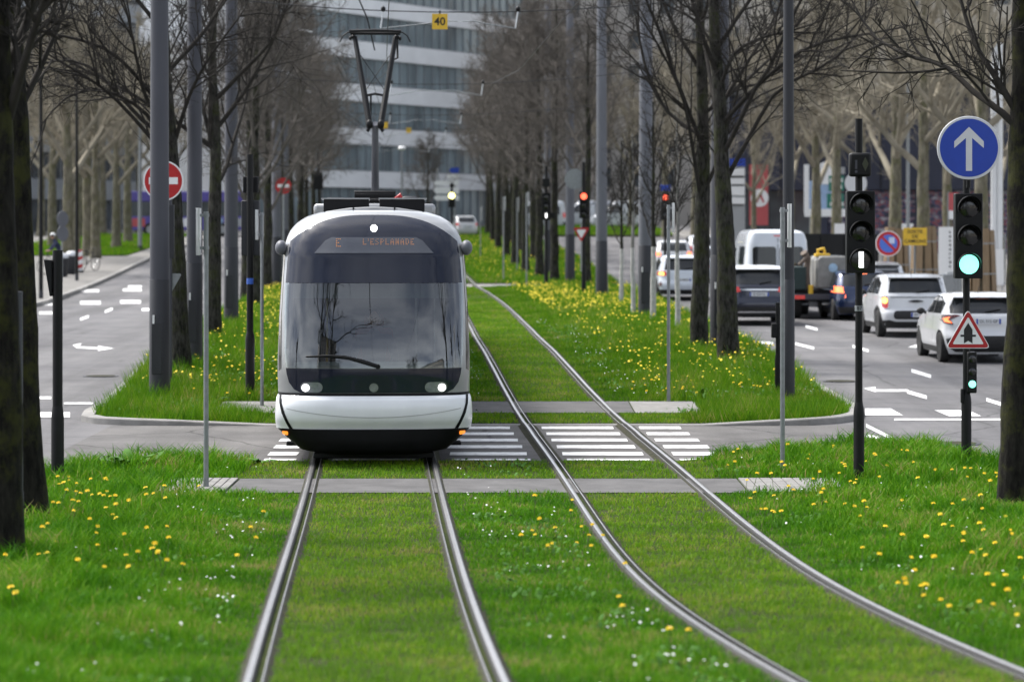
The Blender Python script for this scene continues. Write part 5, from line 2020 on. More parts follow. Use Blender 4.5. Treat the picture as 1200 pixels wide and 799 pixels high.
def sig_head(t, z0, z1, w=.30, lit=None, litm=None, face=-1, y0=-.10, visor=True):
    """three-lamp head between z0 and z1. lit index from the top"""
    mb = MB()
    mb.box(-w / 2, w / 2, y0 - .10, y0 + .06, z0, z1)
    h = mb.build('signal_head', M['black'], t, 30, bevel=.012)
    n = 3
    stp = (z1 - z0) / n
    r = min(stp, w) * .40
    for i in range(n):
        zc = z1 - stp * (i + .5)
        m_ = M['lens_off']
        isl = lit == i
        l_ = MB()
        if isl and litm == 'bar':
            l_.lathe([(r, y0 - .112), (r * .8, y0 - .118), (r * .3, y0 - .121)], (0, 0, zc), 'y', 28)
            l_.build('lens', m_, h, 60)
            b_ = MB()
            b_.box(-.026, .026, y0 - .130, y0 - .1, zc - .09, zc + .09)
            b_.build('lit_bar', M['white_lit'], h, 0)
        else:
            l_.lathe([(r * .88, y0 - .108), (r * .7, y0 - .120), (r * .3, y0 - .128)], (0, 0, zc), 'y', 28)
            l_.build('lens', M[litm] if isl else m_, h, 60)
        if visor:
            v_ = MB()
            N = 20
            V, Fc = [], []
            for k in range(N + 1):
                a = PI * (-.12 + 1.24 * k / N)
                dep = .17 * (.35 + .65 * math.sin(max(0, min(PI, a))) ** .7) if 0 <= a <= PI else .055
                for rr in (r * 1.06, r * 1.02):
                    V.append((rr * math.cos(a), y0 - .10, zc + rr * math.sin(a)))
                    V.append((rr * math.cos(a), y0 - .10 - dep, zc + rr * math.sin(a)))
            for k in range(N):
                b = k * 4
                Fc += [(b, b + 4, b + 5, b + 1), (b + 2, b + 3, b + 7, b + 6), (b + 1, b + 5, b + 7, b + 3)]
            v_.add(V, Fc)
            v_.build('visor', M['black'], h, 50)
    return h


def back_box(t, z0, z1, w, y=.12, d=.18, name='signal_head', m='black_matt', x=0):
    mb = MB()
    mb.box(x - w / 2, x + w / 2, y - d / 2, y + d / 2, z0, z1)
    return mb.build(name, M[m], t, 30, bevel=.015)


# right pair in front
px = lambda D: D / F
t, Y, z = signal_post('tram_signal', 'black tram signal post with one lit white bar and a small dark warning box above', 1006.5, 565, WZ(139, 32.55) - island_z(32.5), cat='tram signal')
q = lambda y: WZ(y, Y) - z
sig_head(t, q(320), q(224), .325, 2, 'bar')
mb = MB()
mb.box(-.125, .125, -.16, -.02, q(207.5), q(179.5))
wb = mb.build('warning_box', M['black'], t, 30, bevel=.03)
mb = MB()
for x0, x1, za, zb in ((-.062, -.038, q(188), q(198.5)),):
    mb.box(x0, x1, -.164, -.155, zb, za)
mb.lathe([(.016, -.164), (.016, -.155)], (-.05, 0, q(201.5)), 'y', 14)
mb.build('warning_symbol', M['pole'], wb, 0)
mb = MB()
mb.prism([(.055, q(184.5)), (.092, q(192.5)), (.055, q(201)), (.018, q(192.5))], -.164, -.155)
mb.build('diamond_symbol', mat('olive_dim', (.035, .04, .02), .5), wb, 0)
for s in (-1, 1):
    pass
mb = MB()
mb.lathe([(.048, q(364.5)), (.048, q(358))], (0, 0, 0), 'z', 14)
npl = mb.build('number_band', M['galv'], t, 40)
text_obj('87', .062, M['text_black'], npl, (0, -.0495, (q(364.5) + q(358)) / 2))

t, Y, z = signal_post('traffic_light', 'black traffic light showing green under the round blue arrow sign', 1132.5, 548, WZ(205, 34.2) - island_z(34.2))
q = lambda y: WZ(y, Y) - z
sig_head(t, q(326), q(227), .335, 2, 'green_lit', y0=-.10)
h_ = back_box(t, q(460), q(412), .115, -.02, .16, 'repeater', 'black', .055)
for i, yy in enumerate((420, 435, 449.5)):
    mb = MB()
    mb.lathe([(.045, -.108), (.035, -.115), (.015, -.118)], (.055, 0, q(yy)), 'y', 18)
    mb.build('lens', M['green_lit'] if i == 2 else M['lens_off'], h_, 50)
back_box(t, q(472), q(455), .04, -.03, .06, 'push_button', 'black_matt', -.055)
SGX, SGY, SGZ = t.location
# round blue sign (a thing fixed to the post)
dsg = Y - .06
s = thing('blue_arrow_sign', 'round blue sign with a white upward arrow on top of the green traffic light', 'road sign', (WX(1135, dsg), dsg - .02, WZ(173.5, dsg)))
rr = 37.2 * dsg / F
mb = MB()
mb.lathe([(rr, .012), (rr, -.006), (rr * .985, -.012)], (0, 0, 0), 'y', 56)
mb.build('rim', M['sign_arrow'], s, 40)
mb = MB()
mb.lathe([(rr * .915, -.011), (rr * .915, -.0145)], (0, 0, 0), 'y', 56)
mb.build('blue_face', M['sign_blue'], s, 40)
u = rr / 37.2
ar = [(0, 24.5), (17.3, 7.5), (17.3, -.3), (3.6, 11.5), (3.6, -27), (-3.6, -27), (-3.6, 11.5), (-17.3, -.3), (-17.3, 7.5)]
mb = MB()
mb.prism([(a * u, b * u) for a, b in ar], -.019, -.013)
mb.build('arrow', M['sign_arrow'], s, 0)
mb = MB()
mb.tube([(0, .035, -rr - .1), (0, .035, rr * .6)], .03, 10)
mb.build('bracket', M['black'], s, 60)
# triangle sign
s = thing('priority_sign', 'white triangular sign with a red border and black junction arrow on the traffic light post', 'road sign', (WX(1133.5, dsg), dsg - .06, WZ(391, dsg)))
k = dsg / F


def tri_round(a, r):
    c = [(0, a * .62), (a * .56, -a * .36), (-a * .56, -a * .36)]
    out = []
    for i in range(3):
        p = Vector(c[i])
        pv, nx = Vector(c[i - 1]), Vector(c[(i + 1) % 3])
        d0, d1 = (pv - p).normalized(), (nx - p).normalized()
        for t_ in np.linspace(0, 1, 7):
            q0, q1 = p + d0 * r, p + d1 * r
            out.append(tuple(q0 * (1 - t_) ** 2 + p * 2 * t_ * (1 - t_) + q1 * t_ ** 2))
    return out


A = 47 * k
mb = MB()
mb.prism(tri_round(A, A * .13), -.006, .008)
mb.build('plate', M['sign_white'], s, 0)
mb = MB()
mb.prism(tri_round(A * .95, A * .12), -.0085, -.005)
mb.build('red_border', M['sign_red'], s, 0)
mb = MB()
mb.prism([(x, z_ - A * .004) for x, z_ in tri_round(A * .70, A * .05)], -.011, -.008)
mb.build('white_field', M['sign_white'], s, 0)
mb = MB()
for pl in ([(0, 16.5), (5, 8.5), (5, -7.5), (0, -4.5), (-5, -7.5), (-5, 8.5)], [(-9, 2.6), (-5, 2.6), (-5, .2), (-9, .2)], [(5, 2.6), (9, 2.6), (9, .2), (5, .2)]):
    mb.prism([(a * k, (b - 3.5) * k) for a, b in pl], -.0135, -.0105)
mb.build('junction_symbol', M['text_black'], s, 0)


def thin_post(label, x, y, top, d=.052, plate=None, plate_side=1, zf=island_z, Y=None):
    """galvanised sign post with the sign plate seen edge on"""
    if Y is None:
        X, Y, z = gpt(x, y, zf)
    else:
        X, z = WX(x, Y), zf(Y)
    H = WZ(top, Y) - z
    t = thing('sign_post', label, 'sign post', (X, Y, z))
    mb = MB()
    mb.tube([(0, 0, -.1), (0, 0, H)], d / 2, 14)
    mb.build('post', M['galv'], t, 60)
    mb = MB()
    mb.lathe([(d / 2 + .004, 0), (d / 2 + .004, .12)], (0, 0, 0), 'z', 14)
    mb.build('collar', M['galv'], t, 40)
    if plate:
        z1, z0 = [WZ(v, Y) - z for v in plate]
        s = plate_side
        px_ = s * (d / 2 + .055)
        mb = MB()
        mb.box(px_ - .004, px_ + .004, -.24, .24, z0, z1)
        # folded rim gives the plate its visible edge
        mb.box(px_ - s * .026 - .013, px_ - s * .026 + .013, -.243, -.233, z0, z1)
        mb.build('sign_plate', M['alu'], t, 30, bevel=.002)
        for zz in (z1 - .08, z0 + .08):
            mb = MB()
            mb.lathe([(d / 2 + .008, zz - .018), (d / 2 + .008, zz + .018)], (0, 0, 0), 'z', 14)
            mb.box(min(0, px_), max(0, px_), -.02, .02, zz - .016, zz + .016)
            mb.build('clamp', M['galv'], t, 30)
    return t


thin_post('thin galvanised post left of the tram, nearest, its edge-on plate at its left', 241.5, 572, 248, .056, (244, 299), -1)
thin_post('thin galvanised post close beside the tram windscreen, its edge-on plate at its left', 307, 476, 249, .055, (246, 281), -1)
thin_post('thin galvanised post right in front of the tall slim lamp post, edge-on plate on top', 917, 555, 243, .056, (239, 290), 1)
thin_post('thin galvanised post left of the forked pair of trees, plate edge at its top right', 783.5, 471, 240, .055, (238, 272), 1)
for i, (x, Y, tp) in enumerate(((617, 112, 226), (590, 118, 231), (606, 130, 232), (563, 150, 243))):
    thin_post('thin galvanised post far along the grass right of the tram', x, 0, tp, .06, (tp - 1, tp + 16), 1, Y=Y)['group'] = 'thin posts far along the grass'

# dark posts on the left
t, Y, z = signal_post('signal_post', 'short black post at the left kerb with a small repeater seen from behind', 67.5, 562, WZ(293, 33.2) - island_z(33.2), .78, 'signal post', .058, .075)
q = lambda y: WZ(y, Y) - z
mb = MB()
mb.add([(-.06, -.05, q(305)), (-.155, -.05, q(304)), (-.155, .08, q(304)), (-.06, .08, q(305)), (-.06, -.05, q(347)), (-.085, -.05, q(347)), (-.085, .08, q(347)), (-.06, .08, q(347))],
       [(0, 1, 2, 3), (4, 7, 6, 5), (0, 4, 5, 1), (1, 5, 6, 2), (2, 6, 7, 3), (3, 7, 4, 0)])
mb.build('repeater', M['black_matt'], t, 30, bevel=.008)
t, Y, z = signal_post('traffic_light', 'black traffic light seen from behind, left of the tram, with a blue band', 293, 468, WZ(180, 46) - island_z(46), 1.05, 'traffic signal', .055, .078)
q = lambda y: WZ(y, Y) - z
back_box(t, q(300), q(235), .30, .14, .2, 'signal_head', 'pole_dark')
back_box(t, q(226), q(207), .25, .14, .14, 'warning_box')
mb = MB()
mb.lathe([(.057, q(333)), (.057, q(326))], (0, 0, 0), 'z', 14)
mb.build('blue_band', mat('band_blue', (.04, .12, .5), .5), t, 40)
round_pole('signal_post', 'thin dark grey post behind the trunks at the left edge', 20, 640, .11, .10, 2.3, door=False, m='pole', base=.5)
t, Y, z = signal_post('signal_post', 'short black post with a push button box against the slim lamp post', 912, 461, 1.55, .6, 'signal post', .045, .06)
back_box(t, .95, 1.2, .10, -.02, .12, 'button_box', 'black_matt', -.07)
t, Y, z = signal_post('signal_post', 'dark post with a small box left of the tram roof', 373, 0, 5.6, 1.0, 'signal post', .05, .07, Y=150)
back_box(t, 3.6, 4.5, .5, -.1, .2)

# no entry sign behind the first mast
Y = 49.5
X, z = WX(191.5, Y), island_z(Y)
s = thing('no_entry_sign', 'large round red no entry sign half hidden by the broad left mast', 'road sign', (X, Y, z))
rr = 23.6 * Y / F
zc = WZ(212, Y) - z
mb = MB()
mb.lathe([(rr, .012), (rr, -.008)], (0, 0, zc), 'y', 48)
mb.build('white_rim', M['sign_white'], s, 40)
mb = MB()
mb.lathe([(rr * .93, -.007), (rr * .93, -.011)], (0, 0, zc), 'y', 48)
mb.build('red_face', M['sign_red'], s, 40)
mb = MB()
mb.box(-rr * .72, rr * .72, -.016, -.010, zc - rr * .17, zc + rr * .17)
mb.build('white_bar', M['sign_white'], s, 0)
mb = MB()
mb.tube([(.115, .05, -.1), (.115, .05, zc + .2)], .03, 12)
mb.build('post', M['pole'], s, 60)
mb = MB()
mb.box(.02, .18, .02, .12, WZ(303, Y) - z, WZ(240, Y) - z)
mb.build('signal_box', M['pole_dark'], s, 30, bevel=.01)
mb = MB()
mb.prism([(a * Y / F + .10, b * Y / F + WZ(330, Y) - z) for a, b in tri_round(26, 4)], .075, .085)
b_ = mb.build('sign_back', M['galv'], s, 0)
for v in b_.data.vertices:
    v.co.z = 2 * (WZ(330, Y) - z) - v.co.z
# second no entry sign further back
Y = 112
s = thing('no_entry_sign', 'small distant round red no entry sign among the twigs left of the tram', 'road sign', (WX(333, Y), Y - .4, island_z(Y)))
rr = 9.6 * Y / F
zc = WZ(218, Y) - island_z(Y)
mb = MB()
mb.lathe([(rr, .012), (rr, -.008)], (0, 0, zc), 'y', 32)
mb.build('red_face', M['sign_red'], s, 40)
mb = MB()
mb.box(-rr * .7, rr * .7, -.016, -.008, zc - rr * .2, zc + rr * .2)
mb.build('white_bar', M['sign_white'], s, 0)
mb = MB()
mb.tube([(0, .06, -.1), (0, .06, zc + .2)], .04, 8)
mb.build('post', M['galv'], s, 60)

# far signals right of the tram
t, Y, z = signal_post('tram_signal', 'distant black tram signal with a lit white bar in the yellow flowered grass', 640, 336, WZ(195, 114) - island_z(114), 1.1, 'tram signal', .06, .085)
q = lambda y: WZ(y, Y) - z
sig_head(t, q(258), q(226), .36, 2, 'bar')
back_box(t, q(219), q(209), .30, -.1, .15, 'warning_box', 'black')
back_box(t, q(256), q(249), .3, 0, .15, 'side_box', 'black', .22)
Yr = 104
t, Y, z = signal_post('traffic_light', 'black traffic light lit red beside the mast and dark tree', 684, 0, WZ(190, Yr) - island_z(Yr), 1.0, 'traffic signal', .06, .085, Y=Yr)
q = lambda y: WZ(y, Y) - z
sig_head(t, q(256), q(225), .32, 0, 'red_lit')
mb = MB()
mb.lathe([(.38, .06), (.38, .07)], (-.32, 0, q(210)), 'y', 28)
mb.build('round_sign_back', M['galv'], t, 30)
s = thing('yield_sign', 'small red and white downward yield triangle under the red traffic light', 'road sign', (WX(681, Yr), Yr - .15, WZ(273, Yr)))
k2 = Yr / F
for nm, sc_, m_, ya, yb in (('red_border', 17, 'sign_red', -.006, .008), ('white_field', 10.5, 'sign_white', -.01, -.005)):
    mb = MB()
    mb.prism([(a, -b) for a, b in tri_round(sc_ * k2, 2 * k2)], ya, yb)
    mb.build(nm, M[m_], s, 0)
mb = MB()
mb.tube([(0, .03, -1.4), (0, .03, .3)], .03, 8)
mb.build('post', M['galv'], s, 60)
Yr = 118
t, Y, z = signal_post('traffic_light', 'distant traffic light lit red above the thin galvanised post by the saplings', 779.5, 0, WZ(219, Yr) - road_z(Yr), 1.0, 'traffic signal', .06, .085, zf=road_z, Y=Yr)
q = lambda y: WZ(y, Y) - z
sig_head(t, q(258), q(226), .30, 0, 'red_lit', visor=False)
back_box(t, q(224), q(217), .45, -.05, .04, 'blue_plate', 'sign_blue')
Yr = 176
t, Y, z = signal_post('traffic_light', 'distant black signal with a yellow-green lamp in front of the direction signs', 529.5, 0, WZ(214, Yr) - road_z(Yr), 1.0, 'traffic signal', .08, .1, zf=road_z, Y=Yr)
q = lambda y: WZ(y, Y) - z
mb = MB()
mb.box(-.2, .2, -.12, .1, q(243), q(226))
h_ = mb.build('signal_head', M['black'], t, 30, bevel=.02)
mb = MB()
mb.lathe([(.19, -.125), (.12, -.15)], (0, 0, q(229.5)), 'y', 18)
mb.build('lens', M['yellow_lit'], h_, 50)
mb = MB()
mb.ell((0, 0, q(217.5)), (.15, .1, .15), 12, 8)
mb.build('warning_box', M['black'], t, 60)

# far direction signs
Yd = 190
s = thing('direction_sign', 'stack of white and blue direction sign boards far ahead above the tram', 'road sign', (WX(530, Yd), Yd, road_z(Yd)))
for (x0, x1, y0, y1, m_) in ((526, 538, 196.5, 203, 'sign_blue'), (523, 538, 204.5, 210, 'sign_white'), (508, 538, 212, 217.5, 'sign_white'), (508, 538, 219.5, 227, 'sign_white'), (508, 538, 229, 235, 'sign_white')):
    a, b = WX(x0, Yd) - s.location.x, WX(x1, Yd) - s.location.x
    za, zb = WZ(y1, Yd) - s.location.z, WZ(y0, Yd) - s.location.z
    zm = (za + zb) / 2
    mb = MB()
    mb.prism([(a, zm), (a + .18, zb), (b, zb), (b, za), (a + .18, za)], -.04, .0)
    mb.build('board', M[m_], s, 0)
for x in (513, 533):
    mb = MB()
    a = WX(x, Yd) - s.location.x
    mb.tube([(a, .06, -.1), (a, .06, WZ(197, Yd) - s.location.z)], .06, 8)
    mb.build('post', M['galv'], s, 60)


# ------------------------------------------------------------ overhead line
def wire_between(mb, a, b, sag, r=.008, n=12):
    a, b = Vector(a), Vector(b)
    mb.tube([a.lerp(b, i / n) + Vector((0, 0, -sag * 4 * (i / n) * (1 - i / n))) for i in range(n + 1)], r, 5)


WZC = TZ + 6.335
t = thing('contact_wire', 'dark contact wire over the left track above the pantograph', 'overhead wire')
mb = MB()
pts = []
for i, Y in enumerate(range(10, 226, 6)):
    pts.append((lt_s(Y) + (.22 if (i // 5) % 2 else -.18), Y, WZC + (.02 if i % 2 else 0)))
mb.tube(pts, .008, 5)
mb.build('wire', M['wire'], t, 60)
t = thing('contact_wire', 'dark contact wire over the right empty track', 'overhead wire')
mb = MB()
mb.tube([(rt_s(Y) + (.2 if (i // 5) % 2 else -.2), Y, WZC + .03) for i, Y in enumerate(range(10, 226, 6))], .008, 5)
mb.build('wire', M['wire'], t, 60)
# span wires with pull-off arms between the masts
spans = [(57.0, -6.3, 4.85, 16, 1), (83, -8.1, 3.95, 0, 0), (107, -9.2, 3.4, 0, 0), (124, -10, 2.6, 0, 0), (150, -10.5, 2, 0, 0)]
labs = ['span wire carrying the yellow 40 plate across both tracks', 'second span wire across the tracks beyond the yellow 40 plate', 'third span wire across the tracks, white pull-off arms', 'fourth distant span wire with a white pull-off arm', 'farthest span wire across the tracks near the glass building']
for i, (Y, xa, xb, _, first) in enumerate(spans):
    t = thing('span_wire', labs[i], 'overhead wire')
    zt = WZ(15, Y) if first else WZC + .62
    mb = MB()
    wire_between(mb, (xa, Y, zt + .35), (xb, Y, zt + .42), .38, .011)
    mb.build('wire', M['wire'], t, 60)
    for f_, sgn in ((lt_s, 1), (rt_s, -1)):
        cx = f_(Y) + .15 * sgn
        zs_ = zt + .02
        mb = MB()
        mb.tube([(cx, Y, zs_ + .02), (cx - .05, Y, zs_ - .33)], .016, 8)
        mb.build('insulator', M['insul'], t, 60)
        mb = MB()
        q_ = (.75 + .25 * ((i * 7 + (sgn > 0) * 3) % 4) / 3)
        mb.tube([(cx - .04, Y, zs_ - .34), (cx + .9 * q_ * sgn, Y, zs_ - .24 + .05 * i % .1), (cx + 1.15 * q_ * sgn, Y, zs_ - .19), (cx + 1.5 * q_ * sgn, Y, zs_ - .2)], [.011, .012, .011, .006], 6)
        mb.build('pull_off_arm', M['galv'], t, 60)
        mb = MB()
        mb.ell((cx, Y, zs_ + .05), (.05, .05, .06), 8, 6)
        mb.build('clamp', M['black'], t, 60)
    if first:
        mb = MB()
        zc = WZ(25.5, Y)
        mb.tube([(lt_s(Y) + .0 - .4, Y - 2, zt + .5), (lt_s(Y) - .15, Y - .3, zt - .15), (lt_s(Y) - .02, Y, WZC + .05)], .014, 6)
        mb.build('dropper', M['wire'], t, 60)
# yellow plates
for (x, y, Y, h, txt, lab) in ((515.5, 25.8, 56.9, .31, '40', 'small yellow plate reading 40 hanging from the span wire'), (451, 147, 124, .27, '', 'tiny yellow plate right beside the pantograph arm'), (479, 153, 150, .27, '', 'tiny yellow plate between the pantograph arm and the right row of trees')):
    s = thing('speed_plate', lab, 'sign', (WX(x, Y), Y - .04, WZ(y, Y)))
    mb = MB()
    mb.box(-h / 2, h / 2, -.006, .006, -h / 2 - (.0), h / 2)
    p_ = mb.build('plate', M['sign_yellow'], s, 0)
    if txt:
        text_obj(txt, .225, M['text_black'], p_, (0, -.009, -.005), bold=.004)
    mb = MB()
    mb.tube([(0, .0, h / 2), (0, .02, h / 2 + .06)], .02, 6)
    mb.build('hanger', M['black'], s, 60)

# small wall of white arms on the far left masts
for i, (x0, x1, y0, y1, Y) in enumerate(((350, 366, 35, 38, 112), (330, 352, 84, 92, 118), (333, 364, 102, 108, 124))):
    t = thing('insulator_arm', 'short white insulator arm in the twigs by the distant left masts', 'insulator', (WX(x0, Y), Y, WZ(y0, Y)), group='white insulator arms by the distant left masts')
    mb = MB()
    mb.tube([(0, 0, 0), (WX(x1, Y) - WX(x0, Y), 0, WZ(y1, Y) - WZ(y0, Y))], .035, 8)
    mb.build('rod', M['insul'], t, 60)
    mb = MB()
    mb.tube([(WX(x1, Y) - WX(x0, Y), 0, WZ(y1, Y) - WZ(y0, Y)), (lt_s(Y) - t.location.x, 0, WZC - t.location.z)], .012, 6)
    mb.build('stay', M['wire'], t, 60)
# ------------------------------------------------------------ buildings
M['b_white'] = mat('spandrel_white', (.84, .85, .86), .6, var=.08, scale=.3, detail=6)
M['b_glass'] = mat('facade_glass', (.21, .26, .28), .15, var=.5, scale=.35, spec=.6, detail=2, stretch=(1, 1, .4))
M['b_glass2'] = mat('facade_glass_dull', (.06, .068, .075), .25, var=.4, scale=.5, spec=.5, detail=2)
M['b_mull'] = mat('mullion', (.24, .26, .28), .5, .3, var=.05)
M['b_taupe'] = mat('render_taupe', (.38, .35, .30), .9, var=.12, scale=.25, detail=6)
M['b_brown'] = mat('render_brown', (.34, .32, .295), .9, var=.12, scale=.25, detail=6)
M['b_grey'] = mat('panel_grey', (.20, .21, .225), .7, var=.08, scale=.3, detail=5)
M['b_slat'] = mat('slat_grey', (.27, .285, .30), .5, .2, var=.06, scale=1)
M['b_navy'] = mat('cladding_navy', (.022, .026, .048), .55, var=.2, scale=.3, detail=5)
M['b_ground'] = mat('plinth_dark', (.055, .058, .062), .7, var=.2, scale=.6)
M['plank'] = mat('plank_wood', (.17, .115, .065), .8, var=.2, scale=5, stretch=(6, 6, .4), col2=(.28, .20, .12), detail=6, bump=.2)


def facade(name, label, p0, p1, depth, z0, floors, fh, band, wall, glass, bay=1.4, mull=.07, ground=4.2, extra=0, first=0.0):
    """long office or flat block between two ground points; local x runs along its front"""
    a, b = Vector((p0[0], p0[1], 0)), Vector((p1[0], p1[1], 0))
    W_ = (b - a).length
    t = thing(name, label, 'building', (a.x, a.y, z0), math.atan2(b.y - a.y, b.x - a.x))
    H = ground + floors * fh + extra
    mb = MB()
    mb.box(0, W_, .35, depth, -1, H)
    mb.build('core', wall, t, 0)
    for i in range(floors + 1):
        zb = ground + i * fh - (band if i else band)
        mb = MB()
        mb.box(-.05, W_ + .05, -.12, .45, zb, zb + band)
        mb.build('spandrel', wall, t, 0)
        zg0 = 0 if i == 0 else ground + (i - 1) * fh
        mb = MB()
        mb.box(.02, W_ - .02, .12, .40, zg0, zb)
        g_ = mb.build('window_band', glass, t, 0)
        m_ = MB()
        # one comb: a sill rail with all the uprights growing from it
        za_, zb_ = zg0 + .02, zb - .01
        pl, k = [(.03, za_), (.03, za_ + .08)], bay
        while k < W_ - .2:
            pl += [(k - mull / 2, za_ + .08), (k - mull / 2, zb_), (k + mull / 2, zb_), (k + mull / 2, za_ + .08)]
            k += bay
        pl += [(W_ - .03, za_ + .08), (W_ - .03, za_)]
        m_.prism(pl, .0, .115)
        m_.build('mullion', M['b_mull'], g_, 0)
    mb = MB()
    mb.box(-.2, W_ + .2, -.2, depth, H, H + .35)
    mb.build('roof', M['b_ground'], t, 0)
    return t


def punched(name, label, p0, p1, depth, z0, floors, fh, wall, glass, bay=3.2, ww=1.5, wh=1.7, balcony=False):
    """rendered block with separate window openings"""
    a, b = Vector((p0[0], p0[1], 0)), Vector((p1[0], p1[1], 0))
    W_ = (b - a).length
    t = thing(name, label, 'building', (a.x, a.y, z0), math.atan2(b.y - a.y, b.x - a.x))
    H = floors * fh + 1
    nb = int(W_ / bay)
    mg = (W_ - nb * bay) / 2
    # wall as piers and spandrels so that the windows sit back
    wall_m = MB()
    for i in range(floors + 1):
        zt = i * fh + (fh - wh) * .55
        zl = (i - 1) * fh + (fh - wh) * .55 + wh if i else -1
        wall_m.box(0, W_, 0, .35, zl, zt if i < floors else H)
    for i in range(floors):
        z_a = i * fh + (fh - wh) * .55
        x = 0
        for k in range(nb + 1):
            x1 = mg + k * bay + (bay - ww) / 2 if k < nb else W_
            wall_m.box(x, x1, 0.001, .349, z_a, z_a + wh)
            x = x1 + ww
    wall_m.box(0, W_, .6, depth, -1, H)
    wall_m.build('wall', wall, t, 0)
    n = 0
    for i in range(floors):
        z_a = i * fh + (fh - wh) * .55
        for k in range(nb):
            if n >= 100:
                break
            n += 1
            x = mg + k * bay + (bay - ww) / 2
            mb = MB()
            mb.box(x - .02, x + ww + .02, .2, .5, z_a - .02, z_a + wh + .02)
            mb.build('window', glass, t, 0)
    mb = MB()
    mb.box(-.3, W_ + .3, -.3, depth, H, H + .4)
    mb.build('roof', M['b_ground'], t, 0)
    return t


XY = lambda x, Y: (WX(x, Y), Y)
facade('office_block', 'office block with white bands and bluish glass strips closing the end of the street', XY(300, 232), XY(690, 288), 18, road_z(250) - .2, 7, 3.75, 1.45, M['b_white'], M['b_glass'], 1.5, .09, 5.0)
punched('apartment_building', 'grey-brown block behind the right row of trees, beside the glass office', XY(640, 262), XY(930, 250), 14, road_z(250) - .3, 8, 3.1, M['b_brown'], M['b_glass2'])
punched('apartment_building', 'taupe block rising behind the dark shop building at the right', XY(880, 205), XY(1320, 190), 14, road_z(200) - .3, 7, 3.1, M['b_taupe'], M['b_glass2'], 3.4)
punched('apartment_building', 'brown-grey block behind the left trees, above the purple bus', XY(120, 268), XY(395, 262), 14, road_z(260) - .3, 8, 3.1, M['b_brown'], M['b_glass2'])
facade('office_building', 'grey slatted modern building behind the plane trees at the left', XY(-60, 205), XY(165, 232), 14, road_z(210) - .2, 4, 3.6, 1.5, M['b_slat'], M['b_glass2'], 1.6, .08, 4.4)
# slats on its front
# dark shop building at the right
t = thing('shop_building', 'low dark navy shop building behind the plane trees at the right', 'building', (WX(852, 158), 158, road_z(158)), math.atan2(-6, 26))
mb = MB()
mb.box(0, 26, .3, 16, -.5, 8.8)
mb.build('core', M['b_navy'], t, 0)
mb = MB()
mb.box(-.1, 26.1, -.3, .5, 3.55, 8.2)
mb.build('fascia', M['b_navy'], t, 0)
mb = MB()
for x in (0, 5.2, 10.4, 15.6, 20.8, 25.6):
    mb = MB()
    mb.box(x, x + .4, -.1, .4, -.5, 3.5)
    mb.build('pier', M['b_navy'], t, 0)
mb = MB()
for x in (3, 8.5, 14, 19.5):
    mb.box(x, x + .06, -.33, -.29, 3.6, 8.15)
mb.build('panel_joint', M['black_matt'], t, 0)
for i in range(5):
    mb = MB()
    mb.box(.42 + i * 5.2, 5.18 + i * 5.2, .1, .28, .0, 3.5)
    if i in (1, 2):
        # shop front dressed with a red, white and blue striped display
        mt, nt, b, out = nmat('shop_display')
        L = nt.links
        tc = nt.nodes.new('ShaderNodeTexCoord')
        mp = nt.nodes.new('ShaderNodeMapping')
        mp.inputs['Rotation'].default_value = (0, R(35), 0)
        mp.inputs['Scale'].default_value = (1.6, 1, 3.2)
        nz = nt.nodes.new('ShaderNodeTexNoise')
        nz.inputs['Scale'].default_value = 1.5
        nz.inputs['Detail'].default_value = 3
        rp = nt.nodes.new('ShaderNodeValToRGB')
        rp.color_ramp.interpolation = 'CONSTANT'
        rp.color_ramp.elements[0].color = (.03, .03, .05, 1)
        rp.color_ramp.elements[0].position = 0
        rp.color_ramp.elements[1].color = (.30, .30, .33, 1)
        rp.color_ramp.elements[1].position = .62
        for p_, c_ in ((.42, (.05, .07, .14, 1)), (.49, (.24, .05, .055, 1)), (.55, (.14, .145, .18, 1))):
            e_ = rp.color_ramp.elements.new(p_)
            e_.color = c_
        L.new(tc.outputs['Object'], mp.inputs['Vector'])
        L.new(mp.outputs['Vector'], nz.inputs['Vector'])
        L.new(nz.outputs['Fac'], rp.inputs['Fac'])
        L.new(rp.outputs['Color'], b.inputs['Base Color'])
        b.inputs['Roughness'].default_value = .4
        mb.build('shop_window', mt, t, 0)
    else:
        mb.build('shop_window', M['b_glass2'], t, 0)
mb = MB()
mb.box(0, 26, -.2, 16, 8.8, 9.1)
mb.build('roof', M['b_ground'], t, 0)

# ------------------------------------------------------------ right-hand street furniture and hoardings
def stand_at(x, Y, zf=pave_z):
    return (WX(x, Y), Y, zf(Y))


def panel(t, x0, x1, y0, y1, Y, m, name, dy=0.0, th=.04):
    """upright board given by picture edges at depth Y"""
    lx, lz = t.location.x, t.location.z
    mb = MB()
    mb.box(WX(x0, Y) - lx, WX(x1, Y) - lx, dy - th, dy, WZ(y1, Y) - lz, WZ(y0, Y) - lz)
    return mb.build(name, M[m], t, 0)


M['pale_blue'] = mat('panel_pale_blue', (.30, .42, .62), .5, var=.2, scale=2)
M['sign_green'] = mat('sign_green', (.012, .16, .115), .5, var=.05)
M['sign_grey'] = mat('sign_grey', (.33, .34, .35), .5, var=.04)
M['banner_red'] = mat('banner_red', (.46, .09, .095), .7, var=.06, scale=2)

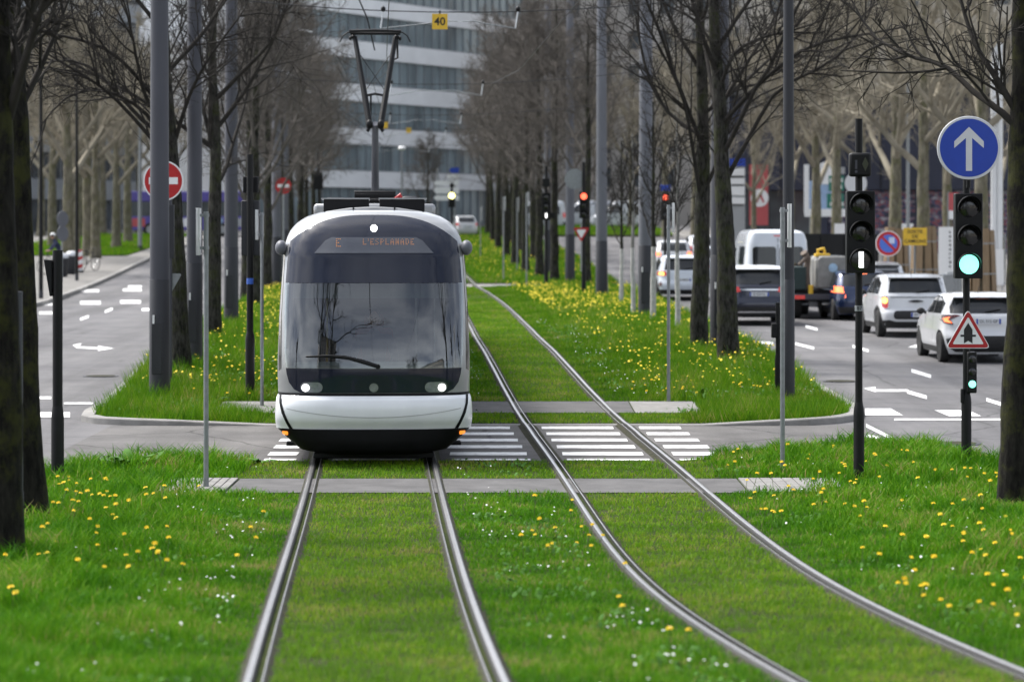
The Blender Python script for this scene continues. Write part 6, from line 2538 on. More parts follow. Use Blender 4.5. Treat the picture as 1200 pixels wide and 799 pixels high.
Y = 136
t = thing('totem_sign', 'tall grey sign board with a blue header right of the forked trees', 'sign', stand_at(868, Y))
panel(t, 852, 873, 187, 292, Y, 'sign_grey', 'board')
panel(t, 851.5, 873.5, 186, 195, Y, 'sign_blue', 'header', -.045)
for i, (a, b) in enumerate(((197.5, 206), (209, 216), (218.5, 229), (231.5, 239))):
    panel(t, 853, 872.5, a, b, Y, 'sign_white', 'strip', -.045)
    mb = MB()
for (a, b) in ((206.5, 208), (216.6, 217.6), (239.8, 241)):
    panel(t, 854, 871, a, b, Y, 'text_black', 'divider', -.05)
Y = 150
t = thing('banner', 'tall red banner with a white disc beside the grey sign board', 'banner', stand_at(889, Y))
panel(t, 878, 900, 193, 264, Y, 'banner_red', 'cloth', -.02)
mb = MB()
zc = WZ(232, Y) - t.location.z
mb.lathe([(10.5 * Y / F, -.08), (10.5 * Y / F, -.065)], (WX(890, Y) - t.location.x, 0, zc), 'y', 28)
d_ = mb.build('white_disc', M['sign_white'], t, 0)
mb = MB()
k_ = Y / F
ox = WX(890.5, Y) - t.location.x
mb.prism([(ox - 1.2 * k_, zc + 6 * k_), (ox + 1.2 * k_, zc + 6 * k_), (ox + 5.5 * k_, zc - 5.5 * k_), (ox + 3 * k_, zc - 5.5 * k_), (ox, zc + 1 * k_), (ox - 3 * k_, zc - 5.5 * k_), (ox - 5.5 * k_, zc - 5.5 * k_)], -.095, -.085)
mb.build('disc_symbol', M['banner_red'], t, 0)
for x in (876.5, 901.5):
    mb = MB()
    a = WX(x, Y) - t.location.x
    mb.tube([(a, 0, -.1), (a, 0, WZ(191, Y) - t.location.z)], .05, 8)
    mb.build('pole', M['pole_dark'], t, 60)
Y = 146
t = thing('billboard', 'white and pale blue billboard with a scalloped white top behind the thick plane trunk', 'billboard', stand_at(968, Y))
panel(t, 943, 980, 212, 250, Y, 'pale_blue', 'board')
panel(t, 942, 948, 193, 250, Y, 'sign_white', 'edge_strip', -.045)
panel(t, 942.5, 992, 245, 254, Y, 'sign_white', 'lower_strip', -.05)
mb = MB()
lz, lx = t.location.z, t.location.x
pts = []
for i in range(37):
    a = PI * (1.08 - 1.16 * i / 36)
    r_ = (12.5 + .8 * abs(math.sin(i * PI / 4.5))) * Y / F
    pts.append((WX(968, Y) - lx + r_ * math.cos(a), WZ(203, Y) - lz + r_ * math.sin(a)))
pts += [(WX(978, Y) - lx, WZ(216, Y) - lz), (WX(957, Y) - lx, WZ(216, Y) - lz)]
mb.prism(pts, -.09, -.05)
mb.build('scalloped_top', M['sign_white'], t, 0)
for x in (950, 986):
    mb = MB()
    a = WX(x, Y) - lx
    mb.tube([(a, .03, -.1), (a, .03, WZ(250, Y) - lz)], .06, 8)
    mb.build('post', M['galv'], t, 60)
Y = 142
t = thing('pharmacy_sign', 'pair of green sign panels with pale lettering left of the signal head', 'sign', stand_at(981, Y))
for j, (a, b) in enumerate(((206, 224), (227, 244))):
    pn = panel(t, 971 - 2 * j, 989, a, b, Y, 'sign_green', 'green_panel')
    for k, w_ in enumerate((.8, .55) if j == 0 else (.62, .8)):
        yy = a + (b - a) * (.30 + .42 * k)
        mb = MB()
        xc_ = WX(980, Y) - t.location.x
        # short runs of blocks stand for lettering too small to read
        x = xc_ - w_ * .4
        rr_ = random.Random(j * 7 + k)
        while x < xc_ + w_ * .4:
            w2 = rr_.uniform(.03, .07)
            mb.box(x, x + w2, -.05, -.041, WZ(yy + 2.2, Y) - t.location.z, WZ(yy - 2.2, Y) - t.location.z)
            x += w2 + .022
        mb.build('lettering', M['sign_white'], pn, 0)
panel(t, 982, 990, 196, 204, Y, 'sign_grey', 'small_panel')
mb = MB()
mb.tube([(0, .05, -.1), (0, .05, WZ(200, Y) - t.location.z)], .06, 8)
mb.build('post', M['galv'], t, 60)
Y = 118
t = thing('round_sign', 'plain grey round sign seen from behind, left of the signal post', 'road sign', stand_at(1003, Y))
mb = MB()
zc = WZ(215, Y) - t.location.z
mb.lathe([(.46, -.02), (.46, .01)], (0, 0, zc), 'y', 28)
mb.build('disc', M['sign_arrow'], t, 30)
mb = MB()
mb.tube([(0, .06, -.1), (0, .06, zc + .4)], .04, 8)
mb.build('post', M['galv'], t, 60)
Y = 92
t = thing('no_parking_sign', 'round blue and red no parking sign above the roof of the silver car', 'road sign', stand_at(1041, Y))
zc = WZ(285.5, Y) - t.location.z
r_ = 15 * Y / F
mb = MB()
mb.lathe([(r_, -.01), (r_, .02)], (0, 0, zc), 'y', 32)
mb.build('rim', M['sign_white'], t, 30)
mb = MB()
mb.lathe([(r_ * .94, -.014), (r_ * .94, -.009)], (0, 0, zc), 'y', 32)
mb.build('red_ring', M['sign_red'], t, 30)
mb = MB()
mb.lathe([(r_ * .70, -.018), (r_ * .70, -.013)], (0, 0, zc), 'y', 32)
mb.build('blue_field', mat('sign_blue_pale', (.06, .14, .52), .45, var=.1), t, 30)
mb = MB()
c, s_ = math.cos(R(-45)), math.sin(R(-45))
w_, h_ = r_ * .72, r_ * .10
mb.prism([(x * c - z * s_, x * s_ + z * c + zc) for x, z in ((-w_, -h_), (w_, -h_), (w_, h_), (-w_, h_))], -.022, -.017)
mb.build('red_bar', M['sign_red'], t, 0)
mb = MB()
mb.box(.02, r_ * .48, -.020, -.0175, zc + .0, zc + r_ * .5)
mb.build('sticker', mat('sticker_pale', (.5, .55, .7), .5), t, 0)
mb = MB()
mb.tube([(0, .05, -.1), (0, .05, zc + .3)], .035, 8)
mb.build('post', M['galv'], t, 60)
Y = 97
t = thing('site_exit_sign', 'yellow rectangular sign reading SORTIE DE CAMIONS', 'road sign', stand_at(1072, Y))
b_ = panel(t, 1058.5, 1086, 267, 287.5, Y, 'sign_yellow', 'plate')
for i, tx in enumerate(('SORTIE', 'DE', 'CAMIONS')):
    text_obj(tx, .165, M['text_black'], b_, (WX(1072.2, Y) - t.location.x, -.046, WZ(271.7 + 5.6 * i, Y) - t.location.z), bold=.002)
mb = MB()
mb.tube([(0, .04, -.1), (0, .04, WZ(268, Y) - t.location.z)], .035, 8)
mb.build('post', M['galv'], t, 60)

# planks boxed round the plane trunks
for (x, Y, h0, lab) in ((1083, 104, 267, 'tall plank box round the mossy plane trunk right of the yellow site sign'), (1050, 112, 268, 'plank box round the plane trunk hidden behind the no parking sign'), (1150, 98, 268, 'plank box round the plane trunk behind the green traffic light')):
    X, YY, z = stand_at(x, Y)
    t = thing('trunk_guard', lab, 'plank guard', (X, YY, z))
    n = 9
    Hh = WZ(h0, Y) - z
    for k in range(n):
        a = 2 * PI * k / n
        mb = MB()
        u = Vector((-math.sin(a), math.cos(a), 0))
        c0 = Vector((math.cos(a) * .50, math.sin(a) * .50, 0))
        c1 = Vector((math.cos(a) * .40, math.sin(a) * .40, Hh * random.uniform(.96, 1.03)))
        nn = Vector((math.cos(a), math.sin(a), 0)) * .03
        w_ = .125
        V = [c0 - u * w_, c0 + u * w_, c1 + u * w_, c1 - u * w_]
        V2 = [v + nn for v in V]
        mb.add(V + V2, [(0, 1, 2, 3), (4, 7, 6, 5), (0, 4, 5, 1), (1, 5, 6, 2), (2, 6, 7, 3), (3, 7, 4, 0)])
        mb.build('plank', M['plank'], t, 0)
    for hz in (.35, .78):
        mb = MB()
        mb.lathe([(.545 - .1 * hz, Hh * hz), (.545 - .1 * hz, Hh * hz + .05)], (0, 0, 0), 'z', 18)
        mb.build('strap', M['galv'], t, 30)

# crowd barriers and mesh fence panels of the works site
def barrier(label, x, Y, rz, group):
    t = thing('crowd_barrier', label, 'barrier', stand_at(x, Y), rz, group)
    mb = MB()
    mb.tube([(-1.1, 0, .12), (-1.1, 0, 1.02), (-1.02, 0, 1.1), (1.02, 0, 1.1), (1.1, 0, 1.02), (1.1, 0, .12)], .02, 6)
    mb.tube([(-1.1, 0, .2), (1.1, 0, .2)], .016, 6)
    mb.build('frame', M['galv'], t, 60)
    mb = MB()
    for k in range(1, 17):
        xx = -1.1 + 2.2 * k / 17
        mb.tube([(xx, 0, .2), (xx, 0, 1.1)], .011, 5)
    mb.build('bars', M['galv'], t, 60)
    for s in (-1, 1):
        mb = MB()
        mb.tube([(s * .8, -.28, .02), (s * .8, 0, .14), (s * .8, .28, .02)], .018, 6)
        mb.build('foot', M['galv'], t, 60)


for i, (x, Y, rz) in enumerate(((1112, 86, 1.25), (1116, 88.6, 1.25), (1122, 91.2, 1.3), (1094, 84, .3))):
    barrier('galvanised crowd barrier in the short run behind the two white cars', x, Y, rz, 'crowd barriers behind the white cars')
M['mesh_fence'] = M['galv']
for i in range(9):
    x, Y = 1010 + i * 24, 121 - i * 1.2
    t = thing('fence_panel', 'grey mesh site fence panel in the row behind the boxed plane trunks', 'fence panel', stand_at(x, Y), 0, 'mesh fence panels of the works site')
    w_ = 24 * Y / F * .98
    mb = MB()
    mb.tube([(0, 0, 0), (0, 0, 2.0), (w_, 0, 2.0), (w_, 0, 0)], .025, 6)
    mb.tube([(0, 0, .15), (w_, 0, .15)], .02, 6)
    mb.tube([(0, 0, 1.1), (w_, 0, 1.1)], .015, 6)
    mb.build('frame', M['galv'], t, 60)
    mb = MB()
    for k in range(1, 8):
        mb.tube([(w_ * k / 8, 0, .15), (w_ * k / 8, 0, 2.0)], .009, 4)
    mb.build('mesh', M['galv'], t, 60)
for (x0, x1, y0, y1, Y, lab) in ((1100, 1119, 266, 330, 111, 'white printed hoarding board left of the green traffic light'), (1055, 1070, 262, 322, 117, 'white hoarding board behind the yellow site sign'),
                                 (1163, 1176, 292, 334, 106, 'white cabinet beside the right edge tree'), (978, 990, 262, 300, 117, 'small white board with an orange foot behind the lorry')):
    t = thing('hoarding', lab, 'board', stand_at((x0 + x1) / 2, Y))
    p_ = panel(t, x0, x1, y0, y1, Y, 'sign_white', 'board', 0, .06)
    if x0 == 1100:
        mb = MB()
        rr_ = random.Random(3)
        lz, lx = t.location.z, t.location.x
        for k in range(9):
            yy = y0 + 5 + k * 5
            a = WX(x0 + 12, Y) - lx
            mb.box(a, a + rr_.uniform(.04, .09), -.068, -.061, WZ(yy + 2.6, Y) - lz, WZ(yy, Y) - lz)
        mb.build('printed_column', M['pole_dark'], p_, 0)
    if x0 == 978:
        panel(t, 980, 985, 292, 300, Y, 'sign_yellow', 'orange_foot', -.07)
    for s in (x0 + 1.5, x1 - 1.5):
        mb = MB()
        a = WX(s, Y) - t.location.x
        mb.tube([(a, .03, -.05), (a, .03, WZ(y1 - 2, Y) - t.location.z)], .025, 6)
        mb.build('leg', M['galv'], t, 60)
for (x, lab) in ((1164.5, 'slim white pillar just left of the right edge tree'), (1171.5, 'white pillar touching the right edge tree')):
    Y = 112
    t = thing('white_pillar', lab, 'pillar', stand_at(x, Y))
    mb = MB()
    mb.lathe([(.12, -.1), (.12, 9.5)], (0, 0, 0), 'z', 16)
    mb.build('shaft', M['white'], t, 60)
    mb = MB()
    mb.box(-.17, .17, -.17, .17, 0, .12)
    mb.build('foot', M['galv'], t, 30)
t = thing('banner', 'small red and white banner behind the blue arrow sign post', 'banner', stand_at(1117, 128))
panel(t, 1112, 1123, 226, 247, 128, 'banner_red', 'red_part')
panel(t, 1112, 1123, 247, 257, 128, 'sign_white', 'white_part')
mb = MB()
mb.tube([(WX(1111.5, 128) - t.location.x, .03, -.1), (WX(1111.5, 128) - t.location.x, .03, WZ(225, 128) - t.location.z)], .04, 8)
mb.build('pole', M['galv'], t, 60)
round_pole('lamp_post', 'slim grey lamp post between the V plane tree and the boxed trunk', 1064, 0, .16, .11, 10, zf=pave_z, Y=116, m='galv', door=False, base=.3)

# ------------------------------------------------------------ left background
Y = 205
M['violet'] = mat('bus_violet', (.085, .065, .30), .35, var=.1, scale=.6, coat=.4)
t = thing('bus', 'violet bus with dark windows and a colourful lower side crossing behind the left masts', 'bus', (WX(150, Y), Y, road_z(Y)))
BL = WX(296, Y) - WX(150, Y)
mb = MB()
mb.box(0, BL, 0, 2.5, .45, 1.45)
mb.build('lower_side', M['violet'], t, 0, bevel=.04)
mb = MB()
mb.box(.02, BL - .02, .03, 2.47, 1.45, 2.5)
mb.build('window_band', M['b_glass2'], t, 0)
mb = MB()
mb.box(0, BL, 0, 2.5, 2.5, 3.25)
mb.build('roof', M['violet'], t, 0, bevel=.08)
rr_ = random.Random(5)
x = .3
while x < BL - 1:
    w_ = rr_.uniform(.5, 1.2)
    mb = MB()
    mb.box(x, x + w_, -.02, .01, .7, 1.3)
    mb.build('printed_panel', M[rr_.choice(['pale_blue', 'sign_white', 'banner_red', 'sign_grey'])], t, 0)
    x += w_ + rr_.uniform(.3, .9)
for wx_ in (1.6, BL - 2.2):
    mb = MB()
    mb.lathe([(.46, -.02), (.5, .02), (.5, .3)], (wx_, 0, .5), 'y', 24)
    w2 = mb.build('wheel', M['rubber'], t, 40)
    mb = MB()
    mb.lathe([(.28, -.03), (.28, -.02)], (wx_, 0, .5), 'y', 20)
    mb.build('rim', M['rim'], w2, 30)
# cyclist standing at a bicycle
def bicycle(label, loc, rz):
    t = thing('bicycle', label, 'bicycle', loc, rz)
    for x in (-.52, .52):
        mb = MB()
        N = 24
        mb.tube([(x + .33 * math.cos(2 * PI * i / N), 0, .34 + .33 * math.sin(2 * PI * i / N)) for i in range(N + 1)], .018, 6, caps=False)
        w_ = mb.build('wheel', M['rubber'], t, 60)
        mb = MB()
        for i in range(8):
            a = PI * i / 8
            mb.tube([(x - .32 * math.cos(a), 0, .34 - .32 * math.sin(a)), (x + .32 * math.cos(a), 0, .34 + .32 * math.sin(a))], .003, 4)
        mb.build('spokes', M['alu'], w_, 0)
    mb = MB()
    bb, st, hd = (-.08, 0, .30), (-.2, 0, .82), (.38, 0, .82)
    for a, b in ((bb, st), (bb, hd), (st, hd), (bb, (-.52, 0, .34)), (st, (-.52, 0, .34)), (hd, (.52, 0, .34)), (hd, (.35, 0, 1.0))):
        mb.tube([a, b], .017, 6)
    mb.build('frame', M['pole_dark'], t, 60)
    mb = MB()
    mb.ell((-.22, 0, .90), (.13, .07, .04), 10, 6)
    mb.tube([(-.2, 0, .82), (-.22, 0, .9)], .014, 6)
    mb.build('saddle', M['black'], t, 60)
    mb = MB()
    mb.tube([(.30, -.26, 1.02), (.36, -.1, 1.02), (.36, .1, 1.02), (.30, .26, 1.02)], .013, 6)
    mb.build('handlebar', M['black'], t, 60)
    return t


Y = 124
L0 = stand_at(66, Y)
bicycle('dark bicycle under the rider in navy on the left pavement', (L0[0], L0[1], L0[2]), .35 + PI)
per = thing('person', 'rider in a navy jacket and pale helmet astride a bicycle on the left pavement', 'person', (L0[0] - .02, L0[1], L0[2]), .35 + PI)
V = [(-.20, 0, .98), (-.12, 0, 1.18), (.02, 0, 1.38), (.08, 0, 1.48), (.11, 0, 1.54),
     (.03, -.19, 1.36), (.16, -.25, 1.16), (.29, -.25, 1.04), (.03, .19, 1.36), (.16, .25, 1.16), (.29, .25, 1.04),
     (-.18, -.10, .95), (.08, -.13, .72), (-.04, -.13, .32), (.08, -.13, .24), (-.18, .10, .95), (.02, .13, .62), (-.12, .14, .16), (.02, .14, .07)]
E = [(0, 1), (1, 2), (2, 3), (3, 4), (2, 5), (5, 6), (6, 7), (2, 8), (8, 9), (9, 10), (0, 11), (11, 12), (12, 13), (13, 14), (0, 15), (15, 16), (16, 17), (17, 18)]
rd = [.14, .14, .15, .07, .055, .065, .05, .036, .065, .05, .036, .09, .07, .048, .04, .09, .07, .048, .04]
skin_body('body', V, E, rd, M['cloth_navy'], per)
hd = head(per, (.15, 0, 1.66))
mb = MB()
mb.ell((.13, 0, 1.72), (.12, .105, .09), 14, 8)
mb.build('helmet', M['sign_white'], per, 60)
hand(per, (.28, -.25, 1.04), (1, .1, -.2))
hand(per, (.28, .25, 1.04), (1, -.1, -.2))
bicycle('parked bicycle whose wheel shows right of the striped barrier', stand_at(104, 128), 1.1)
t = thing('works_barrier', 'red and white striped upright works barrier board on the left pavement', 'barrier', stand_at(92.5, 126), .15)
mb = MB()
mb.box(-.16, .16, -.03, .03, .08, 1.02)
mb.build('board', M['sign_white'], t, 0)
mb = MB()
for z_ in (.12, .48, .84):
    za, zb = z_, z_ + .16
    mb.add([(-.158, -.034, za), (.158, -.034, za + .12), (.158, -.034, min(zb + .12, 1.018)), (-.158, -.034, zb)], [(0, 1, 2, 3)])
mb.build('red_stripes', M['sign_red'], t, 0)
mb = MB()
mb.box(-.2, .2, -.25, .25, 0, .08)
mb.build('foot', M['rubber'], t, 0)
for x, Y, lab in ((84, 124, 'dark bin with a pale domed lid left of the striped barrier'), (72.5, 121, 'dark bin with a pale domed lid next to the cyclist')):
    t = thing('litter_bin', lab, 'bin', stand_at(x, Y))
    mb = MB()
    mb.lathe([(.20, 0), (.24, .05), (.26, .8)], (0, 0, 0), 'z', 18)
    mb.build('bin_body', M['pole_dark'], t, 40)
    mb = MB()
    mb.lathe([(.28, .80), (.28, .88), (.2, .98), (.05, 1.02)], (0, 0, 0), 'z', 18)
    mb.build('lid', M['sign_arrow'], t, 50)
t = thing('round_sign', 'pair of pale round signs seen from behind on a post on the left pavement', 'road sign', stand_at(72.5, 116), .9)
mb = MB()
mb.tube([(0, 0, -.1), (0, 0, 2.9)], .035, 8)
mb.build('post', M['galv'], t, 60)
for zz in (2.55, 1.95):
    mb = MB()
    mb.lathe([(.32, -.05), (.32, -.035)], (0, 0, zz), 'y', 28)
    mb.build('disc', M['pole_mid'], t, 30)
round_pole('lamp_post', 'thin black lamp post at the left edge beyond the trunks', 48, 0, .15, .10, 9, zf=pave_z, Y=98, m='black', door=False, base=.3)
round_pole('lamp_post', 'thin black lamp post between the plane trunks on the left pavement', 90, 0, .14, .10, 9, zf=pave_z, Y=117, m='black', door=False, base=.3)
round_pole('lamp_post', 'pale lamp post right of the plane trees near the violet bus', 164, 0, .24, .16, 8, zf=pave_z, Y=160, m='galv', door=False, base=.3)
# street lamp in front of the glass office
t = thing('lamp_post', 'distant street lamp with a white globe before the glass office', 'lamp post', (WX(471, 200), 200, road_z(200)))
mb = MB()
mb.tube([(0, 0, 0), (0, 0, WZ(177, 200) - t.location.z)], .07, 8)
mb.build('shaft', M['galv'], t, 60)
mb = MB()
mb.ell((0, 0, WZ(174, 200) - t.location.z), (.28, .28, .16), 14, 8)
mb.build('globe', M['sign_white'], t, 60)
# row of shrubs/hedge at the foot of the office
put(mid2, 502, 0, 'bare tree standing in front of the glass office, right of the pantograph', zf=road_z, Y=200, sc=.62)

# the street goes on behind the camera: what the tram's windscreen mirrors
punched('apartment_tower', 'tall dark block behind the viewpoint, mirrored in the left of the windscreen', (-16, -52), (-30, -40), 12, .2, 12, 3.0, M['b_brown'], M['b_glass2'])
punched('apartment_building', 'long block behind the viewpoint on the right side of the street', (52, -20), (24, -75), 12, .2, 5, 3.1, M['b_taupe'], M['b_glass2'])
for x, y in ((-8.5, -3), (-9, -14), (8.8, -2), (9.4, -15), (-9.2, -26)):
    dup(mid, (x, y, .1), random.uniform(0, 6), 'bare street tree behind the viewpoint, mirrored in the tram windscreen', 'bare trees behind the viewpoint')
# ------------------------------------------------------------ grass, flowers
M['grass_mown'] = blade_mat('grass_mown', (.072, .18, .007), (.13, .285, .009), (.25, .36, .02), .32, .5)
M['grass_long'] = blade_mat('grass_long', (.036, .14, .004), (.08, .24, .006), (.17, .33, .014), .32, .55)
M['grass_far'] = blade_mat('grass_far', (.045, .135, .005), (.09, .225, .007), (.19, .30, .015), .34, .45)
M['petal'] = mat('petal_yellow', (.85, .64, .015), .7, var=.12, scale=80)
M['daisy'] = mat('daisy_white', (.75, .75, .72), .7, var=.05)
M['stem'] = mat('stem_green', (.09, .15, .03), .7, var=.2)
M['dock'] = mat('dock_leaf', (.06, .15, .022), .75, var=.3, scale=12, spec=.15)


def vnoise(x, y, s, seed=0):
    """cheap smooth value noise"""
    x, y = x / s + seed * 17.3, y / s + seed * 5.1
    xi, yi = np.floor(x).astype(int), np.floor(y).astype(int)
    fx, fy = x - xi, y - yi
    fx, fy = fx * fx * (3 - 2 * fx), fy * fy * (3 - 2 * fy)

    def h(a, b):
        v = np.sin(a * 127.1 + b * 311.7 + seed * 74.7) * 43758.5453
        return v - np.floor(v)
    return (h(xi, yi) * (1 - fx) + h(xi + 1, yi) * fx) * (1 - fy) + (h(xi, yi + 1) * (1 - fx) + h(xi + 1, yi + 1) * fx) * fy


YTa = np.array(YT, float)
LTa = np.array([lt_s(y) for y in YT])
RTa = np.array([rt_s(y) for y in YT])
GY = np.linspace(9, 245, 900)
IZ = np.array([island_z(y) for y in GY])


def rail_dist(x, y):
    l, r = np.interp(y, YTa, LTa), np.interp(y, YTa, RTa)
    dl, dr = np.abs(x - l), np.abs(x - r)
    gap = np.minimum(np.abs(dl - .7095), np.abs(dr - .7095))
    return dl, dr, gap


def sample(n, y0, y1, fl, fr, power=1.0):
    """points between the edges, inside the picture (with some margin), denser near the camera if power>1"""
    u = rng.uniform(0, 1, n)
    if power != 1:
        a, b = y0 ** (1 - power), y1 ** (1 - power)
        y = (a + (b - a) * u) ** (1 / (1 - power))
    else:
        y = y0 + (y1 - y0) * u
    yy = np.linspace(y0, y1, 300)
    L_ = np.interp(y, yy, [fl(v) for v in yy])
    R_ = np.interp(y, yy, [fr(v) for v in yy])
    lo, hi = -680 * y / F, 680 * y / F
    # constant density over the strip: draw over a fixed width and keep what falls inside
    wmax = 13.5 if y1 < 60 else 20
    x = rng.uniform(-wmax / 2, wmax / 2, n)
    ok = (x > L_) & (x < R_) & (x > lo) & (x < hi)
    return x[ok], y[ok]


def blades(name, x, y, h, w, lean, m, zadd=0.0, tri=False, label=None, cat='grass'):
    n = len(x)
    z = np.interp(y, GY, IZ) + zadd
    a = rng.uniform(0, 2 * PI, n)
    la = rng.uniform(0, 2 * PI, n)
    ux, uy = np.cos(a) * w / 2, np.sin(a) * w / 2
    lx, ly = np.cos(la) * h * lean, np.sin(la) * h * lean
    B = np.stack([x, y, z], -1)
    if tri:
        V = np.stack([B + np.stack([ux, uy, 0 * z], -1), B - np.stack([ux, uy, 0 * z], -1), B + np.stack([lx, ly, h], -1)], 1)
        Fq = [np.arange(n * 3).reshape(-1, 3)]
        k = 3
    else:
        mx = np.stack([lx * .32, ly * .32, h * .58], -1)
        V = np.stack([B + np.stack([ux, uy, 0 * z], -1), B - np.stack([ux, uy, 0 * z], -1),
                      B + mx - np.stack([ux * .8, uy * .8, 0 * z], -1), B + mx + np.stack([ux * .8, uy * .8, 0 * z], -1), B + np.stack([lx, ly, h * (1 - .25 * lean)], -1)], 1)
        i = np.arange(n)[:, None] * 5
        Fq = [i + np.array([[0, 1, 2, 3]]), i + np.array([[3, 2, 4]])]
        k = 5
    rnd = np.repeat(np.clip(rng.normal(.5, .2, n), 0, 1), k)
    o = np_mesh(name, V.reshape(-1, 3), Fq, m, None, 0, attr=rnd)
    tag(o, label, cat, kind='stuff')
    return o


def on_paths(x, y):
    return ((y > 31.2) & (y < 33.05) & (x > -3.95) & (x < 3.7)) | ((y > 44.1) & (y < 46.65) & (x > -4.7) & (x < 2.95))


# near: mown track beds
x, y = sample(430000, 14.6, 35.5, NI_L, NI_R, 1.35)
x2, y2 = sample(26000, 35.65, 37.45, NI_L, NI_R)
x, y = np.concatenate([x, x2]), np.concatenate([y, y2])
dl, dr, gap = rail_dist(x, y)
keep = (gap > .088 + .03 * rng.uniform(0, 1, len(x)) ** 3) & ~on_paths(x, y)
# tufts creep over the ends of the slabs
edge = on_paths(x, y) & ((x < -3.5) | (x > 3.3)) & (gap > .09) & (rng.uniform(0, 1, len(x)) < .35)
keep |= edge
x, y, dl, dr, gap = x[keep], y[keep], dl[keep], dr[keep], gap[keep]
bed = (dl < .64) | (dr < .64) | ((y > 33.0) & (y < 35.6) & (x > -3.2) & (x < 2.4))
patchn = vnoise(x, y, .9, 1) * .6 + vnoise(x, y, .3, 2) * .4
xb, yb = x[bed], y[bed]
thin = vnoise(xb, yb, .55, 31) * .6 + vnoise(xb, yb, .14, 32) * .4
gone = (thin > .78) & (rng.uniform(0, 1, len(xb)) < .7)
xb, yb = xb[~gone], yb[~gone]
tb_ = vnoise(xb, yb, .13, 33) * .6 + vnoise(xb, yb, .05, 34) * .4
hb_ = (.024 + .024 * rng.uniform(0, 1, len(xb))) * (.5 + 1.3 * tb_)
blades('mown_grass', xb, yb, hb_, np.clip(yb / F * .8, .0045, .009), .7, M['grass_mown'], label='short yellowish mown grass between the rails in the foreground')
xv, yv, pv = x[~bed], y[~bed], patchn[~bed]
d_edge = np.minimum(dl[~bed], dr[~bed]) - .72
between = (xv > np.interp(yv, YTa, LTa)) & (xv < np.interp(yv, YTa, RTa))
tall = np.clip((d_edge - .15) / 1.5, 0, 1)
tall[between] *= .45
tuft = np.clip(vnoise(xv, yv, .16, 21) * .55 + vnoise(xv, yv, .42, 22) * .45, 0, 1)
tuft = np.clip((tuft - .25) / .5, 0, 1) ** 1.5
hv = .022 + (.035 + .17 * tall) * rng.uniform(.4, 1, len(xv)) * (.25 + .5 * pv + 1.0 * tuft)
# longest at the far rim of the island, where nothing treads
rim = np.clip((yv - 33.2) / 2.0, 0, 1) * (np.abs(xv - .2) > 2.3)
hv += .11 * rim * rng.uniform(.2, 1, len(xv)) * (.4 + pv)
wv = np.clip(yv / F * .95, .005, .011) * (1 + .35 * tall)
blades('verge_grass', xv, yv, hv, wv, .55, M['grass_long'], label='lush green long grass of the near verges')

# far median
x, y = sample(520000, 42.1, 112.8, FM_L, FM_R, 1.7)
dl, dr, gap = rail_dist(x, y)
keep = (gap > .11) & ~on_paths(x, y)
x, y, dl, dr = x[keep], y[keep], dl[keep], dr[keep]
bed = (dl < .66) | (dr < .66) | ((y < 44.15) & (x > -3.7) & (x < 2.6))
p = vnoise(x, y, 1.2, 3) * .6 + vnoise(x, y, .4, 4) * .4
blades('mown_grass', x[bed], y[bed], (.03 + .03 * rng.uniform(0, 1, bed.sum())), np.clip(y[bed] / F * .9, .011, .03), .7, M['grass_mown'], tri=True, label='short yellowish mown grass between the rails beyond the zebra crossing')
v = ~bed
d_edge = np.minimum(dl[v], dr[v]) - .72
tall = np.clip((d_edge - .2) / 1.6, 0, 1)
tf = np.clip((vnoise(x[v], y[v], .3, 41) * .5 + vnoise(x[v], y[v], .8, 42) * .5 - .25) / .5, 0, 1) ** 1.4
hv = .03 + (.04 + .22 * tall) * rng.uniform(.4, 1, v.sum()) * (.3 + .5 * p[v] + .9 * tf)
blades('verge_grass', x[v], y[v], hv, np.clip(y[v] / F * 1.0, .013, .034), .5, M['grass_far'], tri=True, label='bright green verge grass of the median beyond the zebra crossing')
x, y = sample(120000, 116.6, 239, F2_L, F2_R, 1.5)
dl, dr, gap = rail_dist(x, y)
keep = gap > .2
x, y = x[keep], y[keep]
blades('verge_grass', x, y, .08 + .16 * rng.uniform(0, 1, len(x)), np.full(len(x), .045), .5, M['grass_far'], zadd=.02, tri=True, label='yellowish green grass of the farthest median strip')
# lawns in the background
for nm, (y0, y1, fl, fr), lab in (('lawn_grass', (203, 245, lambda Y: 1.5 + (245 - Y) * .02, lambda Y: 11.5), 'green lawn behind the right masts in front of the white vans'),
                                  ('lawn_grass', (150, 200, lambda Y: LP_R(Y) - 9, lambda Y: LP_R(Y) - 1.3), 'green grass patch under the plane trees on the left pavement')):
    n = 26000
    y = rng.uniform(y0, y1, n)
    L_ = np.array([fl(v) for v in y])
    R_ = np.array([fr(v) for v in y])
    x = L_ + (R_ - L_) * rng.uniform(0, 1, n)
    z = np.array([road_z(v) for v in np.linspace(y0, y1, 200)])
    zz = np.interp(y, np.linspace(y0, y1, 200), z) + .16 - np.interp(y, GY, IZ)
    blades(nm, x, y, .10 + .2 * rng.uniform(0, 1, n), np.full(n, .06), .5, M['grass_far'], zadd=zz, tri=True, label=lab)

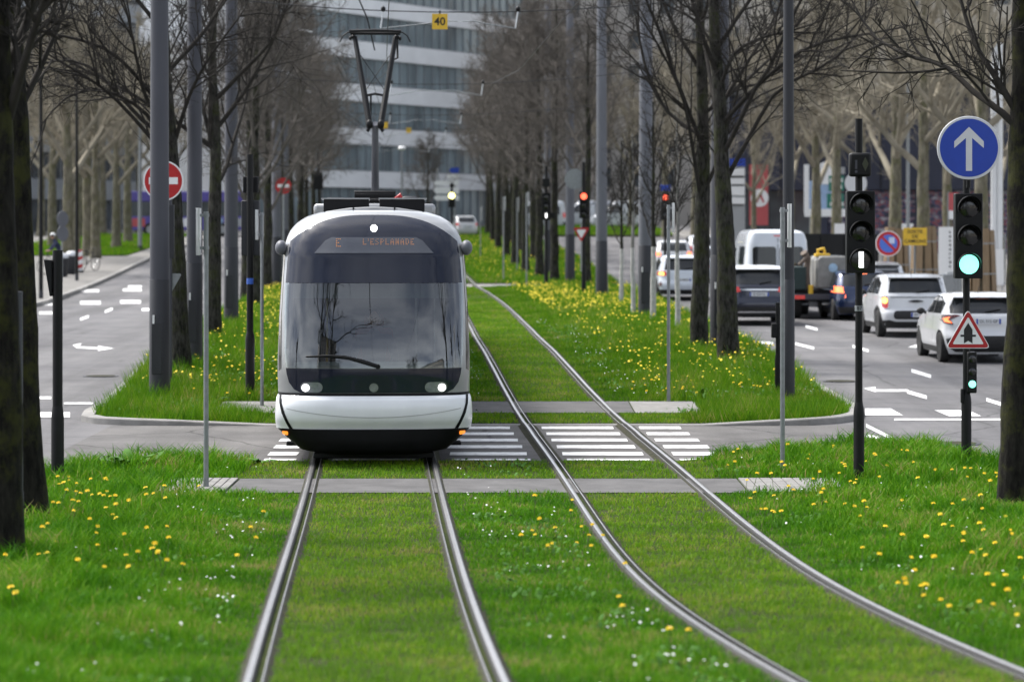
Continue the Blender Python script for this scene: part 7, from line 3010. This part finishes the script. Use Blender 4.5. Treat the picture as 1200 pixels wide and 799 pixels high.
# ---- dandelions: one proto, each plant its own object
def dandelion_mesh(sd):
    r_ = random.Random(sd)
    mb = MB()
    h = .20
    mb.tube([(0, 0, 0), (.01, .004, h * .5), (.012, .01, h)], .0028, 5, m=1)
    n = 16
    rr = .021
    for ring, (rad, zz, off) in enumerate(((rr, .0, 0), (rr * .72, .007, .5), (rr * .4, .011, .2))):
        V, Fc = [(.012, .01, h + zz - .004)], []
        for k in range(n * 2):
            a = 2 * PI * (k + off) / (n * 2)
            q = rad * (1 if k % 2 else .82) * r_.uniform(.93, 1.05)
            V.append((.012 + q * math.cos(a), .01 + q * math.sin(a) * .9 - zz * .2, h + zz + .003 * math.sin(a * 3)))
        for k in range(n * 2):
            Fc.append((0, 1 + k, 1 + (k + 1) % (n * 2)))
        mb.add(V, Fc)
    o = mb.build('dandelion', [M['petal'], M['stem']], None, 0, fixn=False)
    return o


protos = [dandelion_mesh(i) for i in range(3)]
nd = [0]
allowed = lambda X, Y: NI_L(Y) + .1 < X < NI_R(Y) - .1 if Y < 40 else FM_L(Y) + .15 < X < FM_R(Y) - .15


def flower(x, y, label, group, sc=1.0, hz=None):
    X, Y, z = gpt(x, y, island_z)
    if not allowed(X, Y):
        return False
    dl, dr, gp = rail_dist(np.array([X]), np.array([Y]))
    if gp[0] < .12 or min(dl[0], dr[0]) < .7:
        return False
    k = nd[0] % 3
    o = protos[k] if nd[0] < 3 else protos[k].copy()
    if nd[0] >= 3:
        COL.objects.link(o)
    nd[0] += 1
    s = sc * random.uniform(.8, 1.2)
    o.location = (X, Y, z)
    # heads lean towards the light and us
    o.rotation_euler = (random.uniform(.15, .75), random.uniform(-.3, .3), random.uniform(-.6, .6))
    o.scale = (s, s, s * random.uniform(.7, 1.15))
    tag(o, label, 'dandelion', group)
    return True


rd_ = random.Random(4)


def scatter(n, box, label, group, sc=1.0, bias=None):
    c = 0
    tries = 0
    while c < n and tries < n * 30:
        tries += 1
        x = rd_.uniform(box[0], box[1])
        y = box[2] + (box[3] - box[2]) * rd_.random() ** (bias or 1)
        if flower(x, y, label, group, sc):
            c += 1


gA = 'dandelions in the near left verge'
scatter(46, (58, 200, 588, 690), 'yellow dandelion in flower in the near left verge beside the trunks', gA, 1.1, 1.3)
scatter(12, (0, 60, 640, 720), 'yellow dandelion in flower in the near left verge beside the trunks', gA, 1.1)
scatter(10, (66, 130, 572, 590), 'yellow dandelion in flower in the near left verge beside the trunks', gA, 1.1)
scatter(6, (180, 300, 575, 700), 'yellow dandelion in flower in the near left verge beside the trunks', gA, 1.0)
gB = 'dandelions in the near right verge'
scatter(70, (985, 1198, 560, 745), 'yellow dandelion in flower in the near right verge round the black posts', gB, 1.1, 1.2)
scatter(26, (860, 1010, 560, 620), 'yellow dandelion in flower in the near right verge round the black posts', gB, 1.0)
scatter(18, (840, 1100, 536, 560), 'yellow dandelion in flower in the near right verge round the black posts', gB, 1.0)
gC = 'dandelions between the two tracks'
scatter(16, (612, 700, 600, 660), 'yellow dandelion in flower on the strip between the two near tracks', gC, 1.0)
scatter(5, (560, 830, 640, 790), 'yellow dandelion in flower on the strip between the two near tracks', gC, 1.0)
gD = 'dandelions round the forked trees'
scatter(62, (735, 935, 408, 470), 'yellow dandelion in flower in the grass round the forked pair of trees', gD, 1.05, .8)
gE = 'dandelions by the left masts'
scatter(28, (205, 320, 420, 478), 'yellow dandelion in flower in the grass by the left masts', gE, 1.05, .8)


def head_cloud(name, pts, r, m, label, cat, tilt=.35):
    """many small flower heads as domed discs"""
    P = np.array(pts)
    n = len(P)
    k = 7
    a = 2 * PI * np.arange(k) / k
    rr = r * rng.uniform(.75, 1.25, n)
    ring = np.stack([np.cos(a), np.sin(a), np.zeros(k)], -1)
    tx, ty = rng.uniform(-tilt, tilt, n), rng.uniform(-tilt - .5, tilt - .3, n)
    V = np.zeros((n, k + 1, 3))
    V[:, 1:, :] = ring[None] * rr[:, None, None]
    V[:, 0, 2] = rr * .45
    V[..., 2] += V[..., 0] * tx[:, None] + V[..., 1] * ty[:, None] * -1
    V += P[:, None, :]
    i = np.arange(n)[:, None, None] * (k + 1)
    q = np.arange(k)
    f = np.stack([np.zeros(k, int), 1 + q, 1 + (q + 1) % k], -1)[None] + i
    o = np_mesh(name, V.reshape(-1, 3), [f.reshape(-1, 3)], m, None, 0)
    return tag(o, label, cat, kind='stuff')


def area_pts(n, y0, y1, fl, fr, hmin, hmax, cond=None, power=1.6):
    x, y = sample(n, y0, y1, fl, fr, power)
    dl, dr, gap = rail_dist(x, y)
    k = (np.minimum(dl, dr) > 1.0) & ~on_paths(x, y)
    if cond is not None:
        k &= cond(x, y)
    x, y = x[k], y[k]
    z = np.interp(y, GY, IZ) + rng.uniform(hmin, hmax, len(x))
    return np.stack([x, y, z], -1)


cl = lambda x, y: (vnoise(x, y, 1.6, 7) * .6 + vnoise(x, y, .6, 8) * .4 > .42) & (np.minimum(np.abs(x - np.interp(y, YTa, LTa)), np.abs(x - np.interp(y, YTa, RTa))) > 1.7)
P = np.concatenate([area_pts(6500, 49, 112.5, FM_L, FM_R, .12, .28, cl, 1.0), area_pts(5500, 82, 112.5, FM_L, FM_R, .12, .28, cl, 1.0), area_pts(2600, 116.8, 200, F2_L, F2_R, .14, .28, None, 1.0)])
head_cloud('dandelion_carpet', P, .0195, M['petal'], 'yellow dandelion carpet on the far parts of the median', 'dandelions')
dz = lambda x, y: (vnoise(x, y, .7, 9) * .6 + vnoise(x, y, .25, 10) * .4 > .60)
P = np.concatenate([area_pts(3300, 15, 35.4, NI_L, NI_R, .05, .10, dz, 1.1), area_pts(5000, 46.7, 75, FM_L, FM_R, .07, .13, dz, 1.2)])
head_cloud('daisy_scatter', P, .009, M['daisy'], 'small white daisies scattered in clumps over the lawns', 'daisies')


# low clover and plantain leaves break up the blades
wd = lambda x, y: (vnoise(x, y, 1.1, 13) * .6 + vnoise(x, y, .35, 14) * .4 > .55)
P = np.concatenate([area_pts(15000, 15, 35.4, NI_L, NI_R, .02, .06, wd, 1.2), area_pts(16000, 43, 70, FM_L, FM_R, .06, .16, wd, 1.2)])
head_cloud('weed_leaves', P, .017, M['dock'], 'dark green low weed leaves among the verge grass', 'weeds', .9)


def broad_plant(label, x, y, n, ln, wd, seed):
    r_ = random.Random(seed)
    X, Y, z = gpt(x, y, island_z)
    t = thing('dock_plant', label, 'plant', (X, Y, z))
    for i in range(n):
        a = 2 * PI * i / n + r_.uniform(-.4, .4)
        L_ = ln * r_.uniform(.6, 1.15)
        el = r_.uniform(.35, 1.25)
        mb = MB()
        V, Fc = [], []
        N = 9
        p = Vector((0, 0, 0))
        e = el
        for k in range(N + 1):
            u = k / N
            w = wd * (math.sin(PI * min(1, u * .96 + .04)) ** .75) * (1 if u > .25 else .25 + 3 * u) + .004
            d = Vector((math.cos(a) * math.cos(e), math.sin(a) * math.cos(e), math.sin(e)))
            sd = Vector((-math.sin(a), math.cos(a), 0))
            up_ = d.cross(sd) * -1
            wv_ = .012 * math.sin(k * 2.3 + i)
            V += [tuple(p + sd * w + up_ * (w * .25 + wv_)), tuple(p), tuple(p - sd * w + up_ * (w * .25 - wv_))]
            p = p + d * (L_ / N)
            e -= r_.uniform(.05, .22)
        for k in range(N):
            b = k * 3
            Fc += [(b, b + 1, b + 4, b + 3), (b + 1, b + 2, b + 5, b + 4)]
        mb.add(V, Fc)
        mb.build('leaf', M['dock'], t, 60, fixn=False)
    return t


broad_plant('broad-leaved dock plant at the left edge of the near verge', 152, 552, 9, .42, .055, 1)
broad_plant('second broad-leaved dock plant, right of the first one on the near left verge', 172, 551, 8, .36, .05, 2)
broad_plant('small upright leaf clump at the kerb just left of the tram', 304, 543, 4, .26, .05, 3)
broad_plant('low broad-leaved plant in the dandelions beside the thin post right of the tram', 818, 469, 8, .34, .05, 4)
broad_plant('low broad-leaved plant at the far path edge left of the tram', 250, 474, 7, .32, .045, 5)

# manhole covers let into the roads
for (x, y, lab) in ((1120, 520, 'round iron cover in the side street mouth at the right'), (118, 441, 'round iron cover in the left carriageway'), (985, 447, 'round iron cover in the right carriageway by the white arrow')):
    X, Y, z = gpt(x, y)
    t = thing('manhole_cover', lab, 'manhole cover', (X, Y, z))
    mb = MB()
    mb.lathe([(.34, 0), (.34, .010), (.30, .012)], (0, 0, 0), 'z', 28)
    mb.build('frame', M['pole_dark'], t, 30)
    mb = MB()
    mb.lathe([(.28, .005), (.28, .016), (.05, .018)], (0, 0, 0), 'z', 28)
    mb.build('lid', M['ballast'], t, 30)
